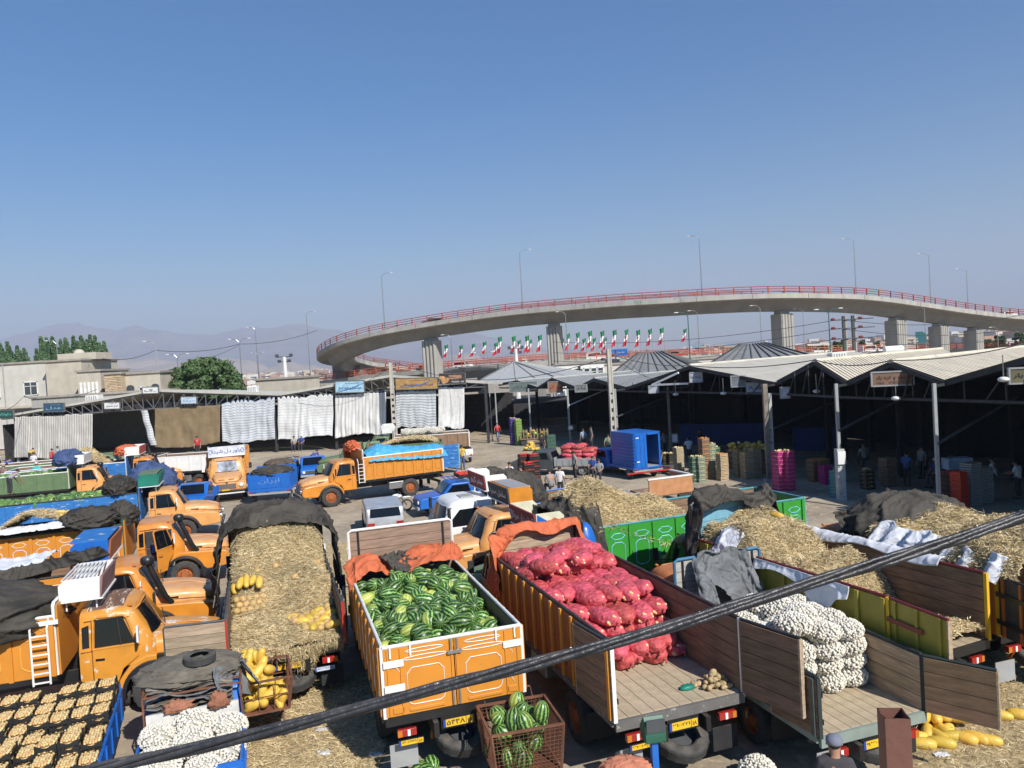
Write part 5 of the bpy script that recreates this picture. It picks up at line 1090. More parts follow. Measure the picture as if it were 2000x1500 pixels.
def plank(parent, M, L_, w, m, th=.03):
    k = (round(L_, 2), round(w, 3), m.name)
    if k not in PLM: PLM[k] = MB().box((0, 0, 0), (L_, th, w - .012)).mesh('plank', m)
    return inst('plank', PLM[k], parent, M)
def truck(label, pos, th, L=7.2, Wd=2.4, bed=1.25, wall=1.2, head=3.0, paint=ORANGE_B, rib=None, trim=WHITE, rail=BLACKP, orn='ovals', ncol=9, inner=PLANKD, headm=PLANK, doors='open', dl=100, dr=100, plate='۷۷ع۴۴۱', plate2=None,
          floor=FLOORW, cab=None, cabfn=bonnet_cab, sillm=BLACKP, wr=.5, spare=True, group='lorries parked in the market', side_hs=(1, 1), doorm=None, headrail=None, dside=None, strip=None):
    t = thing('lorry', label, 'truck', (pos[0], pos[1], 0), th - math.pi / 2, group); h = Wd / 2; rib = rib or paint; doorm = doorm or inner
    zt = bed + wall
    # deck and floorboards
    MB().box((0, L / 2, bed - .09), (Wd, L, .12)).obj('deck', sillm, t)
    nfl = 10
    for i in range(nfl): plank(t, TR(-h + Wd * (i + .5) / nfl, L / 2, bed - .012, rz=R(90)) @ Matrix.Rotation(R(90), 4, 'X'), L - .04, Wd / nfl, floor, .03)
    # chassis
    mb = MB()
    for s in (-1, 1): mb.box((s * .42, L / 2 + .6, bed - .33), (.09, L + 1.6, .26))
    for k in range(5): mb.box((0, .3 + k * L / 4.6, bed - .2), (Wd * .96, .1, .1))
    mb.box((0, 2.0, .52), (1.9, .16, .16)); mb.obj('chassis', BLACKP, t)
    for s in (-1, 1):
        wheel(t, s * (h - .18), 2.0, wr, wr, .26); wheel(t, s * (h - .47), 2.0, wr, wr, .26)
        MB().box((s * (h - .32), 1.28, .62), (.6, .02, .5)).obj('mud_flap', BLACK, t)
        MB().box((s * (h - .12), 2.0, bed - .16), (.14, 1.4, .04)).obj('mudguard', BLACKP, t)
    MB().cyl((h - .3, L * .55, bed - .5), (h - .3, L * .55 + 1.1, bed - .5), .22, 14).obj('air_tank', RUSTO, t, smooth=True); MB().box((-h + .34, L * .6, bed - .5), (.45, .9, .42)).obj('fuel_tank', STEEL, t, bev=.05)
    # side walls
    for s, hs_ in ((-1, side_hs[0]), (1, side_hs[1])):
        x = s * h; wl = wall * hs_
        if hs_ <= 0: continue
        sw = MB().box((x + s * .02, L / 2, bed + wl / 2), (.03, L, wl)).obj('side_wall', paint, t)
        npl = max(3, int(wl / .22))
        for i in range(npl): plank(sw, TR(x - s * .02, L / 2, bed + wl * (i + .5) / npl, rz=R(90)), L - .02, wl / npl, inner)
        cw_ = L / ncol
        rm = MB().box((0, 0, wl / 2), (.05, .09, wl)).mesh('rib', rib)
        for k in range(ncol + 1): inst('rib', rm, sw, TR(x + s * .055, min(L - .05, max(.05, k * cw_)), bed))
        if orn:
            for k in range(ncol):
                if orn == 'ovals' and cw_ > .5:
                    o = MB(); oval(o, (k + .5) * cw_, bed + wl * .40, cw_ * .55, wl * .52, x + s * .04); oval(o, (k + .5) * cw_, bed + wl * .79, cw_ * .6, wl * .12, x + s * .04, .010)
                    o.obj('painted_oval', trim, sw)
        MB().tube([(x, 0, bed + wl + .03), (x, L, bed + wl + .03)], .032, 8).obj('top_rail', rail, sw)
        for k in range(0, ncol, 2): MB().box((x, (k + .5) * cw_, bed + wl - .02), (.05, .06, .1)).obj('rail_clip', rail, sw)
        MB().box((x + s * .01, -.03, bed + wl / 2), (.07, .07, wl + .05)).obj('rear_post', strip or rail, sw)
        MB().box((x + s * .03, L / 2, bed - .05), (.06, L, .12)).obj('sill', sillm, sw)
    # headboard
    hh = head - bed; hb_ = MB().box((0, L + .06, bed + hh / 2), (Wd, .03, hh)).obj('headboard', paint, t); nh = max(4, int(hh / .22))
    for i in range(nh): plank(hb_, TR(0, L + .02, bed + hh * (i + .5) / nh), Wd - .04, hh / nh, headm)
    for x in (-h * .82, h * .82): MB().box((x, L - .005, bed + hh / 2), (.05, .02, hh)).obj('strap', BLACKP, hb_)
    MB().tube([(-h, L, bed), (-h, L, head), (-h + .08, L, head + .05), (h - .08, L, head + .05), (h, L, head), (h, L, bed)], .035, 8).obj('frame', headrail or rail, hb_)
    # rear
    MB().box((0, -.03, bed - .09), (Wd + .02, .06, .18)).obj('rear_sill', sillm, t)
    if not spare: MB().box((0, .15, .62), (Wd * .92, .08, .14)).obj('rear_bumper', BLACKP, t)
    for s in (-1, 1):
        tl = MB().box((s * (h - .35), -.02, bed - .34), (.34, .08, .13)).obj('tail_light', REDLENS, t, bev=.01); MB().box((s * (h - .22), -.065, bed - .34), (.08, .01, .11)).obj('indicator', AMBER, tl); MB().box((s * (h - .38), -.065, bed - .34), (.05, .01, .11)).obj('reverse_lamp', LENS, tl)
        MB().box((s * (h - .3), .9, .42), (.5, .02, .42)).obj('mud_flap', BLACK if s > 0 else GREYP, t, M=TR(0, -.75, .05))
    if plate: MB().box((0, -.01, bed - .30), (.62, .1, .22)).obj('plate_holder', BLACKP, t); plate_part(t, plate, TR(.0, -.075, bed - .30), .56, .15)
    if plate2: plate_part(t, plate2[0], TR(plate2[1], -.03, bed - .52), .44, .10, plate2[2] if len(plate2) > 2 else None)
    if spare:
        ty, ri = wheel_mesh(wr, .27, DGREY); o = inst('spare_wheel', ty, t, TR(.12, .28, .60) @ Matrix.Rotation(R(24), 4, 'X') @ Matrix.Rotation(R(90), 4, 'Y')); inst('rim', ri, o)
        MB().bar((-.4, .1, bed - .15), (-.4, .5, .5), .05).bar((.6, .1, bed - .15), (.6, .5, .5), .05).obj('spare_carrier', RUSTO, t)
    if doors == 'open':
        for s, ang in ((-1, dl), (1, dr)):
            if not ang: continue
            M = Matrix.Translation((s * h, -.05, bed)) @ Matrix.Rotation(R(-ang if s < 0 else 180 + ang), 4, 'Z')
            dw = h; wl = wall * side_hs[0 if s < 0 else 1]
            if wl <= 0: wl = wall
            d = MB().box((dw / 2, 0, wl / 2), (dw, .025, wl)).obj('tail_door', dside or paint, t, M=M); fs = 1 if s < 0 else -1
            npl = max(3, int(wl / .22))
            for i in range(npl): plank(d, TR(dw / 2, fs * .03, wl * (i + .5) / npl), dw - .02, wl / npl, doorm)
            for k in range(3): MB().box((dw * (.12 + .38 * k), -fs * .03, wl / 2), (.06, .035, wl)).obj('rib', rib, d)
            for z in (.25, .72): MB().box((dw * .3, -fs * .055, wl * z), (dw * .62, .012, .09)).obj('hinge_strap', rail, d)
            MB().tube([(0, 0, wl + .02), (dw, 0, wl + .02)], .028, 6).obj('top_rail', rail, d); MB().box((dw + .01, 0, wl / 2), (.03, .08, wl)).obj('edge_post', PLANK if doorm is PLANKD else rail, d)
    elif doors == 'closed':
        for s in (-1, 1):
            d = MB().box((s * h / 2, -.06, bed + wall / 2), (h - .02, .04, wall)).obj('tail_door', paint, t)
            o = MB()
            def ring(P, r=.009): o.tube([(p, -.088, q) for p, q in P], r, 4, closed=True)
            cx, w_, z0_, z1_ = s * h * .42, h * .52, bed + .16, bed + wall * .68; c = .09
            ring([(cx - w_ / 2, z0_ + c), (cx - w_ / 2 + .03, z0_ + .03), (cx - w_ / 2 + c, z0_), (cx + w_ / 2 - c, z0_), (cx + w_ / 2 - .03, z0_ + .03), (cx + w_ / 2, z0_ + c), (cx + w_ / 2, z1_ - c), (cx + w_ / 2 - .03, z1_ - c + .02), (cx + w_ / 2 - .05, z1_ - .04), (cx + w_ / 2 - c, z1_), (cx - w_ / 2 + c, z1_), (cx - w_ / 2 + .05, z1_ - .04), (cx - w_ / 2 + .03, z1_ - c + .02), (cx - w_ / 2, z1_ - c)])
            for z, ww in ((bed + wall * .82, .40), (bed + wall * .93, .34)): ring([(cx + ww * math.cos(a / 12 * 6.283), z + .035 * math.sin(a / 12 * 6.283)) for a in range(12)])
            for z in (.3, .75): ring([(s * h * .82 - .05, bed + wall * z), (s * h * .82, bed + wall * z - .04), (s * h * .82 + .05, bed + wall * z - .13), (s * h * .82 + .01, bed + wall * z - .06)], .006)
            o.obj('painted_line', trim, d)
            for k in (.02, .74, .92): MB().box((s * h * k + s * .02, -.085, bed + wall / 2), (.035, .03, wall - .02)).obj('rib', paint, d)
            MB().box((s * h * .82, -.09, bed + .1), (.2, .02, .12)).obj('pressed_panel', paint, d, bev=.02); MB().box((cx, -.09, bed + .07), (h * .5, .02, .06)).obj('pressed_panel', paint, d, bev=.02)
            for z, m_ in ((.78, WHITEW), (.42, WHITEW if s < 0 else YELLOW)): MB().box((s * h * .86, -.105, bed + wall * z), (.36, .015, .13)).obj('reflector_band', m_ if z < .5 else WHITEW, d, bev=.006)
            MB().bar((s * .06, -.11, bed + .02), (s * .06, -.11, bed + .3), .03).bar((s * .06, -.11, bed + wall - .2), (s * .06, -.11, bed + wall + .02), .03).obj('bolt', STEEL, d)
        MB().tube([(-h, -.05, zt + .03), (h, -.05, zt + .03)], .035, 8).obj('rear_rail', rail, t)
        MB().box((0, -.12, zt - .22), (.26, .03, .06)).obj('latch', STEEL, t)
        for s in (-1, 1):
            for z in (.9,): MB().box((s * h * .9, -.1, zt - .06), (.03, .03, .2)).box((s * h * .62, -.1, zt - .06), (.03, .03, .2)).obj('rail_clip', rail, t)
    if cab is not None:
        cfg = dict(cab); cabfn(t, L + .42, cfg.pop('paint', ORANGE), **cfg) if cabfn is bonnet_cab else cabfn(t, L + .42, cfg.get('paint', WHITE))
        if cabfn is not bonnet_cab and cfg.get('visor'): visor_box(t, L + .42, cfg['visor'])
    return t
def pickup(label, pos, th, paint, bedlen=2.3, Wd=1.75, cabm=True, side_h=.42, side_m=None, openback=False, rack=None, group='small pickups in the market yard', panel=None, z=.62):
    """small bonneted pickup, faces +Y, origin under the rear"""
    t = thing('pickup_truck', label, 'pickup', (pos[0], pos[1], 0), th - math.pi / 2, group); h = Wd / 2; y0 = bedlen + .08
    prof = [(y0, .42), (y0, .95), (y0 + .05, 1.02), (y0 + .22, 1.50), (y0 + .35, 1.56), (y0 + 1.25, 1.56), (y0 + 1.75, 1.05), (y0 + 2.75, .95), (y0 + 2.9, .85), (y0 + 2.93, .42)]
    if cabm:
        MB().prism(prof, -h + .04, h - .04, 0).obj('cab', paint, t, bev=.07)
        for s in (-1, 1): MB().prism([(y0 + .3, 1.06), (y0 + .42, 1.46), (y0 + 1.22, 1.46), (y0 + 1.58, 1.06)], s * (h - .045), s * (h - .028), 0).obj('side_window', GLASS, t)
        MB().add([(-h + .2, y0 + 1.75, 1.08), (h - .2, y0 + 1.75, 1.08), (h - .26, y0 + 1.33, 1.52), (-h + .26, y0 + 1.33, 1.52)], [(0, 1, 2, 3)]).obj('windshield', GLASS, t, M=TR(0, .03, .03))
        MB().add([(-h + .25, y0, 1.1), (h - .25, y0, 1.1), (h - .3, y0 + .2, 1.48), (-h + .3, y0 + .2, 1.48)], [(0, 3, 2, 1)]).obj('rear_window', GLASS, t, M=TR(0, -.015, 0))
        gr = MB().box((0, y0 + 2.94, .72), (Wd * .7, .03, .2)).obj('grille', DGREY, t)
        for s in (-1, 1): MB().cyl((s * h * .68, y0 + 2.92, .74), (s * h * .68, y0 + 2.97, .74), .09, 12).obj('headlight', LENS, t)
        MB().box((0, y0 + 2.98, .48), (Wd * .95, .1, .14)).obj('bumper', GREYP, t, bev=.02)
    MB().box((0, bedlen / 2, z), (Wd, bedlen, .08)).obj('deck', side_m or paint, t)
    for i in range(6): plank(t, TR(-h + Wd * (i + .5) / 6, bedlen / 2, z + .05, rz=R(90)) @ Matrix.Rotation(R(90), 4, 'X'), bedlen - .06, Wd / 6, FLOORW, .02)
    for s in (-1, 1):
        sw = MB().box((s * h, bedlen / 2, z + side_h / 2), (.05, bedlen, side_h)).obj('side_wall', side_m or paint, t)
        for k in range(6): MB().box((s * (h + .035), (k + .5) * bedlen / 6, z + side_h / 2), (.03, .1, side_h * .8)).obj('rib', side_m or paint, sw)
        MB().tube([(s * h, 0, z + side_h), (s * h, bedlen, z + side_h)], .03, 6).obj('top_rail', side_m or paint, sw)
        for y in (.75, y0 + 2.15): wheel(t, s * (h - .14), y, .33, .33, .19, GREYP)
        MB().box((s * (h - .12), -.03, z - .02), (.16, .04, .12)).obj('tail_light', REDLENS, t)
    MB().box((0, bedlen, z + side_h * .6), (Wd, .05, side_h * 1.2)).obj('front_board', side_m or paint, t)
    if not openback:
        tg = MB().box((0, 0, z + side_h / 2), (Wd, .05, side_h)).obj('tailgate', panel or side_m or paint, t)
        for k in range(4): MB().box((-h + Wd * (k + .5) / 4, -.035, z + side_h / 2), (Wd / 4 - .1, .02, side_h * .6)).obj('pressed_panel', panel or side_m or paint, tg, bev=.008)
    MB().box((0, -.03, z - .12), (Wd, .08, .1)).obj('rear_bumper', GREYP, t)
    if rack: 
        r_ = MB()
        for s in (-1, 1): r_.bar((s * h * .9, y0 + .3, 1.68), (s * h * .9, y0 + 1.4, 1.68), .04).bar((s * h * .9, y0 + .35, 1.54), (s * h * .9, y0 + .35, 1.68), .03)
        for k in range(5): r_.bar((-h * .9, y0 + .3 + k * .27, 1.68), (h * .9, y0 + .3 + k * .27, 1.68), .03)
        r_.obj('roof_rack', rack, t)
    return t
TH = R(107)
def mid(a, b_): return (Vector(a) + Vector(b_)) / 2
# ---- right-hand rank, backs to the camera
T1 = truck('lorry with open rear full of straw and yellow melons, black tarpaulin over its front', (-5.37, 16.99), R(108.5), L=5.0, Wd=2.5, bed=1.24, wall=.9, head=3.1, paint=mat('black_white_lorry_side', (.05, .045, .04), rough=.6), orn=None, inner=PLANKD, dl=188, dr=262, doorm=PLANK, plate='۷۷ع۴۴۱', rail=DGREY,
           plate2=('۵۱ع۳۸۸', .78, mat('pale_plate', (.5, .55, .65))), strip=RED, floor=FLOORW, cab=dict(paint=ORANGE))
T2 = truck('orange lorry loaded with watermelons, closed tail doors with white painted lines', (-1.36, 13.74), R(107.5), L=5.3, Wd=2.55, bed=1.29, wall=1.2, head=3.5, paint=ORANGE_B, doors='closed', rail=WHITEW, plate='۵۴۴۸', plate2=('۸۴ع۲۸۱۷۸', -.86), ncol=9, headm=mat('brown_headboard', (.25, .17, .12), rough=.8, var=.25, scale=2.5, stretch=(1, 8, 8), patch=.15, col2=(.45, .40, .33), pscale=5, objrand=.1), inner=PLANKD, headrail=WHITEW, cab=dict(paint=ORANGE))
T3 = truck('orange lorry with red sacks stacked at its front and an empty trampled floor behind', (2.56, 13.07), R(108.6), L=6.75, Wd=2.5, bed=1.3, wall=1.3, head=3.1, paint=RUSTO, rib=ORANGE_W, rail=BLACKP, ncol=13, orn=None, dl=264, dr=103, plate='۳۱ع۲۲۱', plate2=('۳۱ع۱۸', -.8), strip=WHITEW, sillm=mat('chalky_sill', (.12, .115, .11), rough=.8, patch=.35, col2=(.3, .29, .27), pscale=9), cab=dict(paint=ORANGE_P))
T4 = truck('small green sided lorry carrying white net sacks, both rear doors swung open', (5.64, 12.58), R(108), L=4.4, Wd=2.15, bed=1.04, wall=.94, head=2.85, paint=mat('dull_green_paint', (.08, .10, .085), rough=.6), rail=mat('black_green_rail', (.02, .03, .03)), orn=None, inner=PLANK, headm=PLANKG, headrail=mat('blue_frame_paint', (.05, .16, .28)), dl=264, dr=118, doorm=PLANKD, plate='۹۳ع۴', sillm=mat('green_grey_sill', (.20, .24, .21), rough=.8, patch=.2, col2=(.1, .1, .09)), wr=.42, cab=dict(paint=mat('dull_orange_paint', (.45, .16, .05), rough=.6, patch=.2, col2=(.25, .12, .07))))
T5 = truck('olive yellow lorry with red rails, straw load and a white sheet over its side', (7.83, 14.46), R(113.5), L=5.8, Wd=2.65, bed=1.37, wall=1.28, head=3.5, paint=OLIVE, rail=MAROON, orn=None, inner=PLANKD, headm=LBLUE, headrail=BLACKP, dl=98, dr=None, plate=None, ncol=9, strip=YELLOW, cab=dict(paint=DOLIVE))
T6 = truck('orange lorry at the right edge with straw, white sheet and a humped dark tarpaulin', (10.6, 15.6), R(106.5), L=4.3, Wd=2.4, bed=1.33, wall=1.17, head=2.7, paint=mat('deep_orange_paint', (.40, .12, .025), rough=.55, var=.15), rail=BLACKP, orn=None, inner=PLANKD, dl=100, dr=None, plate=None, ncol=6, doorm=mat('dark_sheet_metal', (.045, .05, .055), rough=.6, var=.3, patch=.15, col2=(.12, .10, .09)), dside=mat('dark_sheet_metal', ()), cab=dict(paint=mat('deep_orange_paint', ())), strip=YELLOW)
# ---- left-hand rank, facing right
RUSTROOF = mat('rusted_white_roof', (.16, .085, .05), rough=.7, var=.25, scale=3, stretch=(1, 5, 1), patch=.42, col2=(.60, .52, .42), pscale=2.6)
THL = R(18)
def place_by_wheel(wp, th, L, wy=1.45, s=-1):          # rear-centre of a truck whose near front wheel stands at wp
    f = Vector((math.cos(th), math.sin(th), 0)); r_ = Vector((math.sin(th), -math.cos(th), 0)); side = .97
    c = Vector((wp[0], wp[1], 0)) - r_ * side; return c - f * (L + .42 + wy)
p = G(278, 1348, .5); p = p + Vector((.3, .05, 0)); L1 = truck('orange lorry with a rusted white roof and chipped door, nearest on the left', place_by_wheel(p, THL, 6.8), THL, L=6.8, wall=1.25, head=2.75, paint=ORANGE_B, trim=mat('yellow_line', (.75, .38, .08)), rail=WHITE, ncol=8, plate=None, spare=False, doors='closed', cab=dict(paint=ORANGE_W, roofp=RUSTROOF, hoodp=ORANGE_W, bumper=BLACKP, visor=dict(m=mat('maroon_grey_board', (.22, .12, .12), patch=.2), side=WHITEW, d=.8, slats=True, w=1.65, h=.48)))
p = G(362, 1122, .5); L3 = truck('orange lorry with open door, white ovals along its box and a black snorkel', place_by_wheel(p, R(19), 7.6), R(19), L=7.6, wall=1.3, head=2.7, paint=ORANGE_B, trim=WHITE, rail=mat('green_black_rail', (.02, .06, .05)), ncol=11, plate=None, spare=False, doors='closed', cab=dict(paint=ORANGE, hoodp=ORANGE_P, snorkel=1, door_open=1))
f18 = Vector((math.cos(THL), math.sin(THL), 0)); r18 = Vector((math.sin(THL), -math.cos(THL), 0))
def nose_place(u, v, z, th, L):
    f = Vector((math.cos(th), math.sin(th), 0)); p = G(u, v, z); p.z = 0; r_ = Vector((math.sin(th), -math.cos(th), 0)); return p - f * (L + .42 + 3.0) - r_ * .6
L2 = truck('orange lorry with black snorkel and a blue roof box, second on the left', nose_place(421, 1172, 1.1, R(18.5), 6.6), R(18.5), L=6.6, wall=1.2, head=2.7, paint=ORANGE_B, rail=BLACKP, ncol=8, plate=None, spare=False, doors='closed', cab=dict(paint=ORANGE, hoodp=ORANGE_P, snorkel=1, visor=dict(m=RUSTO, side=BLUE, d=.9, lid=WBLUE, w=1.9)))
L4 = truck('orange lorry with a green roof box and closed door, behind the open door one', nose_place(431, 1000, 1.1, R(18), 7.0), R(18), L=7.0, wall=1.2, head=2.7, paint=WBLUE, rail=BLACKP, ncol=8, orn=None, plate=None, spare=False, doors='closed', cab=dict(paint=ORANGE_P, hoodp=ORANGE_P, visor=dict(m=TEAL, side=TEAL, d=.8, lid=AGREEN)))
L5 = truck('orange lorry with white roof box and folded blue tarpaulin among the watermelon lorries', nose_place(258, 945, 1.1, R(17), 7.0), R(17), L=7.0, wall=1.0, head=2.6, paint=AGREEN, rail=WHITEW, ncol=8, orn=None, plate=None, spare=False, doors='closed', cab=dict(paint=ORANGE_P, hoodp=ORANGE_P, snorkel=1, visor=dict(m=WHITEW, side=WHITE, d=.9)))
L6 = truck('orange lorry with white and red roof box, farthest of the left rank', nose_place(358, 925, 1.1, R(15), 7.0), R(15), L=7.0, wall=1.0, head=2.6, paint=WBLUE, rail=WHITEW, ncol=8, orn=None, plate=None, spare=False, doors='closed', cab=dict(paint=ORANGE, snorkel=1, visor=dict(m=RED, side=WHITEW, d=.9)))
L7 = truck('army green lorry whose cab shows between the orange ones', nose_place(262, 922, 1.1, R(17), 7.0) + Vector((-.3, 2.0, 0)), R(16), L=7.0, wall=.9, head=2.4, paint=AGREEN, rail=WHITEW, ncol=8, orn=None, plate=None, spare=False, doors='closed', cab=dict(paint=AGREEN))
# ---- the one facing the camera
p = G(445, 972, .3); fth = R(-71.5); L8 = truck('orange lorry facing us with a white and blue sign board above the windscreen', Vector((p.x, p.y, 0)) - Vector((math.cos(fth), math.sin(fth), 0)) * (6.5 + .42 + 3.1), fth, L=6.5, wall=1.25, head=2.75, paint=ORANGE_B, rail=GREYP, ncol=8, plate=None, spare=False, doors='closed', cab=dict(paint=ORANGE_P, hoodp=ORANGE_P, glare=True, plate='۲۲ع۱۸', visor=dict(m=mat('white_blue_sign', (.62, .66, .74)), ink=mat('sign_blue', (.08, .12, .35)), txt='یاور دل شیدا', orn=True, side=WHITEW, w=2.15, h=.62, z=2.55)))
# ---- side-on orange lorry in the middle
p = G(648, 990, 0); mth = R(207); L9 = truck('orange lorry seen side-on in the middle under a bright blue tarpaulin', place_by_wheel(p, mth, 4.7) , mth, L=4.7, wall=1.25, head=2.9, paint=ORANGE_B, trim=mat('dull_orange_line', (.5, .2, .03)), rail=WHITEW, ncol=8, plate=None, spare=False, doors='closed', wr=.52, cab=dict(paint=ORANGE, hoodp=ORANGE_P, wr=.55))
f = Vector((math.cos(mth), math.sin(mth), 0)); r_ = Vector((math.sin(mth), -math.cos(mth), 0)); c = Vector((p.x, p.y, 0)) + r_ * .97 - f * (4.7 + .42 + 1.45)
L9.location = c
# ---- middle rank facing left
wth = R(200)
def roof_place(u, v, z, th, L, yy=.6):
    f = Vector((math.cos(th), math.sin(th), 0)); q = G(u, v, z); q.z = 0; return q - f * (L + .42 + yy)
S1 = truck('white flat fronted lorry with a red sign board on its roof', roof_place(905, 968, 2.5, wth, 5.0, .8), wth, L=5.0, wall=.8, head=2.3, paint=BLUE, rail=BLUE, ncol=8, orn=None, plate=None, spare=False, doors='closed', cabfn=modern_cab, cab=dict(paint=WHITE, visor=dict(m=mat('red_board', (.22, .03, .03), patch=.1), txt='نجلدر گروی', side=WHITE, z=2.75, y=.2, w=2.0)))
S2 = truck('faded orange lorry with black lettered roof box, between the white and green lorries', roof_place(968, 995, 2.42, wth, 5.2), wth, L=5.2, wall=.8, head=2.2, paint=RUSTO, rail=GREYP, ncol=8, orn=None, plate=None, spare=False, doors='closed', cab=dict(paint=ORANGE_P, hoodp=ORANGE_P, mirror=False, visor=dict(m=mat('black_board', (.04, .045, .05)), txt='سلطان صحرا', side=ORANGE, z=2.7, w=2.0, slats=True)))
gth = R(200); gp = Vector((8.35, 24.75, 0)); fg = Vector((math.cos(gth), math.sin(gth), 0)); rg = Vector((math.sin(gth), -math.cos(gth), 0))
S3 = truck('bright green lorry with pale blue painted arches and a big straw load', gp, gth, L=7.6, wall=1.35, head=2.7, paint=GREEN, trim=mat('pale_blue_line', (.25, .60, .75)), rib=GREEN, rail=mat('blue_green_rail', (.08, .28, .30)), ncol=10, plate=None, spare=False, doors='closed', cab=dict(paint=AGREEN, mirror=False, visor=dict(m=mat('red_board', ()), txt='علمدار مولا', orn=True, side=mat('cream_panel', (.6, .58, .42)), split=BLUE, z=2.65, w=2.0, y=.75)))
# ================================================================== LOADS
ORD = ['first', 'second', 'third', 'fourth', 'fifth', 'sixth', 'seventh', 'eighth', 'ninth', 'tenth', 'eleventh', 'twelfth', 'thirteenth', 'fourteenth', 'fifteenth', 'sixteenth', 'seventeenth', 'eighteenth', 'nineteenth', 'twentieth']
def on(i):
    if i < 20: return ORD[i]
    t = ['twenty', 'thirty', 'forty', 'fifty', 'sixty', 'seventy', 'eighty', 'ninety'][(i + 1) // 10 - 2]; k = (i + 1) % 10
    return (t[:-1] + 'ieth') if k == 0 else t + '-' + ORD[k - 1]
def TM(t): return Matrix.Translation(t.location) @ Matrix.Rotation(t.rotation_euler.z, 4, 'Z')
def cmb(*a): return a
def blades(name, pts, nrm_, L_, Wb, m, flat=.25):
    """many thin straw blades; pts Nx3, lying roughly along the surface"""
    n = len(pts); a = RNG.uniform(0, 2 * np.pi, n); tilt = RNG.normal(0, flat, n)
    d = np.stack([np.cos(a) * np.cos(tilt), np.sin(a) * np.cos(tilt), np.sin(tilt) + nrm_], 1); d /= np.linalg.norm(d, axis=1)[:, None]
    side = np.cross(d, RNG.normal(0, 1, (n, 3))); side /= np.linalg.norm(side, axis=1)[:, None]
    l_ = (L_ * RNG.uniform(.5, 1.4, n))[:, None]; w_ = (Wb * RNG.uniform(.7, 1.4, n))[:, None]; bend = RNG.normal(0, .12, (n, 3)) * l_
    v = np.stack([pts - d * l_ / 2 - side * w_, pts - d * l_ / 2 + side * w_, pts + bend + side * w_, pts + bend - side * w_, pts + d * l_ / 2], 1).reshape(-1, 3)
    me = bpy.data.meshes.new(name); i = np.arange(n) * 5
    f4 = np.stack([i, i + 1, i + 2, i + 3], 1); f3 = np.stack([i + 3, i + 2, i + 4], 1)
    me.vertices.add(n * 5); me.vertices.foreach_set('co', v.ravel()); me.loops.add(n * 7); me.polygons.add(n * 2)
    me.loops.foreach_set('vertex_index', np.concatenate([f4, f3], 1).ravel().astype(np.int32))
    st = np.stack([np.arange(n) * 7, np.arange(n) * 7 + 4], 1).ravel().astype(np.int32); me.polygons.foreach_set('loop_start', st)
    me.update(calc_edges=True); me.materials.append(m); return me
def straw(M, label, x0, x1, y0, y1, h, n, L_=.2, Wb=.0045, amp=.05, res=.09, name='straw_load', edge=0.0, m=STRAW, cat='straw'):
    nx, ny = max(8, int((x1 - x0) / res)), max(8, int((y1 - y0) / res))
    def hh(x, y): return h(x, y) + amp * (fbm(x * 2.2, y * 2.2, 3.1) + .5 * fbm(x * 7, y * 7, 1.7))
    mb = MB(); mb.grid(lambda a, b_: (x0 + (x1 - x0) * a, y0 + (y1 - y0) * b_, hh(x0 + (x1 - x0) * a, y0 + (y1 - y0) * b_)), nx, ny)
    o = mb.obj(name, STRAWB, smooth='all', M=None); o.matrix_world = M; tag(o, label, cat, kind='stuff')
    Z = np.array([[hh(x0 + (x1 - x0) * i / nx, y0 + (y1 - y0) * j / ny) for i in range(nx + 1)] for j in range(ny + 1)])
    px = RNG.uniform(0, nx, n); py = RNG.uniform(0, ny, n); ix = np.minimum(px.astype(int), nx - 1); iy = np.minimum(py.astype(int), ny - 1); fx, fy = px - ix, py - iy
    z = Z[iy, ix] * (1 - fx) * (1 - fy) + Z[iy, ix + 1] * fx * (1 - fy) + Z[iy + 1, ix] * (1 - fx) * fy + Z[iy + 1, ix + 1] * fx * fy
    pts = np.stack([x0 + (x1 - x0) * px / nx + RNG.normal(0, edge, n), y0 + (y1 - y0) * py / ny + RNG.normal(0, edge, n), z + RNG.exponential(.022, n)], 1)
    inst('straw_stalk', blades('straw_stalk', pts, .06, L_, Wb, m, flat=.36), o)['kind'] = 'stuff'
    return o, hh
def sm(a, b_, x): t = max(0, min(1, (x - a) / (b_ - a))); return t * t * (3 - 2 * t)
def wrk(p, s, sc=1.0):
    q = Vector(p) * sc; w_ = noise.noise(q * .8 + Vector((0, s, 3))) * 1.4
    r1 = max(0, 1 - abs(noise.noise(q * 1.1 + Vector((s + w_, 0, 0)))) * 4.2) ** 1.5; r2 = max(0, 1 - abs(noise.noise(Vector((q.x * 2.6 + w_ * 2, q.y * 2.6 - w_, q.z * 1.3 + s)))) * 3.4) ** 1.8
    r3 = .6 * max(0, 1 - abs(noise.noise(Vector((q.x * 5.5 - w_ * 3, q.y * 5 + w_ * 2, q.z * 2.6 + s)))) * 3.0) ** 1.5
    return .28 + .22 * noise.noise(q * .9 + Vector((s, 5, 0))) + .42 * r1 + .26 * r2 + .12 * r3
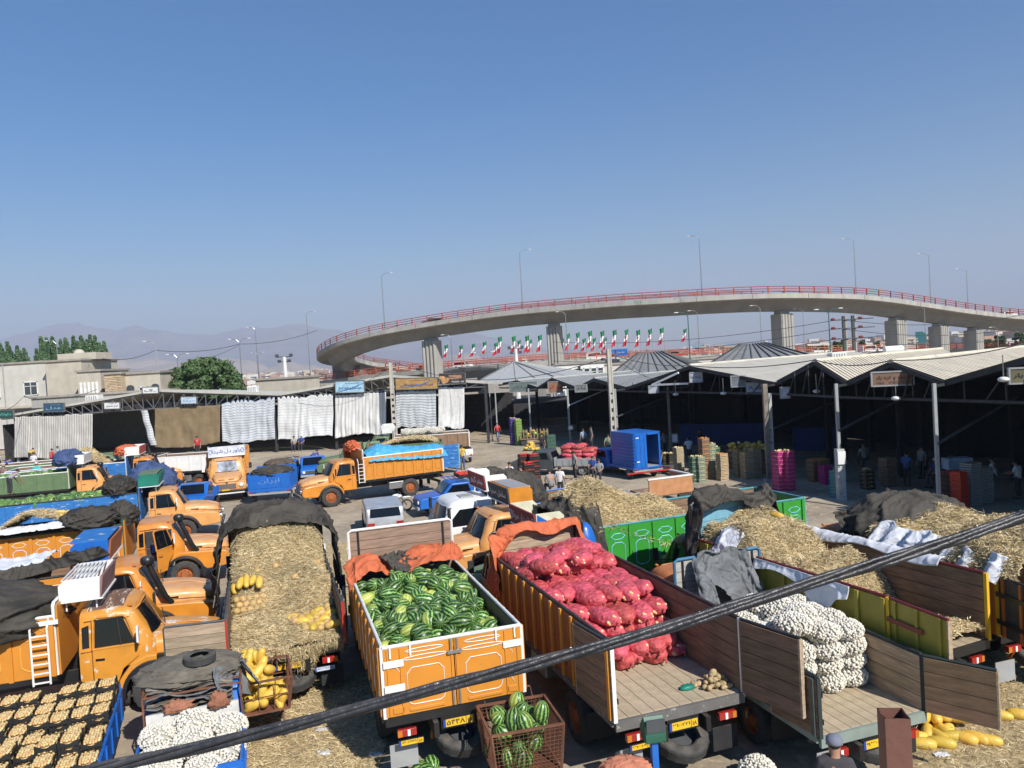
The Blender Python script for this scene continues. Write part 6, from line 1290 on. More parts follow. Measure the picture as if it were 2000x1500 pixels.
def tarp(M, label, m, fn, nu=70, nv=40, amp=.12, sc=1.2, seed=0, name='tarpaulin', rope=None, thick=.012):
    """cloth sheet fn(u,v)->xyz with creases pushed along its own normal"""
    nu = int(nu * 1.5); nv = int(nv * 1.5)
    P = [[Vector(fn(i / nu, j / nv)) for i in range(nu + 1)] for j in range(nv + 1)]; vs = []
    for j in range(nv + 1):
        for i in range(nu + 1):
            a = P[j][min(i + 1, nu)] - P[j][max(i - 1, 0)]; b_ = P[min(j + 1, nv)][i] - P[max(j - 1, 0)][i]; n_ = a.cross(b_); n_ = n_.normalized() if n_.length > 1e-6 else Vector((0, 0, 1))
            if n_.z < 0 and abs(n_.z) > .2: n_ = -n_
            vs.append(P[j][i] + n_ * amp * 1.15 * (wrk(P[j][i], seed, sc) - .35))
    w = nu + 1; mb = MB(); mb.add(vs, [(j * w + i, j * w + i + 1, (j + 1) * w + i + 1, (j + 1) * w + i) for j in range(nv) for i in range(nu)])
    o = mb.obj(name, m, smooth='all'); o.matrix_world = M; s = o.modifiers.new('thick', 'SOLIDIFY'); s.thickness = thick
    tag(o, label, 'tarpaulin')
    if rope:
        for r_ in rope: MB().tube([Vector(p) for p in r_], .012, 5).obj('rope', mat('rope', (.3, .28, .2)), o)
    return o
def lump(M, label, m, c, r, amp=.16, sc=1.4, seed=0, flat=.35, name='tarpaulin', cut=-.55, nu=110, nv=56):
    """bundled tarpaulin: creased mound"""
    mb = MB()
    def k(p):
        f = 1 + amp * 1.7 * (wrk(Vector(p) * 1.3, seed, sc) - .3); return f
    mb.ell(c, r, nu, nv, fn=k); mb.v = [(x, y, max(z, c[2] + r[2] * cut)) for x, y, z in mb.v]
    o = mb.obj(name, m, smooth='all'); o.matrix_world = M; return tag(o, label, 'tarpaulin')
def arch(hx, y0, y1, z0, z1, ex=.6, front=.0, sag=.0, lean=0.0):
    def f(u, v):
        a = math.pi * (1 - u); x = hx * math.copysign(abs(math.cos(a)) ** ex, math.cos(a)); z = z0 + (z1 - z0) * abs(math.sin(a)) ** ex
        z -= front * (1 - v) * math.sin(a) ** 2; z += sag * math.sin(v * math.pi) * math.sin(a)
        return (x + lean * v, y0 + (y1 - y0) * v, z)
    return f
M1, M2, M3, M4, M5, M6 = [TM(t) for t in (T1, T2, T3, T4, T5, T6)]
MG, ML1, ML2, ML3 = TM(S3), TM(L1), TM(L2), TM(L3)
# --- T1: straw rising to the front
h1 = lambda x, y: 1.32 + .2 * sm(.0, 1.2, y) + .75 * sm(1.5, 2.7, y + .25 * x) + .62 * sm(2.5, 3.8, y - .2 * x) + .42 * sm(3.5, 4.4, y) + .07 * math.sin(x * 3 + y * 2) - .35 * sm(.9, 1.18, abs(x)) * sm(2, 3, y) - .25 * max(0, abs(x) - .8) * sm(2.2, 3.5, y)
s1, H1 = straw(M1, 'straw sloping up to the tarpaulin with yellow melons bedded in it', -1.18, 1.18, -.02, 4.7, h1, 46000, L_=.14, Wb=.004)
# straw hanging over the rear sill
n = 2600; px = RNG.uniform(-1.2, 1.2, n); pts = np.stack([px, -.06 - RNG.uniform(0, .06, n), 1.28 - np.abs(RNG.normal(0, .13, n)) * (1 + .8 * np.sin(px * 5))], 1)
inst('straw_fringe', blades('straw_fringe', pts, -.9, .22, .004, STRAW, flat=.8), s1)['kind'] = 'stuff'
MEL = []
for k in range(4):
    l_ = (.17, .2, .235, .15)[k]; MEL.append(MB().ell((0, 0, 0), (l_, .085, .085), 12, 10, M=Matrix.Rotation(R(90), 4, 'Y') @ Matrix.Scale(1, 4), fn=lambda p, k=k: 1).mesh('yellow_melon', MELON, smooth='all'))
def melmesh(L_, r, taper=.12):
    mb = MB(); prof = []
    for i in range(11):
        t = i / 10; a = math.pi * t; prof.append((r * math.sin(a) ** .8 * (1 + taper * math.cos(a)) * (1 if 0 < i < 10 else 0), -L_ * math.cos(a)))
    mb.lathe(prof, 12, Matrix.Rotation(R(90), 4, 'Y')); return mb.mesh('yellow_melon', MELON, smooth='all')
MEL = [melmesh(.17, .085), melmesh(.20, .09), melmesh(.235, .085), melmesh(.15, .09)]
GAL = MB().ell((0, 0, 0), (.095, .085, .085), 12, 8).mesh('round_melon', GALIA, smooth='all')
def fruit(me, name, M, loc, rot, label, cat, group, sc=1.0):
    o = bpy.data.objects.new(name, me); COL.objects.link(o); o.matrix_world = M @ Matrix.Translation(loc) @ rot @ Matrix.Scale(sc, 4); return tag(o, label, cat, group)
# left patch: long melons upright above rows of round ones
for i in range(5): fruit(MEL[i % 3], 'yellow_melon', M1, (-1.12 + .15 * i, 2.55 + rnd(-.05, .05) - .05 * i, H1(-1.1 + .15 * i, 2.55) + .12), Matrix.Rotation(R(rnd(60, 105)), 4, 'Z') @ Matrix.Rotation(R(-28), 4, 'Y'), 'long yellow melon in the left straw patch, %s from the wall' % on(i), 'melon', 'long melons in the left patch on straw')
for r_ in range(3):
    for i in range(5): fruit(GAL, 'round_melon', M1, (-1.08 + .155 * i + .07 * (r_ % 2), 2.28 - .13 * r_, H1(-1, 2.28 - .13 * r_) + .05), Matrix.Rotation(rnd(0, 6), 4, 'Z'), 'round netted melon in the left patch on the straw, row %s, place %s' % (on(r_), on(i)), 'melon', 'round melons in the left patch on straw')
for r_ in range(6):
    for i in range(6 - abs(r_ - 3) // 2):
        x = 1.12 - .17 * i - .02 * r_; y = .55 + .17 * r_
        me, nm = (GAL, 'round_melon') if (i + r_) % 3 else (MEL[3], 'yellow_melon')
        fruit(me, nm, M1, (x, y, H1(x, y) + .07 + .05 * max(0, 3 - i) * .6), Matrix.Rotation(rnd(0, 6), 4, 'Z'), 'yellow melon at the right rear corner of the straw, row %s, %s from the wall' % (on(r_), on(i)), 'melon', 'melons heaped at the right rear of the straw lorry', rnd(1.0, 1.2))
for i, (x, y) in enumerate(((.95, 3.1), (-.55, 2.9), (.35, 2.5), (-.1, 3.0), (.1, 1.3))): fruit(GAL, 'round_melon', M1, (x, y, H1(x, y) + .02), Matrix.Identity(4), 'melon half buried in the straw slope of the open lorry, %s' % ('at the right wall', 'at the left', 'lowest on the slope', 'in the middle', 'near the rear edge')[i], 'melon', 'melons half buried in the straw slope')
tarp(M1, 'large black tarpaulin humped over the front of the straw lorry', TARPK, arch(1.62, 4.0, 5.9, 1.25, 3.62, .62, front=.25, sag=.25), 96, 40, .26, 1.0, 4.2,
     rope=[[(-1.75, 4.2, 1.3), (-1.5, 4.05, 2.4), (-1.0, 4.0, 3.2)], [(1.7, 4.3, 1.4), (1.45, 4.15, 2.5), (.9, 4.1, 3.3)]])
# --- T2: watermelons
WMS = []
for k in range(4):
    a, b_ = ((.185, .14), (.165, .15), (.21, .14), (.15, .145))[k]; WMS.append(MB().ell((0, 0, 0), (a, b_, b_), 20, 14).mesh('watermelon', WATERM, smooth='all'))
def wmelon(M, p, label, group, sc=1.0, rot=None):
    return fruit(random.choice(WMS), 'watermelon', M, p, rot or (Matrix.Rotation(rnd(0, 6.28), 4, 'Z') @ Matrix.Rotation(R(rnd(-40, 40)), 4, 'Y') @ Matrix.Rotation(rnd(0, 6.28), 4, 'X')), label, 'watermelon', group, sc * rnd(.82, 1.16))
h2 = lambda x, y: 1.29 + .74 + .26 * sm(0, 1.6, y) + .22 * sm(1.5, 4, y) - .12 * abs(x)
row = 0; y = .17; col = 0
while y < 4.5:
    x = -1.1 + (row % 2) * .13; col = 0
    while x < 1.15:
        wmelon(M2, (x + rnd(-.05, .05), y + rnd(-.05, .05), h2(x, y) + rnd(-.06, .06)), 'watermelon of the orange lorry, row %s from the tail doors, %s from its left wall' % (on(row), on(col)), 'watermelons loaded in the orange lorry'); x += .262; col += 1
    y += .235; row += 1
for i, y in enumerate(sorted(rnd(.3, 4.2) for _ in range(54))):
    x = rnd(-.95, .95); wmelon(M2, (x, y, h2(x, y) + .17), 'loose watermelon on top of the orange lorry load, %s counted from the tail doors' % on(i), 'watermelons on top of the orange lorry load')
t = MB().grid(lambda a, b_: (-1.24 + 2.48 * a, 5.2 * b_, h2(-1.24 + 2.48 * a, 5.2 * b_) - .1), 14, 20).obj('load_bed', mat('dark_rind', (.015, .04, .012), var=.4, scale=8), M=None, smooth='all'); t.matrix_world = M2; tag(t, 'deeper watermelons of the orange lorry load seen only as dark green gaps', 'watermelon load', kind='stuff')  # dark sheet below the melons paints the shade in their gaps
tarp(M2, 'orange tarpaulin rumpled over the front of the watermelons', TARPO, lambda u, v: (-1.42 + 2.75 * u, 4.2 + 1.1 * v + .15 * math.sin(u * 9), 2.62 + .22 * math.sin(v * 3.1) - .45 * max(0, .18 - u) * 4 * (1 - v) + .08 * math.sin(u * 11) + .18 * u), 80, 30, .22, 1.3, 9.0)
tarp(M2, 'dark grey fold of cloth lying on the orange tarpaulin', TARPK, lambda u, v: (-.65 + 1.0 * u + .35 * v, 4.75 - .85 * v * (1 - .4 * u) + .2 * u, 2.95 - .25 * v + .03 * math.sin(u * 12)), 40, 30, .22, 2.0, 2.0)
# --- T3: red sacks
def sackmesh(seed, L_=.74, w=.43, h=.28):
    mb = MB(); nr, nc = 30, 32
    for part in (0,):
        vs = []
        for j in range(nr + 1):
            t = j / nr; y = (t - .5) * L_; e = min(1.0, (math.sin(math.pi * min(1, max(0, t))) + .02)) ** .42; neck = .16 + .84 * e if t > .0 else .2
            for i in range(nc):
                a = 2 * math.pi * i / nc; ca, sa = math.cos(a), math.sin(a); sx = math.copysign(abs(ca) ** .75, ca); sz = math.copysign(abs(sa) ** .8, sa)
                k = 1 + .16 * noise.noise(Vector((ca * 1.4, t * 3.5, sa * 1.4 + seed))) + .10 * (.4 - abs(noise.noise(Vector((ca * 3.2, t * 9, sa * 3.2 + seed))))) + .05 * (.4 - abs(noise.noise(Vector((ca * 7, t * 20, sa * 7 + seed))))) + .10 * math.sin(a * 7 + t * 3 + seed) * max(0, 1 - t * 5) + .06 * math.sin(a * 9) * max(0, t * 5 - 4)
                vs.append((sx * w / 2 * neck * k, y, sz * h / 2 * neck * k))
        mb.add(vs, [(j * nc + i, j * nc + (i + 1) % nc, (j + 1) * nc + (i + 1) % nc, (j + 1) * nc + i) for j in range(nr) for i in range(nc)] + [tuple(range(nc))[::-1], tuple(range(nr * nc, (nr + 1) * nc))])
    me = mb.mesh('red_sack', REDBAG, smooth='all')
    ob = MB()
    for i in range(11): a = rnd(0, 6.28); r_ = rnd(.0, .11); ob.ell((math.cos(a) * r_ * 1.3, -L_ / 2 + .045 + r_ * .15, math.sin(a) * r_ * .8), (.032,) * 3, 6, 5)
    return me, ob.mesh('onion', ONIONY, smooth='all'), MB().tube([(0, -L_ / 2, 0), (.02, -L_ / 2 - .05, -.02), (-.02, -L_ / 2 - .09, -.05)], .018, 6).mesh('tied_neck', mat('red_twine', (.45, .08, .08)))
SK = [sackmesh(s) for s in (1.1, 4.7, 9.3)]
def red_sack(M, p, rot, label, group, sc=1.0):
    me, on, nk = random.choice(SK); o = fruit(me, 'red_sack', M, p, rot, label, 'sack', group, sc); q = inst('onion', on, o); q['kind'] = 'stuff'; inst('tied_neck', nk, o); return o
def rj(): return Matrix.Rotation(R(rnd(-16, 16)), 4, 'Z') @ Matrix.Rotation(R(rnd(-9, 9)), 4, 'X') @ Matrix.Rotation(R(rnd(-14, 14)), 4, 'Y')
B3 = 1.3
for col in range(6):
    x = -.96 + col * .388
    rows_ = [(1.70 + .12 * (col < 2), 2), (2.15, 4 if col > 1 else 3), (2.70, 4 if col < 2 else 5), (3.25, 5), (3.85, 5), (4.45, 6), (5.05, 6), (5.6, 6)]
    for ri, (y, lay) in enumerate(rows_):
        y += rnd(-.08, .08) + .4
        for l_ in range(lay):
            if ri > 2 and l_ < lay - 2: continue
            red_sack(M3, (x + rnd(-.05, .05), y + rnd(-.07, .07), B3 + .13 + l_ * .235 + rnd(-.02, .02)), rj(), 'red onion sack, %s column from the left, %s row from the rear, %s layer' % (on(col), on(ri), on(l_)), 'red onion sacks stacked on the lorry', rnd(1.06, 1.18))
for i in range(8): red_sack(M3, (rnd(-.8, .8), 4.3 + i * .2, B3 + .13 + 6 * .232), Matrix.Rotation(rnd(-.7, .7), 4, 'Z'), 'red net sack on the very top of the red stack, %s from the rear' % on(i), 'red onion sacks stacked on the lorry', 1.05)
tarp(M3, 'orange tarpaulin draped over the plank headboard above the red sacks', TARPO, lambda u, v: ((-1.36 + 2.72 * u) * (1 + .08 * math.sin(v * 3)), 6.55 + .35 * v - .25 * abs(2 * u - 1) ** 3, 3.22 + .12 * math.sin(v * 3.1) - (1 - v) * (.18 + .10 * math.sin(u * 13)) - 2.0 * max(0, abs(2 * u - 1) - .72) / .28 * .62), 90, 24, .10, 1.5, 5.0)
tarp(M3, 'loose corner of orange cloth hanging beside the red sacks', TARPO, lambda u, v: (-1.38 + .75 * u * (1 - v) ** 1.3, 6.5 - .9 * v * (1 - u), 3.1 - 1.25 * v + .05 * math.sin(u * 9)), 30, 36, .12, 2.4, 6.0)
lump(M3, 'bright blue plastic barrel shape behind the orange cloth corner', BLUE, (1.5, 7.2, 2.2), (.32, .32, .8), amp=.02, name='plastic_barrel')['category'] = 'barrel'
POT = MB().ell((0, 0, 0), (.055, .04, .04), 9, 6).mesh('potato', mat('potato_skin', (.40, .29, .15), rough=.7, var=.15, scale=20, objrand=.2), smooth='all')
for i in range(60):
    r_ = abs(random.gauss(0, .22)); a = rnd(0, 6.28); x, y = .92 + r_ * math.cos(a), .38 + r_ * .8 * math.sin(a)
    if x > 1.2 or y < .05: continue
    fruit(POT, 'potato', M3, (x, y, B3 + .05 + max(0, .16 - r_ * .55) * random.random() * 1.6), Matrix.Rotation(rnd(0, 6), 4, 'Z'), 'small potato on the empty lorry floor, %s of the little heap' % on(i), 'potato', 'potatoes heaped on the lorry floor', rnd(.9, 1.3))
lump(M3, 'small crumpled teal rag beside the potatoes', TEAL, (.45, .5, B3 + .03), (.15, .08, .06), name='rag', nu=20, nv=12)['category'] = 'rag'
# --- T4: white net sacks
def netsack(seed, rx=.32, ry=.34, rz=.2, n=400, rb=.028):
    random.seed(seed * 77); core = MB().ell((0, 0, 0), (rx * .93, ry * .93, rz * .92), 14, 10).mesh('net_sack', mat('white_net', (.42, .40, .34), rough=.7), smooth='all')
    bm_ = bmesh.new(); bmesh.ops.create_icosphere(bm_, subdivisions=1, radius=1); bv = [v.co.copy() for v in bm_.verts]; bf = [tuple(v.index for v in f.verts) for f in bm_.faces]; bm_.free()
    mb = MB()
    for i in range(n):
        z = 1 - 2 * (i + .5) / n; a = i * 2.39996 + rnd(-.15, .15); r_ = math.sqrt(1 - z * z); k = 1 + .07 * noise.noise(Vector((r_ * math.cos(a) * 2, r_ * math.sin(a) * 2, z * 2 + seed)))
        q = Vector((rx * r_ * math.cos(a) * k, ry * r_ * math.sin(a) * k, rz * z * k)); s = rb * rnd(.7, 1.25); mb.add([q + v * s for v in bv], bf)
    return core, mb.mesh('bulb', ONION, smooth='all')
NS = [netsack(1), netsack(2), netsack(3, .34, .30, .22)]; random.seed(11)
def white_sack(M, p, label, group, sc=1.0, rot=None):
    c, b_ = random.choice(NS); o = fruit(c, 'net_sack', M, p, rot or (Matrix.Rotation(rnd(0, 6.28), 4, 'Z') @ Matrix.Rotation(R(rnd(-12, 12)), 4, 'X')), label, 'sack', group, sc); q = inst('bulb', b_, o); q['kind'] = 'stuff'; return o
for col in range(4):
    x = -.76 + col * .5
    for ri, (y, lay) in enumerate(((1.35, 4 if col > 1 else 3), (1.85, 4), (2.35, 4), (2.85, 4), (3.35, 3))):
        if col == 0 and ri == 0: lay = 2
        if ri > 2 and col < 3 and False: continue
        for l_ in range(lay):
            if ri > 1 and l_ < lay - 1: continue
            white_sack(M4, (x + rnd(-.05, .05), y + rnd(-.05, .05) + (.1 if col < 2 else 0), 1.04 + .17 + l_ * .29), 'white net sack of the small lorry, %s stack from the left, %s row, %s layer' % (on(col), on(ri), on(l_)), 'white net sacks on the small lorry', rnd(.85, .98))
for i in range(4): white_sack(M4, (rnd(-.6, .1), 1.4 + .4 * i, 1.04 + .17 + 4 * .28), 'white net sack topmost on the small lorry, %s from its rear' % on(i), 'white net sacks on the small lorry', .95)
tarp(M4, 'grey tarpaulin hanging over the small lorry\'s pale plank headboard', TARPG, lambda u, v: (-.55 + 1.25 * u + .3 * v * (u - .5), 4.32 - .1 * v - (.55 * max(0, v - .5)), 3.0 + .05 * math.sin(u * 12) - 1.0 * v ** 1.2 * (1 - .35 * math.sin(u * 3.14 * 2.1))), 70, 44, .13, 1.8, 7.7)
tarp(M4, 'trailing strip of grey tarpaulin in front of the pale headboard', TARPG, lambda u, v: (-.75 + .4 * u - .15 * v, 4.25 - .9 * v, 2.85 - 1.25 * v + .1 * math.sin(u * 6)), 24, 40, .16, 2.5, 1.2)
# --- T5: straw, sheets
h5 = lambda x, y: 1.5 + 1.08 * sm(1.7, 2.7, y) * (1 - .25 * sm(2.9, 3.3, y) * (1 - sm(3.3, 4.2, y))) + .62 * sm(3.5, 4.5, y) - .6 * sm(.85, 1.28, abs(x)) * sm(2.0, 3.0, y) - .18 * abs(x) * sm(3.2, 5, y) + .14 * math.sin(y * 2.2 + x) + .1 * math.sin(x * 3 + y)
straw(M5, 'tawny straw mounded high at the front of the olive lorry', -1.28, 1.28, -.03, 5.7, h5, 44000, L_=.16, amp=.09)
for i, (x, y) in enumerate(((.7, 5.0), (-.2, 4.6), (1.0, 4.6))): fruit(MEL[1], 'yellow_melon', M5, (x, y, h5(x, y) + .05), Matrix.Rotation(rnd(0, 3), 4, 'Z'), 'yellow melon peeping from the straw of the olive lorry, %s from the headboard' % on(i), 'melon', 'melons in the olive lorry straw')
for k, (x, y) in enumerate(((.35, .16), (.55, .24), (.72, .13))): fruit(MEL[2], 'yellow_melon', M5, (-.55 + x, y + .25, 1.37 + .33), Matrix.Rotation(R(78), 4, 'Y') @ Matrix.Rotation(rnd(0, 6), 4, 'X'), 'long yellow melon upright at the olive lorry\'s rear, %s from its open door' % on(k), 'melon', 'upright melons at the olive lorry rear', 1.35)
tarp(M5, 'black tarpaulin folded over the blue headboard of the olive lorry', TARPK, lambda u, v: ((-1.45 + 2.9 * u), 5.5 + .55 * v, 3.5 + .28 * math.sin(v * 3.14) - (1 - v) * (.12 + .12 * math.sin(u * 10)) - 1.9 * max(0, abs(2 * u - 1) - .8) / .2 * .75 + .14 * math.sin(u * 7)), 96, 26, .20, 1.6, 3.0)
tarp(M5, 'white plastic sheet hanging over the near wall of the olive lorry', SHEET, lambda u, v: (-1.44 - .08 * math.sin(v * 1.5) * v, .75 + 3.3 * u, 2.70 - v * (.24 + .12 * math.sin(u * 8) + .42 * max(0, 1 - abs(u - .22) / .14))), 80, 16, .06, 1.5, 3.3)
tarp(M5, 'white plastic sheet bunched on the straw near the green cab', SHEET, lambda u, v: (-1.4 + .7 * v, 4.3 + .75 * u - .2 * v, 2.72 + .25 * math.sin(v * 2.4) + .12 * math.sin(u * 3.1) - .35 * (1 - v) ** 3), 40, 30, .14, 1.8, 8.8)
tarp(M5, 'white sheet edge running along the far wall of the olive lorry', SHEET, lambda u, v: (1.42 - .22 * v, .9 + 4.5 * u, 2.78 + .05 * math.sin(v * 3.1) - v * (.16 + .07 * math.sin(u * 11))), 80, 8, .06, 2.0, 4.4)
# --- T6
h6 = lambda x, y: 2.68 - .35 * sm(.9, 1.25, -x) + .42 * sm(-1.5, 1.5, x + .4) + .18 * math.sin(y * 1.3 + 1) + .15 * sm(2, 4, y)
straw(M6, 'pale straw heaped over the rim of the lorry at the right edge', -1.25, 1.3, -.4, 3.6, h6, 36000, L_=.17, amp=.1)
tarp(M6, 'white sheet spilling over the near wall of the right-edge lorry', SHEET, lambda u, v: (-1.3 + .5 * v - .08 * math.sin(u * 20), 1.7 + 1.7 * u, 2.42 + .50 * v ** .8 + .05 * math.sin(u * 9)), 50, 24, .08, 2.0, 2.5)
tarp(M6, 'torn white sheet flapping over the straw lorry\'s black rail', SHEET, lambda u, v: (-1.34 + .38 * v - .10 * math.sin(u * 15), -.1 + 1.5 * u, 2.38 + .48 * v + .07 * math.sin(u * 12)), 50, 24, .09, 2.4, 5.5)
lump(M6, 'big humped dark tarpaulin over the front of the right-edge lorry', TARPK, (.25, 4.1, 2.45), (1.45, 1.0, .98), amp=.15, sc=1.3, seed=3.3, cut=-.3)
lump(M6, 'second hump of the dark tarpaulin, lower and farther right', TARPK, (1.5, 4.3, 2.4), (1.0, .9, .75), amp=.15, sc=1.3, seed=6.3, cut=-.3)
tarp(M6, 'black cloth hanging down beside the orange cab at the right', TARPK, lambda u, v: (-1.4 + .35 * u + .1 * math.sin(v * 4), 4.5 - .35 * v, 3.05 - 1.25 * v), 24, 36, .22, 2.2, 8.0)
# --- S3 green lorry straw
hg = lambda x, y: 1.35 + .95 * sm(3.3, 3.9, y) + .95 * sm(3.6, 4.7, y) + .25 * math.sin(y * 2.1 + .8) + .35 * sm(6.0, 6.9, y) - .28 * abs(x) ** 1.5 - .75 * sm(.8, 1.22, abs(x))
straw(MG, 'large golden straw heap bulging above the bright green lorry', -1.22, 1.22, 3.3, 7.5, hg, 42000, L_=.2, amp=.12, edge=.03)
tarp(MG, 'black tarpaulin pulled over the front of the green lorry\'s straw', TARPK, lambda u, v: (1.5 - 3.0 * u, 6.9 + 1.15 * v, 2.6 + .85 * math.sin(u * 3.14) ** .5 * (1 - .25 * v) - .9 * max(0, .15 - u) / .15 - .9 * max(0, u - .85) / .15 - .2 * v), 70, 50, .30, 1.2, 1.9)
# --- left rank loads
def sheet_strip(M, a, b_, w, label, m=SHEET, seed=0, zf=0):
    a, b_ = Vector(a), Vector(b_); d = (b_ - a); s = d.cross(Vector((0, 0, 1))).normalized() * w
    return tarp(M, label, m, lambda u, v: a + d * u + s * (v - .5) + Vector((0, 0, .12 * math.sin(v * 3.14))), 50, 16, .10, 1.8, seed)
h3 = lambda x, y: 2.55 + .35 * sm(3.3, 4.6, y) + .25 * sm(-1, 1, x) * sm(3, 5, y) - .2 * sm(5.4, 6.4, y) + .1 * math.sin(y * 3)
straw(ML3, 'pale straw heap on the open door orange lorry', -1.2, 1.2, .2, 6.2, h3, 26000, L_=.22, amp=.1, edge=.02)
for i in range(7): fruit(MEL[i % 3], 'yellow_melon', ML3, (rnd(-.3, .7), rnd(5.2, 6.1), 2.95 + rnd(0, .1)), Matrix.Rotation(rnd(0, 3), 4, 'Z'), 'yellow melon at the front of the open door lorry\'s straw, %s of them' % on(i), 'melon', 'melons on the open door lorry')
sheet_strip(ML3, (1.2, 3.2, 2.72), (1.15, 7.0, 2.78), .9, 'long white sheet lying along the straw of the open door lorry', seed=1)
sheet_strip(ML3, (1.3, 3.3, 2.7), (1.42, 2.5, 1.3), .45, 'white sheet strip hanging down the ovals of the open door lorry', seed=4)
lump(ML3, 'black tarpaulin bundle rolled on the open door lorry\'s near edge', TARPK, (1.1, 6.6, 2.85), (.62, .85, .42), seed=2, amp=.2)
lump(ML3, 'tied dark tarpaulin bundle behind the open door cab', TARPK, (.4, 7.5, 2.75), (.55, .5, .5), seed=9, amp=.2)
lump(TM(L4), 'round black tarpaulin bundle beside the green roof box', TARPK, (.6, 6.2, 2.75), (.8, .65, .5), seed=5, amp=.2)
tarp(ML2, 'white sheets stretched over the second lorry\'s load', SHEET, lambda u, v: (-1.3 + 2.6 * v, .6 + 5.2 * u, 2.62 + .12 * math.sin(v * 3) + .05 * math.sin(u * 14)), 60, 30, .16, 1.0, 5)
tarp(ML2, 'long dark tarpaulin trailing from the roof box to the nearest lorry', TARPK, lambda u, v: (1.0 + .9 * u * (.4 + .6 * v), 6.9 - 3.9 * u + .6 * v, 2.85 + .25 * math.sin(v * 3.14) - .5 * u), 60, 24, .22, 1.5, 6)
lump(ML1, 'huge dark tarpaulin bundle covering the nearest left lorry\'s load', TARPK, (.35, 4.9, 2.45), (1.45, 1.9, .72), seed=7, amp=.16, sc=1.1, cut=-.4)
lump(ML1, 'round knot of dark tarpaulin on top of the nearest left lorry', TARPK, (.2, 4.6, 2.95), (.85, .9, .5), seed=12, amp=.2)
# pictures on the left lorries' sides, ladders
t = MB()
for s in (-1, 1): t.tube([(1.42, 6.55 + s * .16, 1.15), (1.42, 6.55 + s * .16, 2.35), (1.25, 6.55 + s * .16, 2.5)], .022, 6)
for k in range(6): t.bar((1.42, 6.39, 1.2 + k * .2), (1.42, 6.71, 1.2 + k * .2), .03)
for T_, yy in ((L1, 0), (L9, -1.0)): inst('ladder', t.mesh('ladder', WHITE), T_, TR(0 if T_ is L1 else 0, yy, 0) if T_ is L1 else Matrix.Scale(-1, 4, (1, 0, 0)) @ TR(0, -1.65, 0))
MB().box((1.28, 5.9, 2.42), (.05, 2.0, .09)).obj('white_strip', WHITE, L1)
# blue tarpaulin on the side-on lorry, orange bundle, plate with horse emblem
M9 = TM(L9)
tarp(M9, 'bright blue tarpaulin bulging over the side-on lorry\'s load', TARPB, lambda u, v: (-1.38 + 2.76 * v, -.3 + 4.7 * u, 2.5 + .22 * math.sin(v * 3.14) * (1 - .2 * u) + .34 * sm(.3, .8, u) * (1 - sm(.85, 1, u)) * math.sin(v * 3.14) - .45 * (1 - v) ** 4 * (1 - .5 * u) - .55 * (v ** 5) * (.35 + .65 * (1 - u))), 70, 34, .14, 1.1, 3)
lump(M9, 'orange tarpaulin bundle on the side-on lorry\'s headboard', TARPO, (.5, 4.8, 3.0), (.75, .4, .35), seed=3, amp=.3)
tarp(M9, 'orange cloth hanging from the side-on lorry\'s headboard corner', TARPO, lambda u, v: (1.15 + .15 * math.sin(v * 3), 4.45 + .7 * u, 3.05 - .95 * v), 20, 30, .18, 2.4, 4)
em = MB().box((1.25, 1.9 + 1.0, .84), (.03, 1.1, .5)).obj('side_board', BLACKP, L9); f_ = MB()
for z in (.6, 1.08): f_.box((1.27, 2.9, z), (.02, 1.1, .05))
for y in (2.36, 3.44): f_.box((1.27, y, .84), (.02, .05, .5))
f_.obj('board_frame', WHITE, em)
hr = MB()
for c, r_ in (((0, 0), (.15, .06)), ((.17, .06), (.05, .09)), ((.22, .12), (.06, .035))): hr.ell((1.272, 2.9 + c[0], .86 + c[1]), (.006, r_[0], r_[1]), 10, 6)
for x, dx in ((-.12, -.05), (-.06, .03), (.08, -.03), (.14, .06)): hr.bar((1.272, 2.9 + x, .84), (1.272, 2.9 + x + dx, .68), .012, .03)
hr.obj('horse_emblem', WHITE, em); MB().cyl((1.1, 3.6, .75), (1.1, 4.5, .75), .17, 12).cyl((1.1, 4.55, .75), (1.1, 4.9, .75), .14, 12).obj('red_tank', RED, L9, smooth=True)
# --- left lorries with watermelons far left
for nm, T_, zz, n in (('farther', L5, 2.05, 26), ('nearer', L4, 2.3, 26)):
    MM = TM(T_)
    for i in range(n):
        x, y = rnd(.0, 1.05), 2.0 + 4.4 * i / n; wmelon(MM, (x, y, zz + .1 + rnd(0, .1)), 'big watermelon, %s from the rear on the %s of the two far left melon lorries' % (on(i), nm), 'watermelons on the %s far left lorry' % nm, 1.25)
    bed_ = MB()
    for i in range(260): bed_.ell((rnd(-1.1, 1.1), rnd(.6, 6.5), zz + rnd(-.05, .12)), (rnd(.15, .2),) * 3, 9, 6)
    o = bed_.obj('watermelon_layer', mat('pale_striped_rind', (.10, .20, .05), var=.7, scale=11, stretch=(1, 4, 4)), smooth='all'); o.matrix_world = MM; tag(o, 'crowded green watermelons filling the %s far left melon lorry' % nm, 'watermelon load', kind='stuff')
lump(TM(L5), 'blue tarpaulin bundle over the white roof box lorry', TARPBL, (.3, 6.9, 2.95), (1.15, .8, .6), seed=4, amp=.2); lump(TM(L6), 'red canvas bundle on the farthest left rank lorry', TARPO, (0, 6.9, 2.9), (1.0, .7, .4), seed=8, amp=.2)
lump(TM(L4), 'grey blue tarpaulin heap between the green box and the far orange lorry', TARPBL, (-1.6, 7.3, 2.5), (1.0, 1.1, 1.0), seed=14, amp=.2)
straw(TM(L6), 'brown straw heap beyond the watermelon lorries', -1.4, 1.2, 1.2, 6.0, lambda x, y: 1.9 + 1.3 * math.exp(-((y - 4.2) ** 2) / 1.2), 7000, L_=.3, Wb=.008)
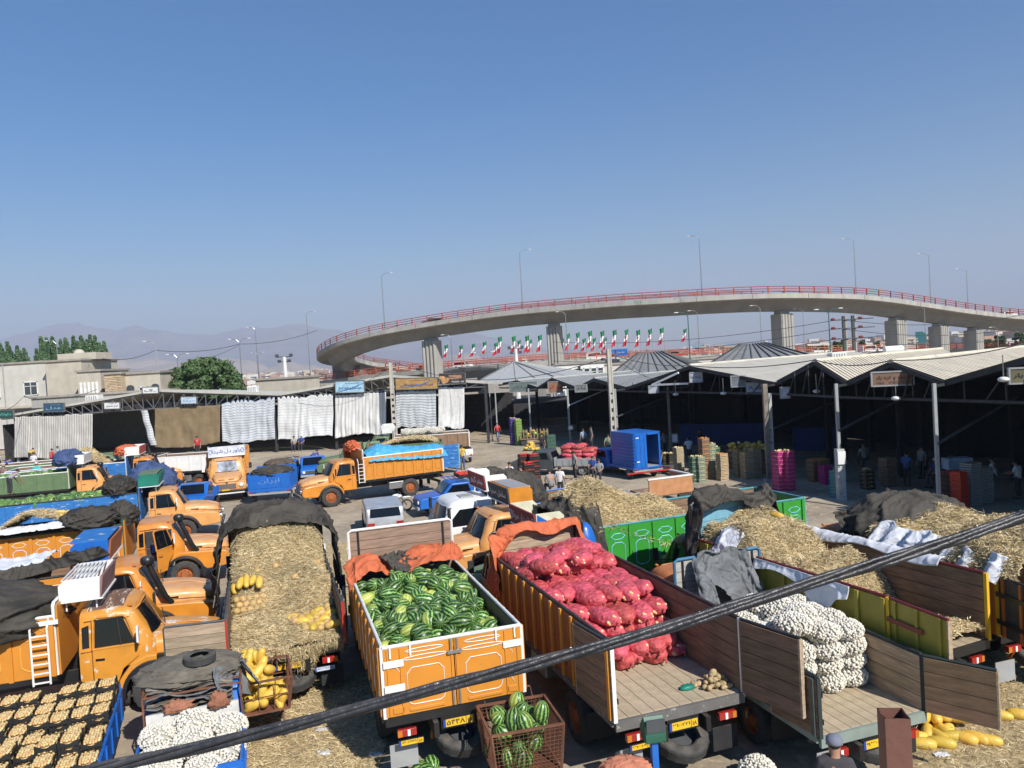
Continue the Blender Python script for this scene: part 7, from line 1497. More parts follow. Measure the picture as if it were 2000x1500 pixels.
# ================================================================== PEOPLE
def skin_mesh(V, E, Rr, root=0, sub=1):
    me = bpy.data.meshes.new('tmp'); me.from_pydata(V, E, []); o = bpy.data.objects.new('tmp', me); COL.objects.link(o)
    s = o.modifiers.new('s', 'SKIN'); s.use_smooth_shade = True
    for i, r_ in enumerate(Rr):
        d = me.skin_vertices[0].data[i]; d.radius = (r_, r_) if not isinstance(r_, tuple) else r_; d.use_root = (i == root)
    b = o.modifiers.new('b', 'SUBSURF'); b.levels = b.render_levels = sub; bpy.context.view_layer.update()
    out = bpy.data.meshes.new_from_object(o.evaluated_get(bpy.context.evaluated_depsgraph_get())); bpy.data.objects.remove(o); return out
def pose(kind):
    """joints in metres, facing +Y"""
    J = dict(pel=(0, 0, .95), wst=(0, 0, 1.08), chs=(0, .01, 1.30), nck=(0, 0, 1.48), hd0=(0, .02, 1.56), hd1=(0, .03, 1.70))
    for s, n in ((-1, 'l'), (1, 'r')):
        J.update({'sh' + n: (s * .18, 0, 1.42), 'el' + n: (s * .25, -.03, 1.14), 'wr' + n: (s * .26, .05, .90), 'ha' + n: (s * .26, .08, .80), 'hp' + n: (s * .09, 0, .90), 'kn' + n: (s * .10, .03, .50), 'an' + n: (s * .10, -.02, .09), 'to' + n: (s * .11, .15, .05)})
    if kind == 'walk': J.update(knl=(-.1, .15, .52), anl=(-.1, .22, .10), tol=(-.11, .38, .06), knr=(.1, .02, .50), anr=(.1, -.28, .14), tor=(.11, -.14, .06), ell=(-.25, -.15, 1.16), wrl=(-.25, -.12, .93), hal=(-.25, -.08, .84), elr=(.25, .08, 1.15), wrr=(.24, .25, .98), har=(.24, .32, .92))
    if kind == 'bend': J.update(wst=(0, .08, 1.04), chs=(0, .30, 1.16), nck=(0, .46, 1.24), hd0=(0, .53, 1.27), hd1=(0, .64, 1.34), shl=(-.18, .42, 1.18), shr=(.18, .42, 1.18), ell=(-.23, .50, .92), elr=(.23, .50, .92), wrl=(-.2, .62, .72), wrr=(.2, .62, .72), hal=(-.2, .66, .64), har=(.2, .66, .64))
    if kind == 'sit':
        for n, s in (('l', -1), ('r', 1)): J.update({'kn' + n: (s * .14, .42, .62), 'an' + n: (s * .13, .45, .12), 'to' + n: (s * .13, .60, .07), 'hp' + n: (s * .1, 0, .55), 'el' + n: (s * .26, .12, .84), 'wr' + n: (s * .16, .32, .74), 'ha' + n: (s * .12, .38, .72), 'sh' + n: (s * .18, .04, 1.08)})
        J.update(pel=(0, 0, .58), wst=(0, -.02, .72), chs=(0, .02, .95), nck=(0, .05, 1.14), hd0=(0, .08, 1.22), hd1=(0, .1, 1.36))
    if kind == 'work': J.update(ell=(-.26, .10, 1.18), elr=(.26, .10, 1.18), wrl=(-.18, .34, 1.12), wrr=(.18, .34, 1.16), hal=(-.15, .42, 1.12), har=(.15, .42, 1.16), chs=(0, .04, 1.29), nck=(0, .06, 1.47), hd0=(0, .1, 1.54), hd1=(0, .13, 1.67))
    if kind == 'raise': J.update(elr=(.32, .1, 1.55), wrr=(.25, .2, 1.78), har=(.22, .24, 1.86))
    return J
BODY = {}
def body_parts(kind):
    if kind in BODY: return BODY[kind]
    J = pose(kind); names = list(J); ix = {n: i for i, n in enumerate(names)}; V = [J[n] for n in names]
    E = [('pel', 'wst'), ('wst', 'chs'), ('chs', 'nck'), ('nck', 'hd0'), ('hd0', 'hd1')] + [e for n in 'lr' for e in (('chs', 'sh' + n), ('sh' + n, 'el' + n), ('el' + n, 'wr' + n), ('wr' + n, 'ha' + n), ('pel', 'hp' + n), ('hp' + n, 'kn' + n), ('kn' + n, 'an' + n), ('an' + n, 'to' + n))]
    rad = dict(pel=.13, wst=.12, chs=(.15, .11), nck=.055, hd0=.085, hd1=.09)
    for n in 'lr': rad.update({'sh' + n: .06, 'el' + n: .043, 'wr' + n: .03, 'ha' + n: .036, 'hp' + n: .085, 'kn' + n: .058, 'an' + n: .04, 'to' + n: .036})
    # fingers: five short chains at each hand
    Vb, Eb, Rb = list(V), [(ix[a], ix[b_]) for a, b_ in E], [rad[n] for n in names]
    for n in 'lr':
        h = Vector(J['ha' + n]); d = (h - Vector(J['wr' + n])).normalized(); sd = d.cross(Vector((0, 1, .3))).normalized()
        for k, off in enumerate((-.026, -.009, .009, .026)):
            a = len(Vb); Vb += [tuple(h + sd * off + d * .02), tuple(h + sd * off * 1.2 + d * (.065 + .008 * (k in (1, 2)))), tuple(h + sd * off * 1.2 + d * (.09) + Vector((0, .02, 0)))]; Eb += [(ix['ha' + n], a), (a, a + 1), (a + 1, a + 2)]; Rb += [.011, .009, .008]
        a = len(Vb); Vb += [tuple(h + Vector((0, .035, 0)) + d * .0), tuple(h + Vector((0, .055, 0)) + d * .035)]; Eb += [(ix['ha' + n], a), (a, a + 1)]; Rb += [.012, .009]
    body = skin_mesh(Vb, Eb, Rb, ix['pel'])
    bm_ = bmesh.new(); bm_.from_mesh(body)   # nose, ears, brow as part of the same surface mesh
    hc = (Vector(J['hd0']) + Vector(J['hd1'])) / 2
    for c, r_ in ((hc + Vector((0, .10, -.01)), .018), (hc + Vector((-.088, .0, 0)), .02), (hc + Vector((.088, .0, 0)), .02), (hc + Vector((0, .078, -.055)), .026)):
        bmesh.ops.create_icosphere(bm_, subdivisions=1, radius=r_, matrix=Matrix.Translation(c))
    bm_.to_mesh(body); bm_.free(); body.name = 'person'
    def sub(ns, es, rr, root, ext=None):
        nn = [n for n in ns]; i2 = {n: i for i, n in enumerate(nn)}; VV = [J[n] for n in nn]
        if ext:
            for a, b_, f in ext: VV[i2[b_]] = tuple(Vector(J[a]).lerp(Vector(J[b_]), f))
        return skin_mesh(VV, [(i2[a], i2[b_]) for a, b_ in es], rr, i2[root])
    sh = sub(['pel', 'wst', 'chs', 'nck', 'shl', 'ell', 'shr', 'elr'], [('pel', 'wst'), ('wst', 'chs'), ('chs', 'nck'), ('chs', 'shl'), ('shl', 'ell'), ('chs', 'shr'), ('shr', 'elr')], [.155, .145, (.175, .135), .075, .078, .066, .078, .066], 'wst', [('shl', 'ell', .85), ('shr', 'elr', .85)])
    tr = sub(['wst', 'pel', 'hpl', 'knl', 'anl', 'hpr', 'knr', 'anr'], [('wst', 'pel'), ('pel', 'hpl'), ('hpl', 'knl'), ('knl', 'anl'), ('pel', 'hpr'), ('hpr', 'knr'), ('knr', 'anr')], [.13, .148, .10, .078, .062, .10, .078, .062], 'pel')
    hair = MB().ell(tuple(hc + Vector((0, -.015, .035))), (.098, .105, .088), 14, 9).mesh('hair', HAIR, smooth='all')
    eye = MB(); 
    for s in (-1, 1): eye.ell(tuple(hc + Vector((s * .033, .088, .012))), (.012, .008, .007), 6, 4); eye.box(tuple(hc + Vector((s * .033, .092, .032))), (.03, .01, .006))
    eye.box(tuple(hc + Vector((0, .092, -.038))), (.04, .012, .007))
    shoe = MB()
    for n in 'lr': a = Vector(J['to' + n]); b_ = Vector(J['an' + n]); shoe.ell(tuple((a + b_) / 2 + Vector((0, .02, -.02))), (.055, .15, .05), 10, 6)
    BODY[kind] = (body, sh, tr, hair, eye.mesh('face_feature', HAIR), shoe.mesh('shoe', BLACKP, smooth='all'), hc); return BODY[kind]
CL = {}
def coloured(me, m, nm):
    k = (me.name, m.name, nm)
    if k not in CL: c = me.copy(); c.materials.clear(); c.materials.append(m); c.polygons.foreach_set('use_smooth', [True] * len(c.polygons)); c.polygons.foreach_set('material_index', [0] * len(c.polygons)); c.name = nm; CL[k] = c
    return CL[k]
def cloth(col, nm): return mat('cloth_' + nm, col, rough=.9, var=.15, scale=8, bump=.3, bscale=20)
def person(loc, face, kind, shirt, trousers, label, hat=None, sc=1.0, z=0.0, hair=HAIR):
    body, sh, tr, hm_, ey, so_, hc = body_parts(kind)
    o = inst('person', coloured(body, SKIN, 'person_body')); o.location = (loc[0], loc[1], z); o.rotation_euler = (0, 0, face - math.pi / 2); o.scale = (sc,) * 3; tag(o, label, 'person')
    inst('shirt', coloured(sh, shirt, 'shirt'), o); inst('trousers', coloured(tr, trousers, 'trousers'), o); inst('hair', coloured(hm_, hair, 'hair'), o); inst('face_feature', ey, o); inst('shoe', so_, o)
    if hat is not None:
        mb = MB().ell(tuple(hc + Vector((0, -.01, .05))), (.108, .115, .085), 14, 8); mb.prism([(hc.x + .085 * math.cos(R(a)), hc.y + .08 + .085 * math.sin(R(a))) for a in range(-20, 201, 20)], hc.z + .035, hc.z + .05, 2); mb.obj('cap', hat, o, smooth=True)
    return o
DK = cloth((.03, .032, .04), 'dark'); JN = cloth((.06, .10, .2), 'denim'); WH = cloth((.62, .62, .62), 'white'); GR = cloth((.25, .26, .27), 'grey'); RD = cloth((.5, .03, .04), 'red'); BL = cloth((.03, .07, .3), 'blue'); LB = cloth((.30, .38, .5), 'lightblue'); TQ = cloth((.02, .42, .40), 'turquoise'); YL = cloth((.55, .36, .06), 'mustard')
CK = cloth((.22, .13, .13), 'checked'); TN = cloth((.35, .27, .2), 'tan')
def pp(u, v): q = G(u, v); return (q.x, q.y)
person(pp(973, 862), R(80), 'walk', RD, JN, 'man in a red shirt and jeans walking away by the pale post')
person(pp(1096, 975), R(70), 'stand', WH, DK, 'man in a long white shirt standing behind the blue crate pickup')
person(pp(1124, 937), R(200), 'stand', GR, DK, 'man in grey shirt and dark trousers beside the dark pickup')
person(pp(998, 962), R(60), 'walk', WH, TN, 'man with dark reddish hair in a pale shirt on the open ground')
person(pp(1160, 935), R(240), 'sit', BL, DK, 'man in dark blue sitting beside the red sack pickup')
person(pp(1172, 942), R(250), 'sit', GR, DK, 'man in grey crouching in front of the blue box truck')
person(pp(1158, 900), R(180), 'stand', cloth((.12, .12, .13), 'striped'), DK, 'man in striped dark shirt behind the red sacks', z=.7)
person(pp(1141, 880), R(100), 'stand', LB, DK, 'man in pale blue shirt in the shade left of the blue box truck')
person(pp(1347, 905), R(85), 'work', WH, DK, 'man in a white shirt working at the crates in the shade')
person(pp(1508, 925), R(60), 'work', BL, DK, 'man in a blue shirt standing behind the pink crate stack')
person(pp(1772, 950), R(50), 'work', cloth((.07, .12, .3), 'plaidblue'), DK, 'man in blue checked shirt behind the humped tarpaulin')
person(pp(1832, 960), R(200), 'sit', cloth((.03, .05, .16), 'navyshirt'), DK, 'man in navy shirt with white cap sitting by the red crates', hat=WH, z=.2)
person(pp(1802, 935), R(200), 'stand', GR, DK, 'man in grey standing deep in the nearest shed')
person(pp(1943, 965), R(130), 'sit', WH, DK, 'man in white bending low at the nearest shed, left one', z=.3)
person(pp(1990, 975), R(120), 'work', WH, DK, 'man in a white shirt cut by the right picture edge')
person(pp(904, 917), R(-80), 'stand', YL, JN, 'man in a mustard shirt standing behind the white pickup')
person(pp(1022, 1000), R(150), 'stand', RD, DK, 'man in a red shirt leaning behind the red lettered roof box', z=.55)
person(pp(1078, 985), R(110), 'sit', GR, DK, 'dark haired man in grey seen above the black tarpaulin', z=.4)
person(pp(577, 895), R(-90), 'sit', cloth((.35, .35, .33), 'greystripe'), DK, 'man in striped polo sitting under the lined curtain', z=.6)
person(pp(592, 893), R(-100), 'sit', BL, DK, 'man in blue with a white cap sitting under the lined curtain', hat=WH, z=.6)
person(pp(611, 915), R(60), 'bend', BL, DK, 'man in navy bending into the open green bonnet')
person(pp(389, 915), R(-85), 'stand', RD, DK, 'man in a red jersey standing in front of the white lorry', z=1.0)
person(pp(70, 950), R(90), 'stand', WH, DK, 'man in a white shirt on the far left straw lorry', z=.9)
person(pp(13, 955), R(80), 'bend', BL, DK, 'man in bright blue bending at the far left', z=.9)
person(pp(18, 968), R(95), 'stand', LB, DK, 'man in pale blue shirt at the far left behind the watermelons', z=.6)
person(pp(77, 985), R(100), 'stand', TQ, DK, 'man in a turquoise shirt and white head cloth among the watermelons', hat=WH, z=1.0)
person(pp(13, 990), R(90), 'stand', CK, DK, 'man in a checked shirt and flat cap beside the watermelons', hat=TN, z=1.0)
person(pp(24, 1018), R(70), 'bend', GR, DK, 'man in a grey white shirt bending over the nearer watermelon lorry', z=1.5)
person(pp(208, 968), R(60), 'bend', cloth((.17, .12, .1), 'brown'), DK, 'man in brown bending beside the orange cab on the left', z=1.0)
person(pp(885, 880), R(200), 'sit', DK, DK, 'man in dark clothes sitting at the edge of the plain white curtain')
for u, v, a_, k_, c_, z_, lb_ in ((1290, 925, 200, 'stand', DK, 0, 'man in dark clothes standing right of the blue box truck'), (1300, 890, 120, 'work', GR, 0, 'grey shirted man deep in the widest shed by the trolley'), (1368, 885, 60, 'work', DK, 0, 'dim figure in the widest shed left of the orange fruit'), (1690, 925, 90, 'sit', GR, .3, 'grey figure sitting by the peeling post in the shade'), (1212, 880, 240, 'stand', TN, 0, 'man in tan standing in the shade above the box truck cab'), (1190, 895, 60, 'walk', cloth((.2, .3, .2), 'greenish'), 0, 'man in dull green walking beside the red sack pickup'),
    (103, 925, 60, 'sit', RD, .8, 'man in red resting under the leftmost curtain'), (118, 918, 200, 'sit', LB, .8, 'man in light blue lying under the leftmost curtain'), (60, 915, 90, 'bend', YL, .5, 'man in mustard bending near the leftmost curtain'), (888, 905, 100, 'sit', GR, 0, 'grey figure crouching by the white pickup'), (1060, 890, 60, 'stand', DK, 0, 'dark figure behind the wooden stall cart'), (470, 905, 80, 'stand', DK, 0, 'dark clothed man behind the blue trailer')):
    person(pp(u, v), R(a_), k_, c_, DK, lb_, z=z_)
q = D(1632, 1500, 10.6); person((q.x, q.y), R(75), 'stand', cloth((.05, .045, .05), 'black'), DK, 'man in a grey cap seen from above at the rear of the small lorry', hat=mat('grey_cap_cloth', (.16, .17, .22), rough=.9), sc=1.08)

# ================================================================== SMALLER VEHICLES
def at_rear(u, v, z): q = G(u, v, z); return (q.x, q.y)
PK1 = pickup('dark grey pickup heaped with red onion sacks in front of the sheds', (5.0, 48.2), R(160), DGREY, bedlen=2.5, side_h=.45, side_m=GREYP)
MP = TM(PK1)
for col in range(3):
    for ri in range(3):
        for l_ in range(5 if ri else 4): red_sack(MP, (-.52 + col * .5 + rnd(-.05, .05), .35 + ri * .7, .80 + l_ * .24 - (.0 if ri else 0)), rj(), 'red sack on the dark pickup, %s column, %s row, %s layer' % (on(col), on(ri), on(l_)), 'red sacks on the dark pickup', 1.05)
PK2 = pickup('blue pickup whose tall blue steel box stands open at the side', (7.7, 45.0), R(113), BLUE, bedlen=2.9, Wd=1.95, side_h=.1, side_m=BLUE)
MBX = TM(PK2); bx = thing('steel_box', 'tall bright blue steel cargo box with an open doorway', 'cargo box', M=MBX.copy()); BW, BL_, BH, z0 = 1.75, 2.55, 2.0, .72
for s, (cx, cy, w_, d_) in enumerate(((-BW / 2, BL_ / 2, .05, BL_), (BW / 2, BL_ / 2, .05, BL_), (0, BL_, BW, .05))): 
    wl_ = MB().box((cx, cy, z0 + BH / 2), (w_, d_, BH)).obj('wall', BLUE, bx)
    for k in range(10): MB().box((cx + (-.03 if s == 0 else .03 if s == 1 else 0), cy, z0 + .1 + k * BH / 10), (w_ + .03, d_ * .98, BH / 22)).obj('corrugation', BLUE, wl_)
MB().box((0, BL_ / 2, z0 + BH), (BW + .08, BL_ + .08, .05)).obj('roof', BLUE, bx); MB().box((0, BL_ / 2, z0), (BW, BL_, .06)).obj('floor', GREYP, bx)
dr_ = MB().box((-BW * .26, -.02, z0 + BH / 2), (BW * .46, .05, BH)).obj('door', BLUE, bx)
for k in range(3): MB().box((-BW * .42 + k * BW * .16, -.055, z0 + BH / 2), (.1, .03, BH * .95)).obj('pressed_rib', BLUE, dr_)
for z in (.35, 1.75): MB().box((-BW * .4, -.08, z0 + z), (.2, .03, .06)).obj('hinge', WHITEW, dr_)
MB().box((BW * .47, -.02, z0 + BH / 2), (.1, .06, BH)).box((BW * .25, -.02, z0 + BH - .06), (BW * .5, .06, .12)).obj('door_frame', BLUE, bx)
PK3 = pickup('white grey pickup with yellow melons and dropped tailgate behind the blue box', (-4.1, 57.0), R(100), WHITEW, bedlen=2.6, side_h=.45)
for i in range(16): fruit(MEL[1], 'yellow_melon', TM(PK3), (rnd(-.5, .5), rnd(.6, 2.2), 1.2 + rnd(0, .25)), Matrix.Rotation(rnd(0, 3), 4, 'Z'), 'yellow melon on the white grey pickup, %s of its heap' % on(i), 'melon', 'melons on the white pickup', 1.3)
q = G(822, 985, .6); PK4 = pickup('bright blue pickup carrying red crates, its nose toward the silver car', (-5.1 + 4.9, 38.0 + 1.7), R(199), BLUE, bedlen=2.2, side_h=.4, rack=BLUE); 
CRATE = {}
def crate_mesh(w, d, h, frame, fill, nf=10, rb=.045):
    k = (w, d, h, frame.name, fill.name)
    if k not in CRATE:
        mb = MB(); sl_ = 3
        for s in (-1, 1):
            for j in range(sl_): mb.box((0, s * d / 2, h * (j + .5) / sl_), (w, .012, h / sl_ * .62)); mb.box((s * w / 2, 0, h * (j + .5) / sl_), (.012, d, h / sl_ * .62))
            for t in (-1, 1): mb.box((s * w / 2, t * d / 2, h / 2), (.03, .03, h))
        mb.box((0, 0, .008), (w, d, .012)); f = MB()
        for i in range(nf): f.ell((rnd(-.42, .42) * w, rnd(-.42, .42) * d, h * rnd(.85, 1.02)), (rb * rnd(.85, 1.15),) * 3, 6, 4)
        f.box((0, 0, h * .6), (w * .95, d * .95, h * .5)); CRATE[k] = (mb.mesh('crate', frame), f.mesh('produce', fill, smooth='all'))
    return CRATE[k]
def stack(u, v, n, frame, fill, label, w=.5, d=.36, h=.2, group=None, rz=None, M=None, loc=None, nf=10, rb=.045, jit=.015):
    a, f = crate_mesh(w, d, h, frame, fill, nf, rb); q = Vector(loc) if loc else G(u, v); base = TR(q.x, q.y, q.z, rz=R(20) if rz is None else rz)
    if M is not None: base = M @ base
    for k in range(n):
        o = bpy.data.objects.new('crate', a); COL.objects.link(o); o.matrix_world = base @ TR(rnd(-jit, jit), rnd(-jit, jit), k * h * 1.02, rz=rnd(-.04, .04)); tag(o, label % (on(n - 1 - k) if k < n - 1 else 'topmost'), 'crate', group or 'stacked produce crates')
        p_ = inst('produce', f, o); p_['kind'] = 'stuff'
TOM = mat('tomato_skin', (.60, .045, .02), rough=.35, var=.1); BLKC = mat('black_crate_plastic', (.02, .02, .02), rough=.5); YEL = mat('pale_yellow_fruit', (.62, .50, .22), rough=.5, var=.15); WOODC = mat('pale_crate_wood', (.42, .34, .22), rough=.8, var=.15); GRNC = mat('green_crate_plastic', (.05, .12, .08)); PINKC = mat('pink_crate_plastic', (.45, .03, .20), rough=.5); CYC = mat('cyan_crate_plastic', (.03, .22, .28)); PURC = mat('purple_crate_plastic', (.08, .03, .3)); ORF = mat('orange_fruit', (.62, .24, .04), rough=.5, var=.15); BROC = mat('brown_crate_wood', (.24, .15, .09), rough=.8)
for k, (x, y) in enumerate(((-.5, .4), (0, .4), (.5, .4), (-.5, 1.0), (0, 1.0), (.5, 1.0), (-.4, 1.6), (.3, 1.6))): stack(0, 0, 2, BLKC, TOM, '%s crate of tomatoes in the ' + on(k) + ' pile on the blue pickup', M=TM(PK4), loc=(x, y, .7), rz=0, w=.48, d=.55, h=.22, group='tomato crates on the blue pickup', nf=22)
for k, (x, y) in enumerate(((-.3, 2.75), (.3, 2.75))): stack(0, 0, 1, BLKC, TOM, '%s tomato crate on the blue pickup roof rack, pile ' + on(k), M=TM(PK4), loc=(x, y, 1.72), rz=0, w=.5, d=.6, h=.18, group='tomato crates on the blue pickup', nf=22)
lump(TM(PK4), 'small grey plastic bag on the tomato crates', SHEET, (0, 2.3, 1.95), (.3, .25, .16), name='plastic_bag', nu=30, nv=16)
lump(TM(PK4), 'dark tarpaulin lump behind the blue pickup roof', TARPK, (.2, 1.2, 1.55), (.75, .8, .45), seed=3)
lump(TM(S1), 'big black tarpaulin mound behind the red and white roof box', TARPK, (.1, 4.2, 2.2), (1.15, 1.2, .95), seed=6)
for k, (u, v, n) in enumerate(((1026, 946, 6), (1045, 946, 6), (1034, 954, 5))): stack(u, v, n, BLKC, TOM, '%s tomato crate of the tall ' + on(k) + ' stack on the open ground', w=.6, d=.45, h=.3, group='tomato crates on the ground', nf=20)
for i in range(34): r_ = rnd(0, .55); a = rnd(0, 6.3); q = G(1037, 880); fruit(MEL[3], 'pale_melon', Matrix.Identity(4), (q.x + r_ * math.cos(a), q.y + r_ * math.sin(a) * .7, .1 + max(0, .75 - r_ * 1.35) * rnd(.7, 1)), Matrix.Rotation(rnd(0, 3), 4, 'Z'), 'pale melon in the small pyramid on the yard floor, %s of it' % on(i), 'melon', 'pale melons piled on the yard floor', 1.2)
stack(1076, 884, 5, GRNC, DGREY, '%s empty green crate standing beside the pale melon pyramid', w=.7, d=.5, h=.28)
stack(1005, 868, 9, PURC, YEL, '%s crate of the tall purple stack at the shed edge', w=.6, d=.5, h=.26); stack(1014, 869, 9, mat('lime_crate', (.16, .3, .06)), YEL, '%s crate of the tall lime green stack at the shed edge', w=.5, d=.5, h=.25)
# melon stall cart by the shed
t = thing('wooden_cart', 'wooden stall cart with yellow and green produce at the shed edge', 'cart', tuple(G(1044, 868))); MB().box((0, 0, .55), (2.6, 1.0, .08)).obj('tray', BROC, t)
for s in (-1, 1):
    for k in range(9): MB().box((-1.2 + k * .3, s * .5, .95), (.1, .03, .75)).obj('slat', BROC, t)
    MB().cyl((s * .9, -.4, .28), (s * .9, .4, .28), .28, 14).obj('wheel', TYRE, t)
MB().box((0, 0, .45), (2.4, .1, .08)).obj('red_beam', RED, t)
for i in range(20): fruit(MEL[3] if i % 2 else WMS[3], 'melon', Matrix.Translation(t.location), (rnd(-1.1, 1.1), rnd(-.35, .35), .75 + rnd(0, .5)), Matrix.Rotation(rnd(0, 3), 4, 'Z'), 'melon on the wooden stall cart, %s of its load' % on(i), 'melon', 'melons on the wooden stall cart', 1.3)
# crates in the shade of the sheds (pixel column, row, count, frame, fill, words)
for u, v, n, fr_, fi, lb_, w_, d_, h_ in ((1327, 928, 11, WOODC, YEL, 'thin pale tray stack beside the man in white', .45, .4, .15), (1300, 915, 7, BLKC, YEL, 'dark tray stack on the low trolley', .5, .4, .14), (1312, 915, 7, BLKC, YEL, 'dark tray stack at the right end of the trolley', .5, .4, .14),
    (1357, 941, 6, GRNC, YEL, 'green crate stack, lowest left of the five', .45, .4, .24), (1369, 941, 6, mat('grey_green_crate', (.22, .27, .2)), YEL, 'grey green crate stack beside the wooden one', .4, .4, .24), (1378, 936, 9, BROC, ORF, 'tall brown wooden crate stack of the five', .45, .42, .26), (1391, 934, 8, mat('grey_green_crate', ()), YEL, 'grey green crate stack right of the tall brown one', .4, .4, .25), (1399, 932, 7, GRNC, YEL, 'green crate stack at the right of the five', .36, .4, .25),
    (1412, 938, 6, WOODC, ORF, 'yellow wood crate stack standing alone', .48, .42, .25), (1445, 930, 5, WOODC, ORF, 'wooden crate stack under the orange fruit heap, left', .55, .45, .3), (1460, 935, 5, WOODC, ORF, 'wooden crate stack under the orange fruit heap, middle', .55, .45, .3), (1475, 933, 6, WOODC, ORF, 'wooden crate stack under the orange fruit heap, right', .5, .45, .28), (1435, 915, 4, BROC, ORF, 'brown crate stack behind the orange fruit heap', .6, .5, .3), (1492, 925, 6, BROC, ORF, 'brown crate stack left of the man in blue', .5, .5, .26),
    (1525, 957, 10, PINKC, YEL, 'pink crate stack, left of the bright pink pair', .55, .5, .2), (1541, 957, 10, PINKC, YEL, 'pink crate stack, right of the bright pink pair', .4, .5, .2),
    (1592, 940, 5, BROC, ORF, 'dim brown crate stack between the posts, left', .6, .5, .24), (1606, 940, 5, BROC, ORF, 'dim brown crate stack between the posts, right', .6, .5, .24), (1613, 945, 4, PINKC, PINKC, 'dim purple crate stack between the posts', .5, .4, .24),
    (1633, 972, 8, CYC, YEL, 'blue crate stack with yellow fruit, left of the thin pair', .3, .4, .16), (1643, 970, 9, CYC, YEL, 'blue crate stack with yellow fruit, right of the thin pair', .3, .4, .16), (1695, 955, 5, BLKC, YEL, 'dark crate stack with yellow fruit by the peeling post', .5, .4, .2), (1735, 950, 6, BROC, BROC, 'dim brown crate stack behind the humped tarpaulin', .6, .5, .24),
    (1852, 985, 7, BLKC, TOM, 'tomato crate stack, left of the row behind the straw', .5, .45, .2), (1864, 987, 7, BLKC, TOM, 'tomato crate stack, middle of the row behind the straw', .5, .45, .2), (1876, 992, 7, TOM, TOM, 'bright red tomato crate stack at the end of the row', .42, .45, .22), (1898, 985, 6, GREYP, BROC, 'grey crate stack with roots near the right edge', .6, .5, .3), (1921, 980, 5, GREYP, BROC, 'grey crate stack farther right near the edge', .6, .5, .3)):
    stack(u, v, n, fr_, fi, '%s crate, ' + lb_, w=w_, d=d_, h=h_, group='crates under the sheds', rb=.05)
for i in range(34): q = G(rnd(1430, 1495), 928); fruit(MEL[3], 'orange_gourd', Matrix.Identity(4), (q.x + rnd(-.3, .3), q.y + rnd(-.3, .6), 1.45 + rnd(0, .45)), Matrix.Rotation(rnd(0, 3), 4, 'Z'), 'orange fruit on top of the wooden crates in the shade, %s of the heap' % on(i), 'fruit', 'orange fruit heaped on crates', 1.1)
t = thing('platform_trolley', 'low steel platform trolley holding dark trays', 'trolley', tuple(G(1306, 922))); MB().box((0, 0, .35), (1.5, .9, .06)).obj('platform', STEEL, t)
for x in (-.6, .6):
    for y in (-.35, .35): MB().cyl((x, y - .04, .12), (x, y + .04, .12), .12, 12).obj('wheel', TYRE, t)
t = thing('white_stand', 'pale blue white tilted table on thin legs in the nearest shed', 'table', tuple(G(1872, 968))); MB().box((0, 0, 1.5), (1.1, .6, .5)).obj('panel', mat('pale_stand', (.35, .4, .48)), t); MB().bar((-.2, 0, 0), (-.2, 0, 1.3), .04).bar((.2, 0, 0), (.2, 0, 1.3), .04).obj('leg', STEEL, t)
# red and white tipper box end, seen over the straw
t = thing('trailer_box', 'low wooden trailer box with red and white rim behind the straw lorry', 'trailer', tuple(G(1312, 985, 0)), R(20)); MB().box((0, 0, .9), (2.4, .08, .8)).box((1.2, 1.0, .9), (.08, 2.0, .8)).obj('side', mat('tan_board', (.42, .20, .09)), t); MB().box((0, 0, 1.33), (2.5, .14, .07)).box((1.2, 1.0, 1.33), (.14, 2.1, .07)).obj('rim', WHITEW, t); MB().box((0, 2, 1.36), (2.5, .1, .07)).obj('red_rim', RED, t); MB().box((0, 1, .5), (2.3, 2, .1)).obj('bed', BROC, t)
for s in (-1, 1): MB().cyl((s * .8, 0, .35), (s * .8, .2, .35), .35, 14).obj('wheel', TYRE, t)
# middle group by the curtains
PK5 = pickup('blue pickup facing us beside the open green bonnet', (-14.4 - .6, 56.6), R(-76), BLUE, bedlen=1.8, side_h=.4)
PK6 = pickup('army green pickup with its bonnet raised', (-11.4, 57.5), R(-72), AGREEN, bedlen=1.8, side_h=.5)
MB().box((0, 0, 0), (1.5, .06, 1.2)).obj('raised_bonnet', AGREEN, PK6, M=TR(0, 3.5, 1.75, rx=R(22)))
TR1 = pickup('blue painted trailer back with faded white print, beside the facing lorry', (-14.35, 44.2), R(97), BLUE, bedlen=2.6, Wd=2.35, side_h=1.0, cabm=False, z=.75)
lettering('ایران', mat('faded_print', (.10, .22, .5)), TR1, TR(0, -.06, 1.35) @ UP, 1.2, .35)
lump(TM(TR1), 'dark blanket piled on the blue trailer', TARPK, (0, 1.2, 1.75), (1.15, 1.2, .3), seed=4)
PK7 = pickup('blue pickup with open top and brown blankets behind the blue trailer', (-15.6, 49.5), R(96), BLUE, bedlen=2.4, side_h=.5, side_m=WHITEW)
lump(TM(PK7), 'brown blanket heap on the white railed pickup', mat('brown_blanket', (.10, .075, .055), rough=.95, var=.3), (0, 1.3, 1.5), (.95, 1.1, .38), seed=8)
PK8 = pickup('blue pickup glimpsed through the open orange lorry door', (-18.9, 46.5), R(-80), BLUE, bedlen=2.0, side_h=.5)
L10 = truck('army green lorry with raised bonnet cab behind the side-on orange lorry', (-5.2, 53.5), R(186), L=5.0, Wd=2.3, wall=.9, head=2.4, paint=AGREEN, rail=AGREEN, orn=None, plate=None, spare=False, doors='closed', ncol=7, cab=dict(paint=AGREEN, mirror=False))
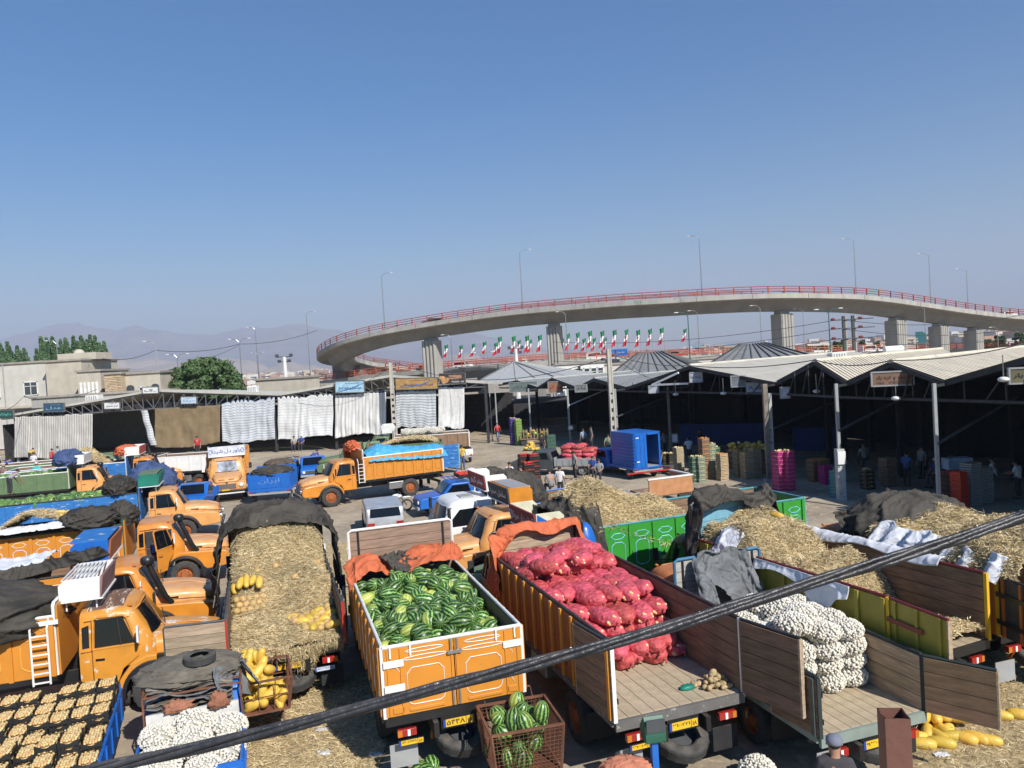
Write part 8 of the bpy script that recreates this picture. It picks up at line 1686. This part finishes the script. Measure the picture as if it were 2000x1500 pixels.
L11 = truck('brown plank sided lorry behind the blue tarpaulin, with a white name board', (-3.6, 58.5), R(186), L=5.5, Wd=2.3, wall=1.0, head=2.8, paint=BROC, rail=WHITEW, orn=None, plate=None, spare=False, doors='closed', ncol=7, cab=dict(paint=AGREEN, mirror=False, visor=dict(m=WHITE, txt='ابوالفضل', ink=REDINK, side=WHITEW, z=2.65)))
straw(TM(L10), 'straw load between the green lorry and the blue tarpaulin', -1.1, 1.1, .3, 4.6, lambda x, y: 2.15 + .35 * math.sin(y * .8), 6000, L_=.3, Wb=.009)
for i in range(6): white_sack(TM(L11), (rnd(-.6, .6), 4.6 - .5 * i, 2.5), 'white net sack on the brown plank lorry, %s from its cab' % on(i), 'white sacks on the plank lorry', 1.3)
t = thing('name_board', 'white name board with blue writing standing on a lorry before the gold sign curtain', 'sign', tuple(D(806, 843, 62)), R(-8)); MB().box((0, 0, 0), (1.9, .12, .5)).obj('panel', WHITE, t); MB().bar((-.8, .1, -1.6), (-.8, .1, 0), .06).bar((.8, .1, -1.6), (.8, .1, 0), .06).obj('leg', STEEL, t); lettering('یا سید عباس', BLUEINK, t, TR(0, -.07, 0) @ UP, 1.5, .3)
t = thing('blue_plank_board', 'worn blue plank headboard standing behind the blue tarpaulin', 'board', tuple(G(873, 925)), R(12)); MB().box((0, 0, 1.2), (1.75, .06, 1.5)).obj('board', WBLUE, t)
for k in range(6): MB().box((0, -.045, .55 + k * .26), (1.75, .03, .24)).obj('plank', WBLUE, t)
MB().box((-.7, 0, .3), (.1, .1, .6)).box((.7, 0, .3), (.1, .1, .6)).obj('post', WBLUE, t); MB().box((.92, .3, 1.2), (.08, .7, 1.5)).obj('side_post', LBLUE, t)
WL = truck('white lorry side standing behind the facing orange lorry', (-19.8, 53.5), R(180), L=5.0, Wd=2.2, wall=1.0, head=2.3, paint=WHITE, rail=WHITE, orn=None, plate=None, spare=False, doors='closed', ncol=6)
small_car(tuple(G(748, 1035, 0)), R(14), mat('silver_paint', ()), 'silver hatchback parked behind the plank headboard', 'estate', None)
small_car((-52.5, 76, 0), R(200), WHITE, 'white car under the green sign at the far left', 'sedan', None)
# motorbike
q = G(772, 1000); t = thing('motorbike', 'white motorbike standing beyond the silver hatchback', 'motorbike', tuple(q), R(-75)); 
for y in (-.62, .62): MB().lathe([(.22, -.05), (.30, -.04), (.31, 0), (.30, .04), (.22, .05)], 22, TR(0, y, .31) @ Matrix.Rotation(R(90), 4, 'Y')).obj('wheel', TYRE, t)
MB().tube([(0, -.62, .31), (0, -.25, .55), (0, .35, .72), (0, .62, .31)], .04, 6).tube([(0, .35, .72), (0, .3, .95)], .03, 6).obj('frame', DGREY, t); MB().ell((0, .12, .80), (.13, .28, .13), 12, 8).ell((0, -.65, .78), (.1, .3, .05), 12, 6).ell((0, .62, .72), (.08, .25, .05), 10, 6).obj('fairing', WHITE, t, smooth='all')
MB().box((0, -.3, .82), (.22, .6, .09)).obj('seat', BLACK, t, bev=.03); MB().tube([(-.35, .25, 1.02), (0, .33, .98), (.35, .25, 1.02)], .018, 5).obj('handlebar', BLACKP, t); MB().box((0, .05, .42), (.2, .35, .25)).obj('engine', STEEL, t, bev=.03)

# ================================================================== FRONT EDGE OF THE PICTURE
# tray pickup with stacked fruit trays
A_, B_ = G(236, 1348, 1.15), G(190, 1500, 1.15); ath = math.atan2(A_.y - B_.y, A_.x - B_.x)
fv = Vector((math.cos(ath), math.sin(ath), 0)); rv = Vector((math.sin(ath), -math.cos(ath), 0)); TW = 2.3; o0 = B_ - rv * (TW / 2) - fv * 1.0; o0.z = 0
PKT = pickup('blue pickup packed with stacks of black fruit trays, nearest on the left', o0, ath, BLUE, bedlen=(A_ - B_).length + 1.0, Wd=TW, side_h=.55, side_m=BLUE, cabm=False, z=.62)
APR = island_mat('apricot_skin', [(.52, .26, .10), (.62, .46, .20), (.56, .40, .17), (.66, .54, .28), (.50, .30, .14)], rough=.5)
def tray_mesh(seed):
    random.seed(seed); w, d, h = .30, .44, .105; mb = MB()
    for s in (-1, 1):
        vs = []; n = 12
        for i in range(n + 1):
            f = i / n; zt = h * (.80 + .24 * math.cos(f * 4 * math.pi)); vs += [(s * w / 2, (f - .5) * d, 0), (s * w / 2, (f - .5) * d, zt)]
        mb.add(vs, [(2 * i, 2 * i + 2, 2 * i + 3, 2 * i + 1) for i in range(n)]); vs = []
        for i in range(n + 1):
            f = i / n; zt = h * (.80 + .24 * math.cos(f * 2 * math.pi)); vs += [((f - .5) * w, s * d / 2, 0), ((f - .5) * w, s * d / 2, zt)]
        mb.add(vs, [(2 * i, 2 * i + 2, 2 * i + 3, 2 * i + 1) for i in range(n)])
        for t in (-1, 1): mb.box((s * w / 2, t * d / 2, h * .55), (.025, .025, h * 1.1))
    mb.box((0, 0, .01), (w, d, .01)); f = MB()
    for i in range(6):
        for j in range(9): f.ell(((i - 2.5) * w / 6.7 + rnd(-.006, .006), (j - 4 + .4 * (i % 2) - .2) * d / 10 + rnd(-.006, .006), h * rnd(.74, 1.0)), (rnd(.024, .029),) * 3, 7, 5)
    f.box((0, 0, h * .3), (w * .92, d * .94, h * .4)); return mb.mesh('fruit_tray', BLKC), f.mesh('apricot', APR, smooth='all')
TRM = [tray_mesh(s) for s in range(3)]; random.seed(5); MT = TM(PKT); HT = [[4, 4, 4, 3, 4, 4, 4], [3, 4, 4, 4, 4, 3, 4], [5, 5, 6, 5, 6, 5, 5], [6, 6, 7, 6, 7, 7, 6], [6, 0, 6, 6, 5, 6, 5], [7, 7, 6, 7, 7, 7, 7], [7, 7, 7, 7, 7, 7, 7], [8, 8, 8, 7, 8, 8, 8]]
bl = (A_ - B_).length + 1.0
for r_ in range(8):
    for c in range(7):
        n = HT[r_][c]
        for k in range(n):
            if k < n - 4: continue
            a, f_ = random.choice(TRM); o = bpy.data.objects.new('fruit_tray', a); COL.objects.link(o)
            o.matrix_world = MT @ TR(-.99 + c * .33 + rnd(-.012, .012), .28 + r_ * (bl - .5) / 7.6 + rnd(-.015, .015), .70 + k * .108, rz=rnd(-.05, .05))
            tag(o, 'black fruit tray, %s stack from the left, %s row from the rear, %s up' % (on(c), on(r_), on(k)), 'fruit tray', 'fruit trays on the blue pickup'); inst('apricot', f_, o)['kind'] = 'stuff'
# blue pickup with garlic sacks, junk and a spare tyre on its roof
gth_ = R(108); q = G(372, 1500, .8); PKG = pickup('blue pickup with white net sacks, its cab buried under grey mats', (q.x + .12, q.y - .45), gth_, BLUE, bedlen=1.75, Wd=1.75, side_h=.38, side_m=BLUE, z=.6)
MGk = TM(PKG)
for i, (x, y, l_) in enumerate(((-.58, 1.35, 1.2), (.02, 1.42, 1.7), (.60, 1.33, 1.1), (-.55, .72, .6), (.04, .80, 1.3), (.62, .68, .5), (-.40, .18, 1.0), (.25, .14, .3))): white_sack(MGk, (x, y, .82 + .20 * l_), 'large white net sack on the mat covered blue pickup, %s counting from its cab' % on(i), 'white net sacks on the blue pickup', 1.0)
MB().box((0, 1.72, 1.05), (1.6, .05, .55)).obj('white_panel', mat('chipped_white_panel', (.6, .59, .55), rough=.7, patch=.2, col2=(.3, .27, .22), pscale=7), PKG)
rk = MB()
for k in range(5): rk.bar((-.85, 1.8 + k * .3, 1.62), (.85, 1.8 + k * .3, 1.62), .03)
for s in (-1, 1): rk.bar((s * .85, 1.8, 1.62), (s * .85, 3.1, 1.62), .03).bar((s * .85, 1.8, .9), (s * .85, 1.8, 1.62), .03).bar((s * .85, 1.8, 1.35), (s * .85, 3.1, 1.35), .02)
rk.obj('roof_rack', RUST, PKG)
MATG = mat('dirty_canvas', (.13, .115, .09), rough=.95, var=.3, bump=.5, patch=.12, col2=(.2, .18, .14))
for k in range(9): tarp(MGk, 'grey sacking, %s layer of the pile on the pickup roof rack' % on(k), [TARPG, MATG, mat('grey_brown_sacking', (.20, .18, .16), rough=.95, var=.3)][k % 3], lambda u, v, k=k: (-.8 + 1.5 * u, 1.75 + .06 * (k % 3) + 1.15 * v, 1.28 + k * .05 + .05 * math.sin(u * 9 + k) + .12 * sm(.1, .5, v)), 20, 14, .07, 3, k)
lump(MGk, 'dirty brown canvas heaped on the pickup roof', MATG, (-.1, 2.6, 1.75), (.95, .75, .22), seed=5, amp=.16)
tarp(MGk, 'stiff grey rubber mat hanging off the right of the roof pile', mat('grey_rubber_mat', (.16, .17, .18), rough=.8, var=.2, bump=.4), lambda u, v: (.35 + .55 * u + .08 * v, 1.85 + .75 * u - .15 * v, 1.95 - .25 * u - .62 * v * (.6 + .4 * u)), 24, 24, .08, 2.2, 8)
tarp(MGk, 'second grey mat corner at the far right of the roof pile', mat('grey_rubber_mat', ()), lambda u, v: (.85 + .32 * u, 2.2 + .35 * v, 1.9 - .5 * u - .2 * v), 20, 16, .07, 2.4, 3)
lump(MGk, 'orange brown rag on the white panel, left', mat('rust_rag', (.28, .12, .07), rough=.95, var=.25), (-.25, 1.72, 1.38), (.22, .10, .12), seed=3, name='rag', nu=40, nv=24, amp=.55); lump(MGk, 'rust brown rag on the white panel, right', mat('rust_rag', ()), (.45, 1.70, 1.36), (.15, .10, .15), seed=5, name='rag', nu=40, nv=24, amp=.55)
ty, ri = wheel_mesh(.30, .17, GREYP); o = inst('old_tyre', ty); o.matrix_world = MGk @ TR(.12, 2.35, 2.02) @ Matrix.Rotation(R(90), 4, 'Y') @ Matrix.Rotation(R(6), 4, 'X'); tag(o, 'old worn tyre lying flat on the grey roof pile', 'tyre')
# handcart of melons
def cart(loc, rz, w, d, h, m, name, label, bars=True, meshy=False, z0=.35):
    t = thing(name, label, 'cart', loc, rz); f = MB(); fl = .12
    def cor(sx, sy, top): k = 1 + (fl if top else 0); return (sx * w / 2 * k, sy * d / 2 * k, z0 + (h if top else 0))
    C = [(-1, -1), (1, -1), (1, 1), (-1, 1)]
    for i in range(4):
        a, b_ = C[i], C[(i + 1) % 4]
        f.bar(cor(*a, 0), cor(*b_, 0), .035).bar(cor(*a, 1), cor(*b_, 1), .04).bar(cor(*a, 0), cor(*a, 1), .04)
    f.obj('frame', m, t)
    for i in range(4):
        a, b_ = C[i], C[(i + 1) % 4]; n = 5 if bars else 16; A0, A1, B0, B1 = [Vector(v) for v in (cor(*a, 0), cor(*a, 1), cor(*b_, 0), cor(*b_, 1))]; g_ = MB()
        for k in range(1, n): f_ = k / n; g_.bar(A0.lerp(B0, f_), A1.lerp(B1, f_), .016 if bars else .006)
        if meshy:
            for k in range(1, 12): f_ = k / 12; g_.bar(A0.lerp(A1, f_), B0.lerp(B1, f_), .006)
        else: g_.bar(A0.lerp(A1, .5), B0.lerp(B1, .5), .018)
        g_.obj('wire_mesh' if meshy else 'bar_side', m, t)
    MB().box((0, 0, z0), (w, d, .03)).obj('tray', m, t)
    for sx in (-1, 1):
        for sy in (-1, 1):
            W_ = MB().lathe([(.1, -.02), (.125, -.025), (.13, 0), (.125, .025), (.1, .02)], 18, TR(sx * w * .42, sy * d * .42, .13) @ Matrix.Rotation(R(90), 4, 'Y')).cyl((sx * w * .42 - .02, sy * d * .42, .13), (sx * w * .42 + .02, sy * d * .42, .13), .04, 8).obj('wheel', TYRE, t)
            MB().bar((sx * w * .42, sy * d * .42, .14), (sx * w * .42, sy * d * .42, z0), .03).obj('fork', m, t)
    MB().tube([(w * .4, d * .5, z0 + h * .7), (w * .4, d * .85, z0 + h * 1.1), (-w * .4, d * .85, z0 + h * 1.1), (-w * .4, d * .5, z0 + h * .7)], .018, 6).obj('push_handle', m, t)
    return t
q = G(503, 1448, 0); CT = cart((q.x - .2, q.y + .35, 0), R(20), 1.45, 1.1, .66, RUST, 'handcart', 'rusty barred handcart heaped with long yellow melons', z0=.62)
MC = TM(CT); i = 0
for l_ in range(6):
    for k in range(11 - l_):
        for j in range(2 if l_ < 5 else 1):
            fruit(MEL[k % 3], 'yellow_melon', MC, (rnd(-.68, .68) * (1 - l_ * .1), rnd(-.48, .48) * (1 - l_ * .08), .76 + l_ * .15), Matrix.Rotation(rnd(0, 6.3), 4, 'Z') @ Matrix.Rotation(R(rnd(20, 70)), 4, 'Y'), 'yellow melon of the barred handcart, %s layer up, %s in it' % (on(l_), on(2 * k + j)), 'melon', 'yellow melons in the barred handcart', 1.15); i += 1
straw(Matrix.Identity(4), 'straw litter trodden round the melon handcart and between the lorries', -6.9, -2.9, 12.0, 18.5, lambda x, y: .035, 16000, L_=.16, Wb=.004, amp=.02, res=.2, name='straw_litter')
straw(Matrix.Identity(4), 'straw litter spread on the ground under the open small lorry', 6.2, 13.5, 10.5, 17.5, lambda x, y: .035, 16000, L_=.16, Wb=.004, amp=.02, res=.2, name='straw_litter')
straw(Matrix.Identity(4), 'thin straw litter on the yard between the ranks of lorries', -9, 0.5, 23.0, 33.0, lambda x, y: .004, 5000, L_=.2, Wb=.006, amp=.012, res=.4, name='straw_litter')
q = G(1010, 1500, .5); CW = cart((q.x + .08, q.y + .35, 0), R(14), 1.12, 1.05, .80, RUST, 'mesh_cart', 'brown wire mesh cart full of upright watermelons behind the orange lorry', bars=False, meshy=True, z0=.45)
MW_ = TM(CW); i = 0
for l_ in range(4):
    for k in range(8 if l_ < 3 else 7):
        wmelon(MW_, (rnd(-.46, .46), rnd(-.42, .42), .64 + l_ * .22), 'watermelon of the wire mesh cart, %s layer up, %s in it' % (on(l_), on(k)), 'watermelons in the wire mesh cart', 1.0, Matrix.Rotation(rnd(0, 6.3), 4, 'Z') @ Matrix.Rotation(R(rnd(50, 80)), 4, 'Y'))
for k, (u, v) in enumerate(((820, 1500), (843, 1492), (832, 1508))): q = G(u, v, .14); wmelon(Matrix.Identity(4), (q.x, q.y, .14), 'watermelon on the ground beside the orange lorry\'s mud flap, %s' % ('leftmost', 'rightmost', 'nearest')[k], 'watermelons on the ground')
# platform scale
q = G(1280, 1500, .9); t = thing('scale', 'green headed weighing scale on a blue post behind the red sack lorry', 'scale', (q.x, q.y, 0), R(10)); MB().box((0, 0, .7), (.1, .1, 1.4)).obj('post', BLUE, t); MB().prism([(-.12, 1.35), (.14, 1.35), (.16, 1.55), (-.02, 1.75), (-.12, 1.6)], -.17, .17, 0).obj('head', mat('scale_green', (.02, .10, .06), rough=.5), t, bev=.015); MB().box((0, -.12, 1.62), (.3, .03, .2)).obj('dial', DGREY, t, M=TR(0, -.9, .05, rx=R(-30)) if False else Matrix.Identity(4)); MB().box((0, .25, .1), (.6, .7, .1)).obj('platform', DGREY, t)
q = G(1225, 1500, .9); lump(Matrix.Identity(4), 'faded orange cloth bundled beside the weighing scale', mat('faded_orange_cloth', (.45, .17, .10), rough=.9, var=.2), (q.x, q.y, .85), (.42, .3, .2), seed=3); 
t = thing('wooden_table', 'low table under the faded orange cloth', 'table', (q.x, q.y, 0)); MB().box((0, 0, .66), (.9, .6, .04)).obj('table_top', BROC, t); 
for x in (-.4, .4): MB().box((x, 0, .32), (.05, .5, .64)).obj('leg', BROC, t)
q = G(1478, 1500, .25); white_sack(Matrix.Identity(4), (q.x, q.y, .2), 'single white net sack standing on the ground behind the lorries', None)
for i, (u, v, a) in enumerate(((1792, 1440, 10), (1812, 1428, 60), (1830, 1436, 100), (1850, 1425, 40), (1838, 1450, 150), (1866, 1438, 170), (1885, 1442, 140), (1905, 1440, 130), (1922, 1444, 150), (1855, 1412, 20), (1825, 1412, 80), (1872, 1415, 160), (1808, 1415, 30), (1800, 1452, 160), (1840, 1425, 90))):
    q = G(u, v, .1); fruit(MEL[i % 3], 'yellow_melon', Matrix.Identity(4), (q.x, q.y, .1 + (.14 if i > 8 and i < 13 else 0)), Matrix.Rotation(R(a), 4, 'Z'), 'yellow melon in the heap on the ground below the open door, %s' % on(i), 'melon', 'yellow melons heaped on the ground', 1.25)
for i, (u, v) in enumerate(((1935, 1392), (1950, 1396), (1993, 1396))): q = G(u, v, .1); fruit(MEL[1], 'yellow_melon', Matrix.Identity(4), (q.x, q.y, .1), Matrix.Rotation(R(-35), 4, 'Z'), 'yellow melon lying apart on the ground at the right, %s' % on(i), 'melon', 'single melons on the ground', 1.25)
# litter scraps
for i, (u, v) in enumerate(((1838, 1476), (632, 1473), (630, 1427), (537, 988), (735, 1475), (905, 1110), (690, 900), (682, 896))):
    q = G(u, v, .02); k_ = 2.2 if v > 1400 else 4; tarp(Matrix.Translation((q.x, q.y, .03)), 'crumpled white plastic scrap on the ground, %s' % on(i), SHEET, lambda a, b_, k_=k_: ((a - .5) * .12 * k_, (b_ - .5) * .06 * k_, .02), 8, 6, .05, 8, i, name='plastic_scrap')
# hollow rusty post close to the camera, standing on the ground
top = D(1745, 1393, 3.3); s = .105; t = thing('steel_post', 'hollow rust brown steel post with open top, close to us', 'post', (top.x, top.y, 0), R(-8)); POST = mat('primer_brown', (.17, .075, .055), rough=.6, var=.15, patch=.05, col2=(.1, .05, .04), bump=.15)
mb = MB(); a, b_ = s / 2, s / 2 - .005
for (x0, y0), (x1, y1), (x2, y2), (x3, y3) in (((-a, -a), (a, -a), (b_, -b_), (-b_, -b_)), ((a, -a), (a, a), (b_, b_), (b_, -b_)), ((a, a), (-a, a), (-b_, b_), (b_, b_)), ((-a, a), (-a, -a), (-b_, -b_), (-b_, b_))):
    z = top.z; mb.add([(x0, y0, 0), (x1, y1, 0), (x1, y1, z), (x0, y0, z), (x2, y2, 0), (x3, y3, 0), (x3, y3, z), (x2, y2, z)], [(0, 1, 2, 3), (3, 2, 6, 7), (4, 7, 6, 5)])
mb.obj('tube', POST, t)
# twisted cable bundle crossing in front
ca, cb = D(120, 1521, 2.35), D(2080, 982, 2.75); dv = cb - ca; n_ = dv.cross(Vector((0, 0, 1))).normalized(); up_ = n_.cross(dv).normalized()
t = thing('cable_bundle', 'thick bundle of twisted black power cables crossing in front of the lorries', 'cable', tuple(ca)); CAB = mat('cable_black', (.022, .024, .03), rough=.4, var=.4, scale=9, bump=.3, bscale=30, dust=.16)
for k in range(5):
    pts = []
    for i in range(221):
        f_ = -.35 + 1.7 * i / 220; a = f_ * 13 + k * 1.257; rr = .0125 * (1 + .25 * math.sin(f_ * 31 + k)); p = dv * f_ + n_ * rr * math.cos(a) + up_ * rr * math.sin(a); p.z -= .05 * math.sin(max(0, min(1, f_)) * math.pi); pts.append(p)
    MB().tube(pts, .0092, 8).obj('strand', CAB, t, smooth='all')
for f_ in (.08, .22, .34, .47, .6, .77, .9): p = dv * f_; p.z -= .05 * math.sin(f_ * math.pi) - .019; MB().ell(tuple(p + n_ * rnd(-.006, .006)), (.0035, .003, .002), 6, 4).obj('bird_dropping', WHITE, t)
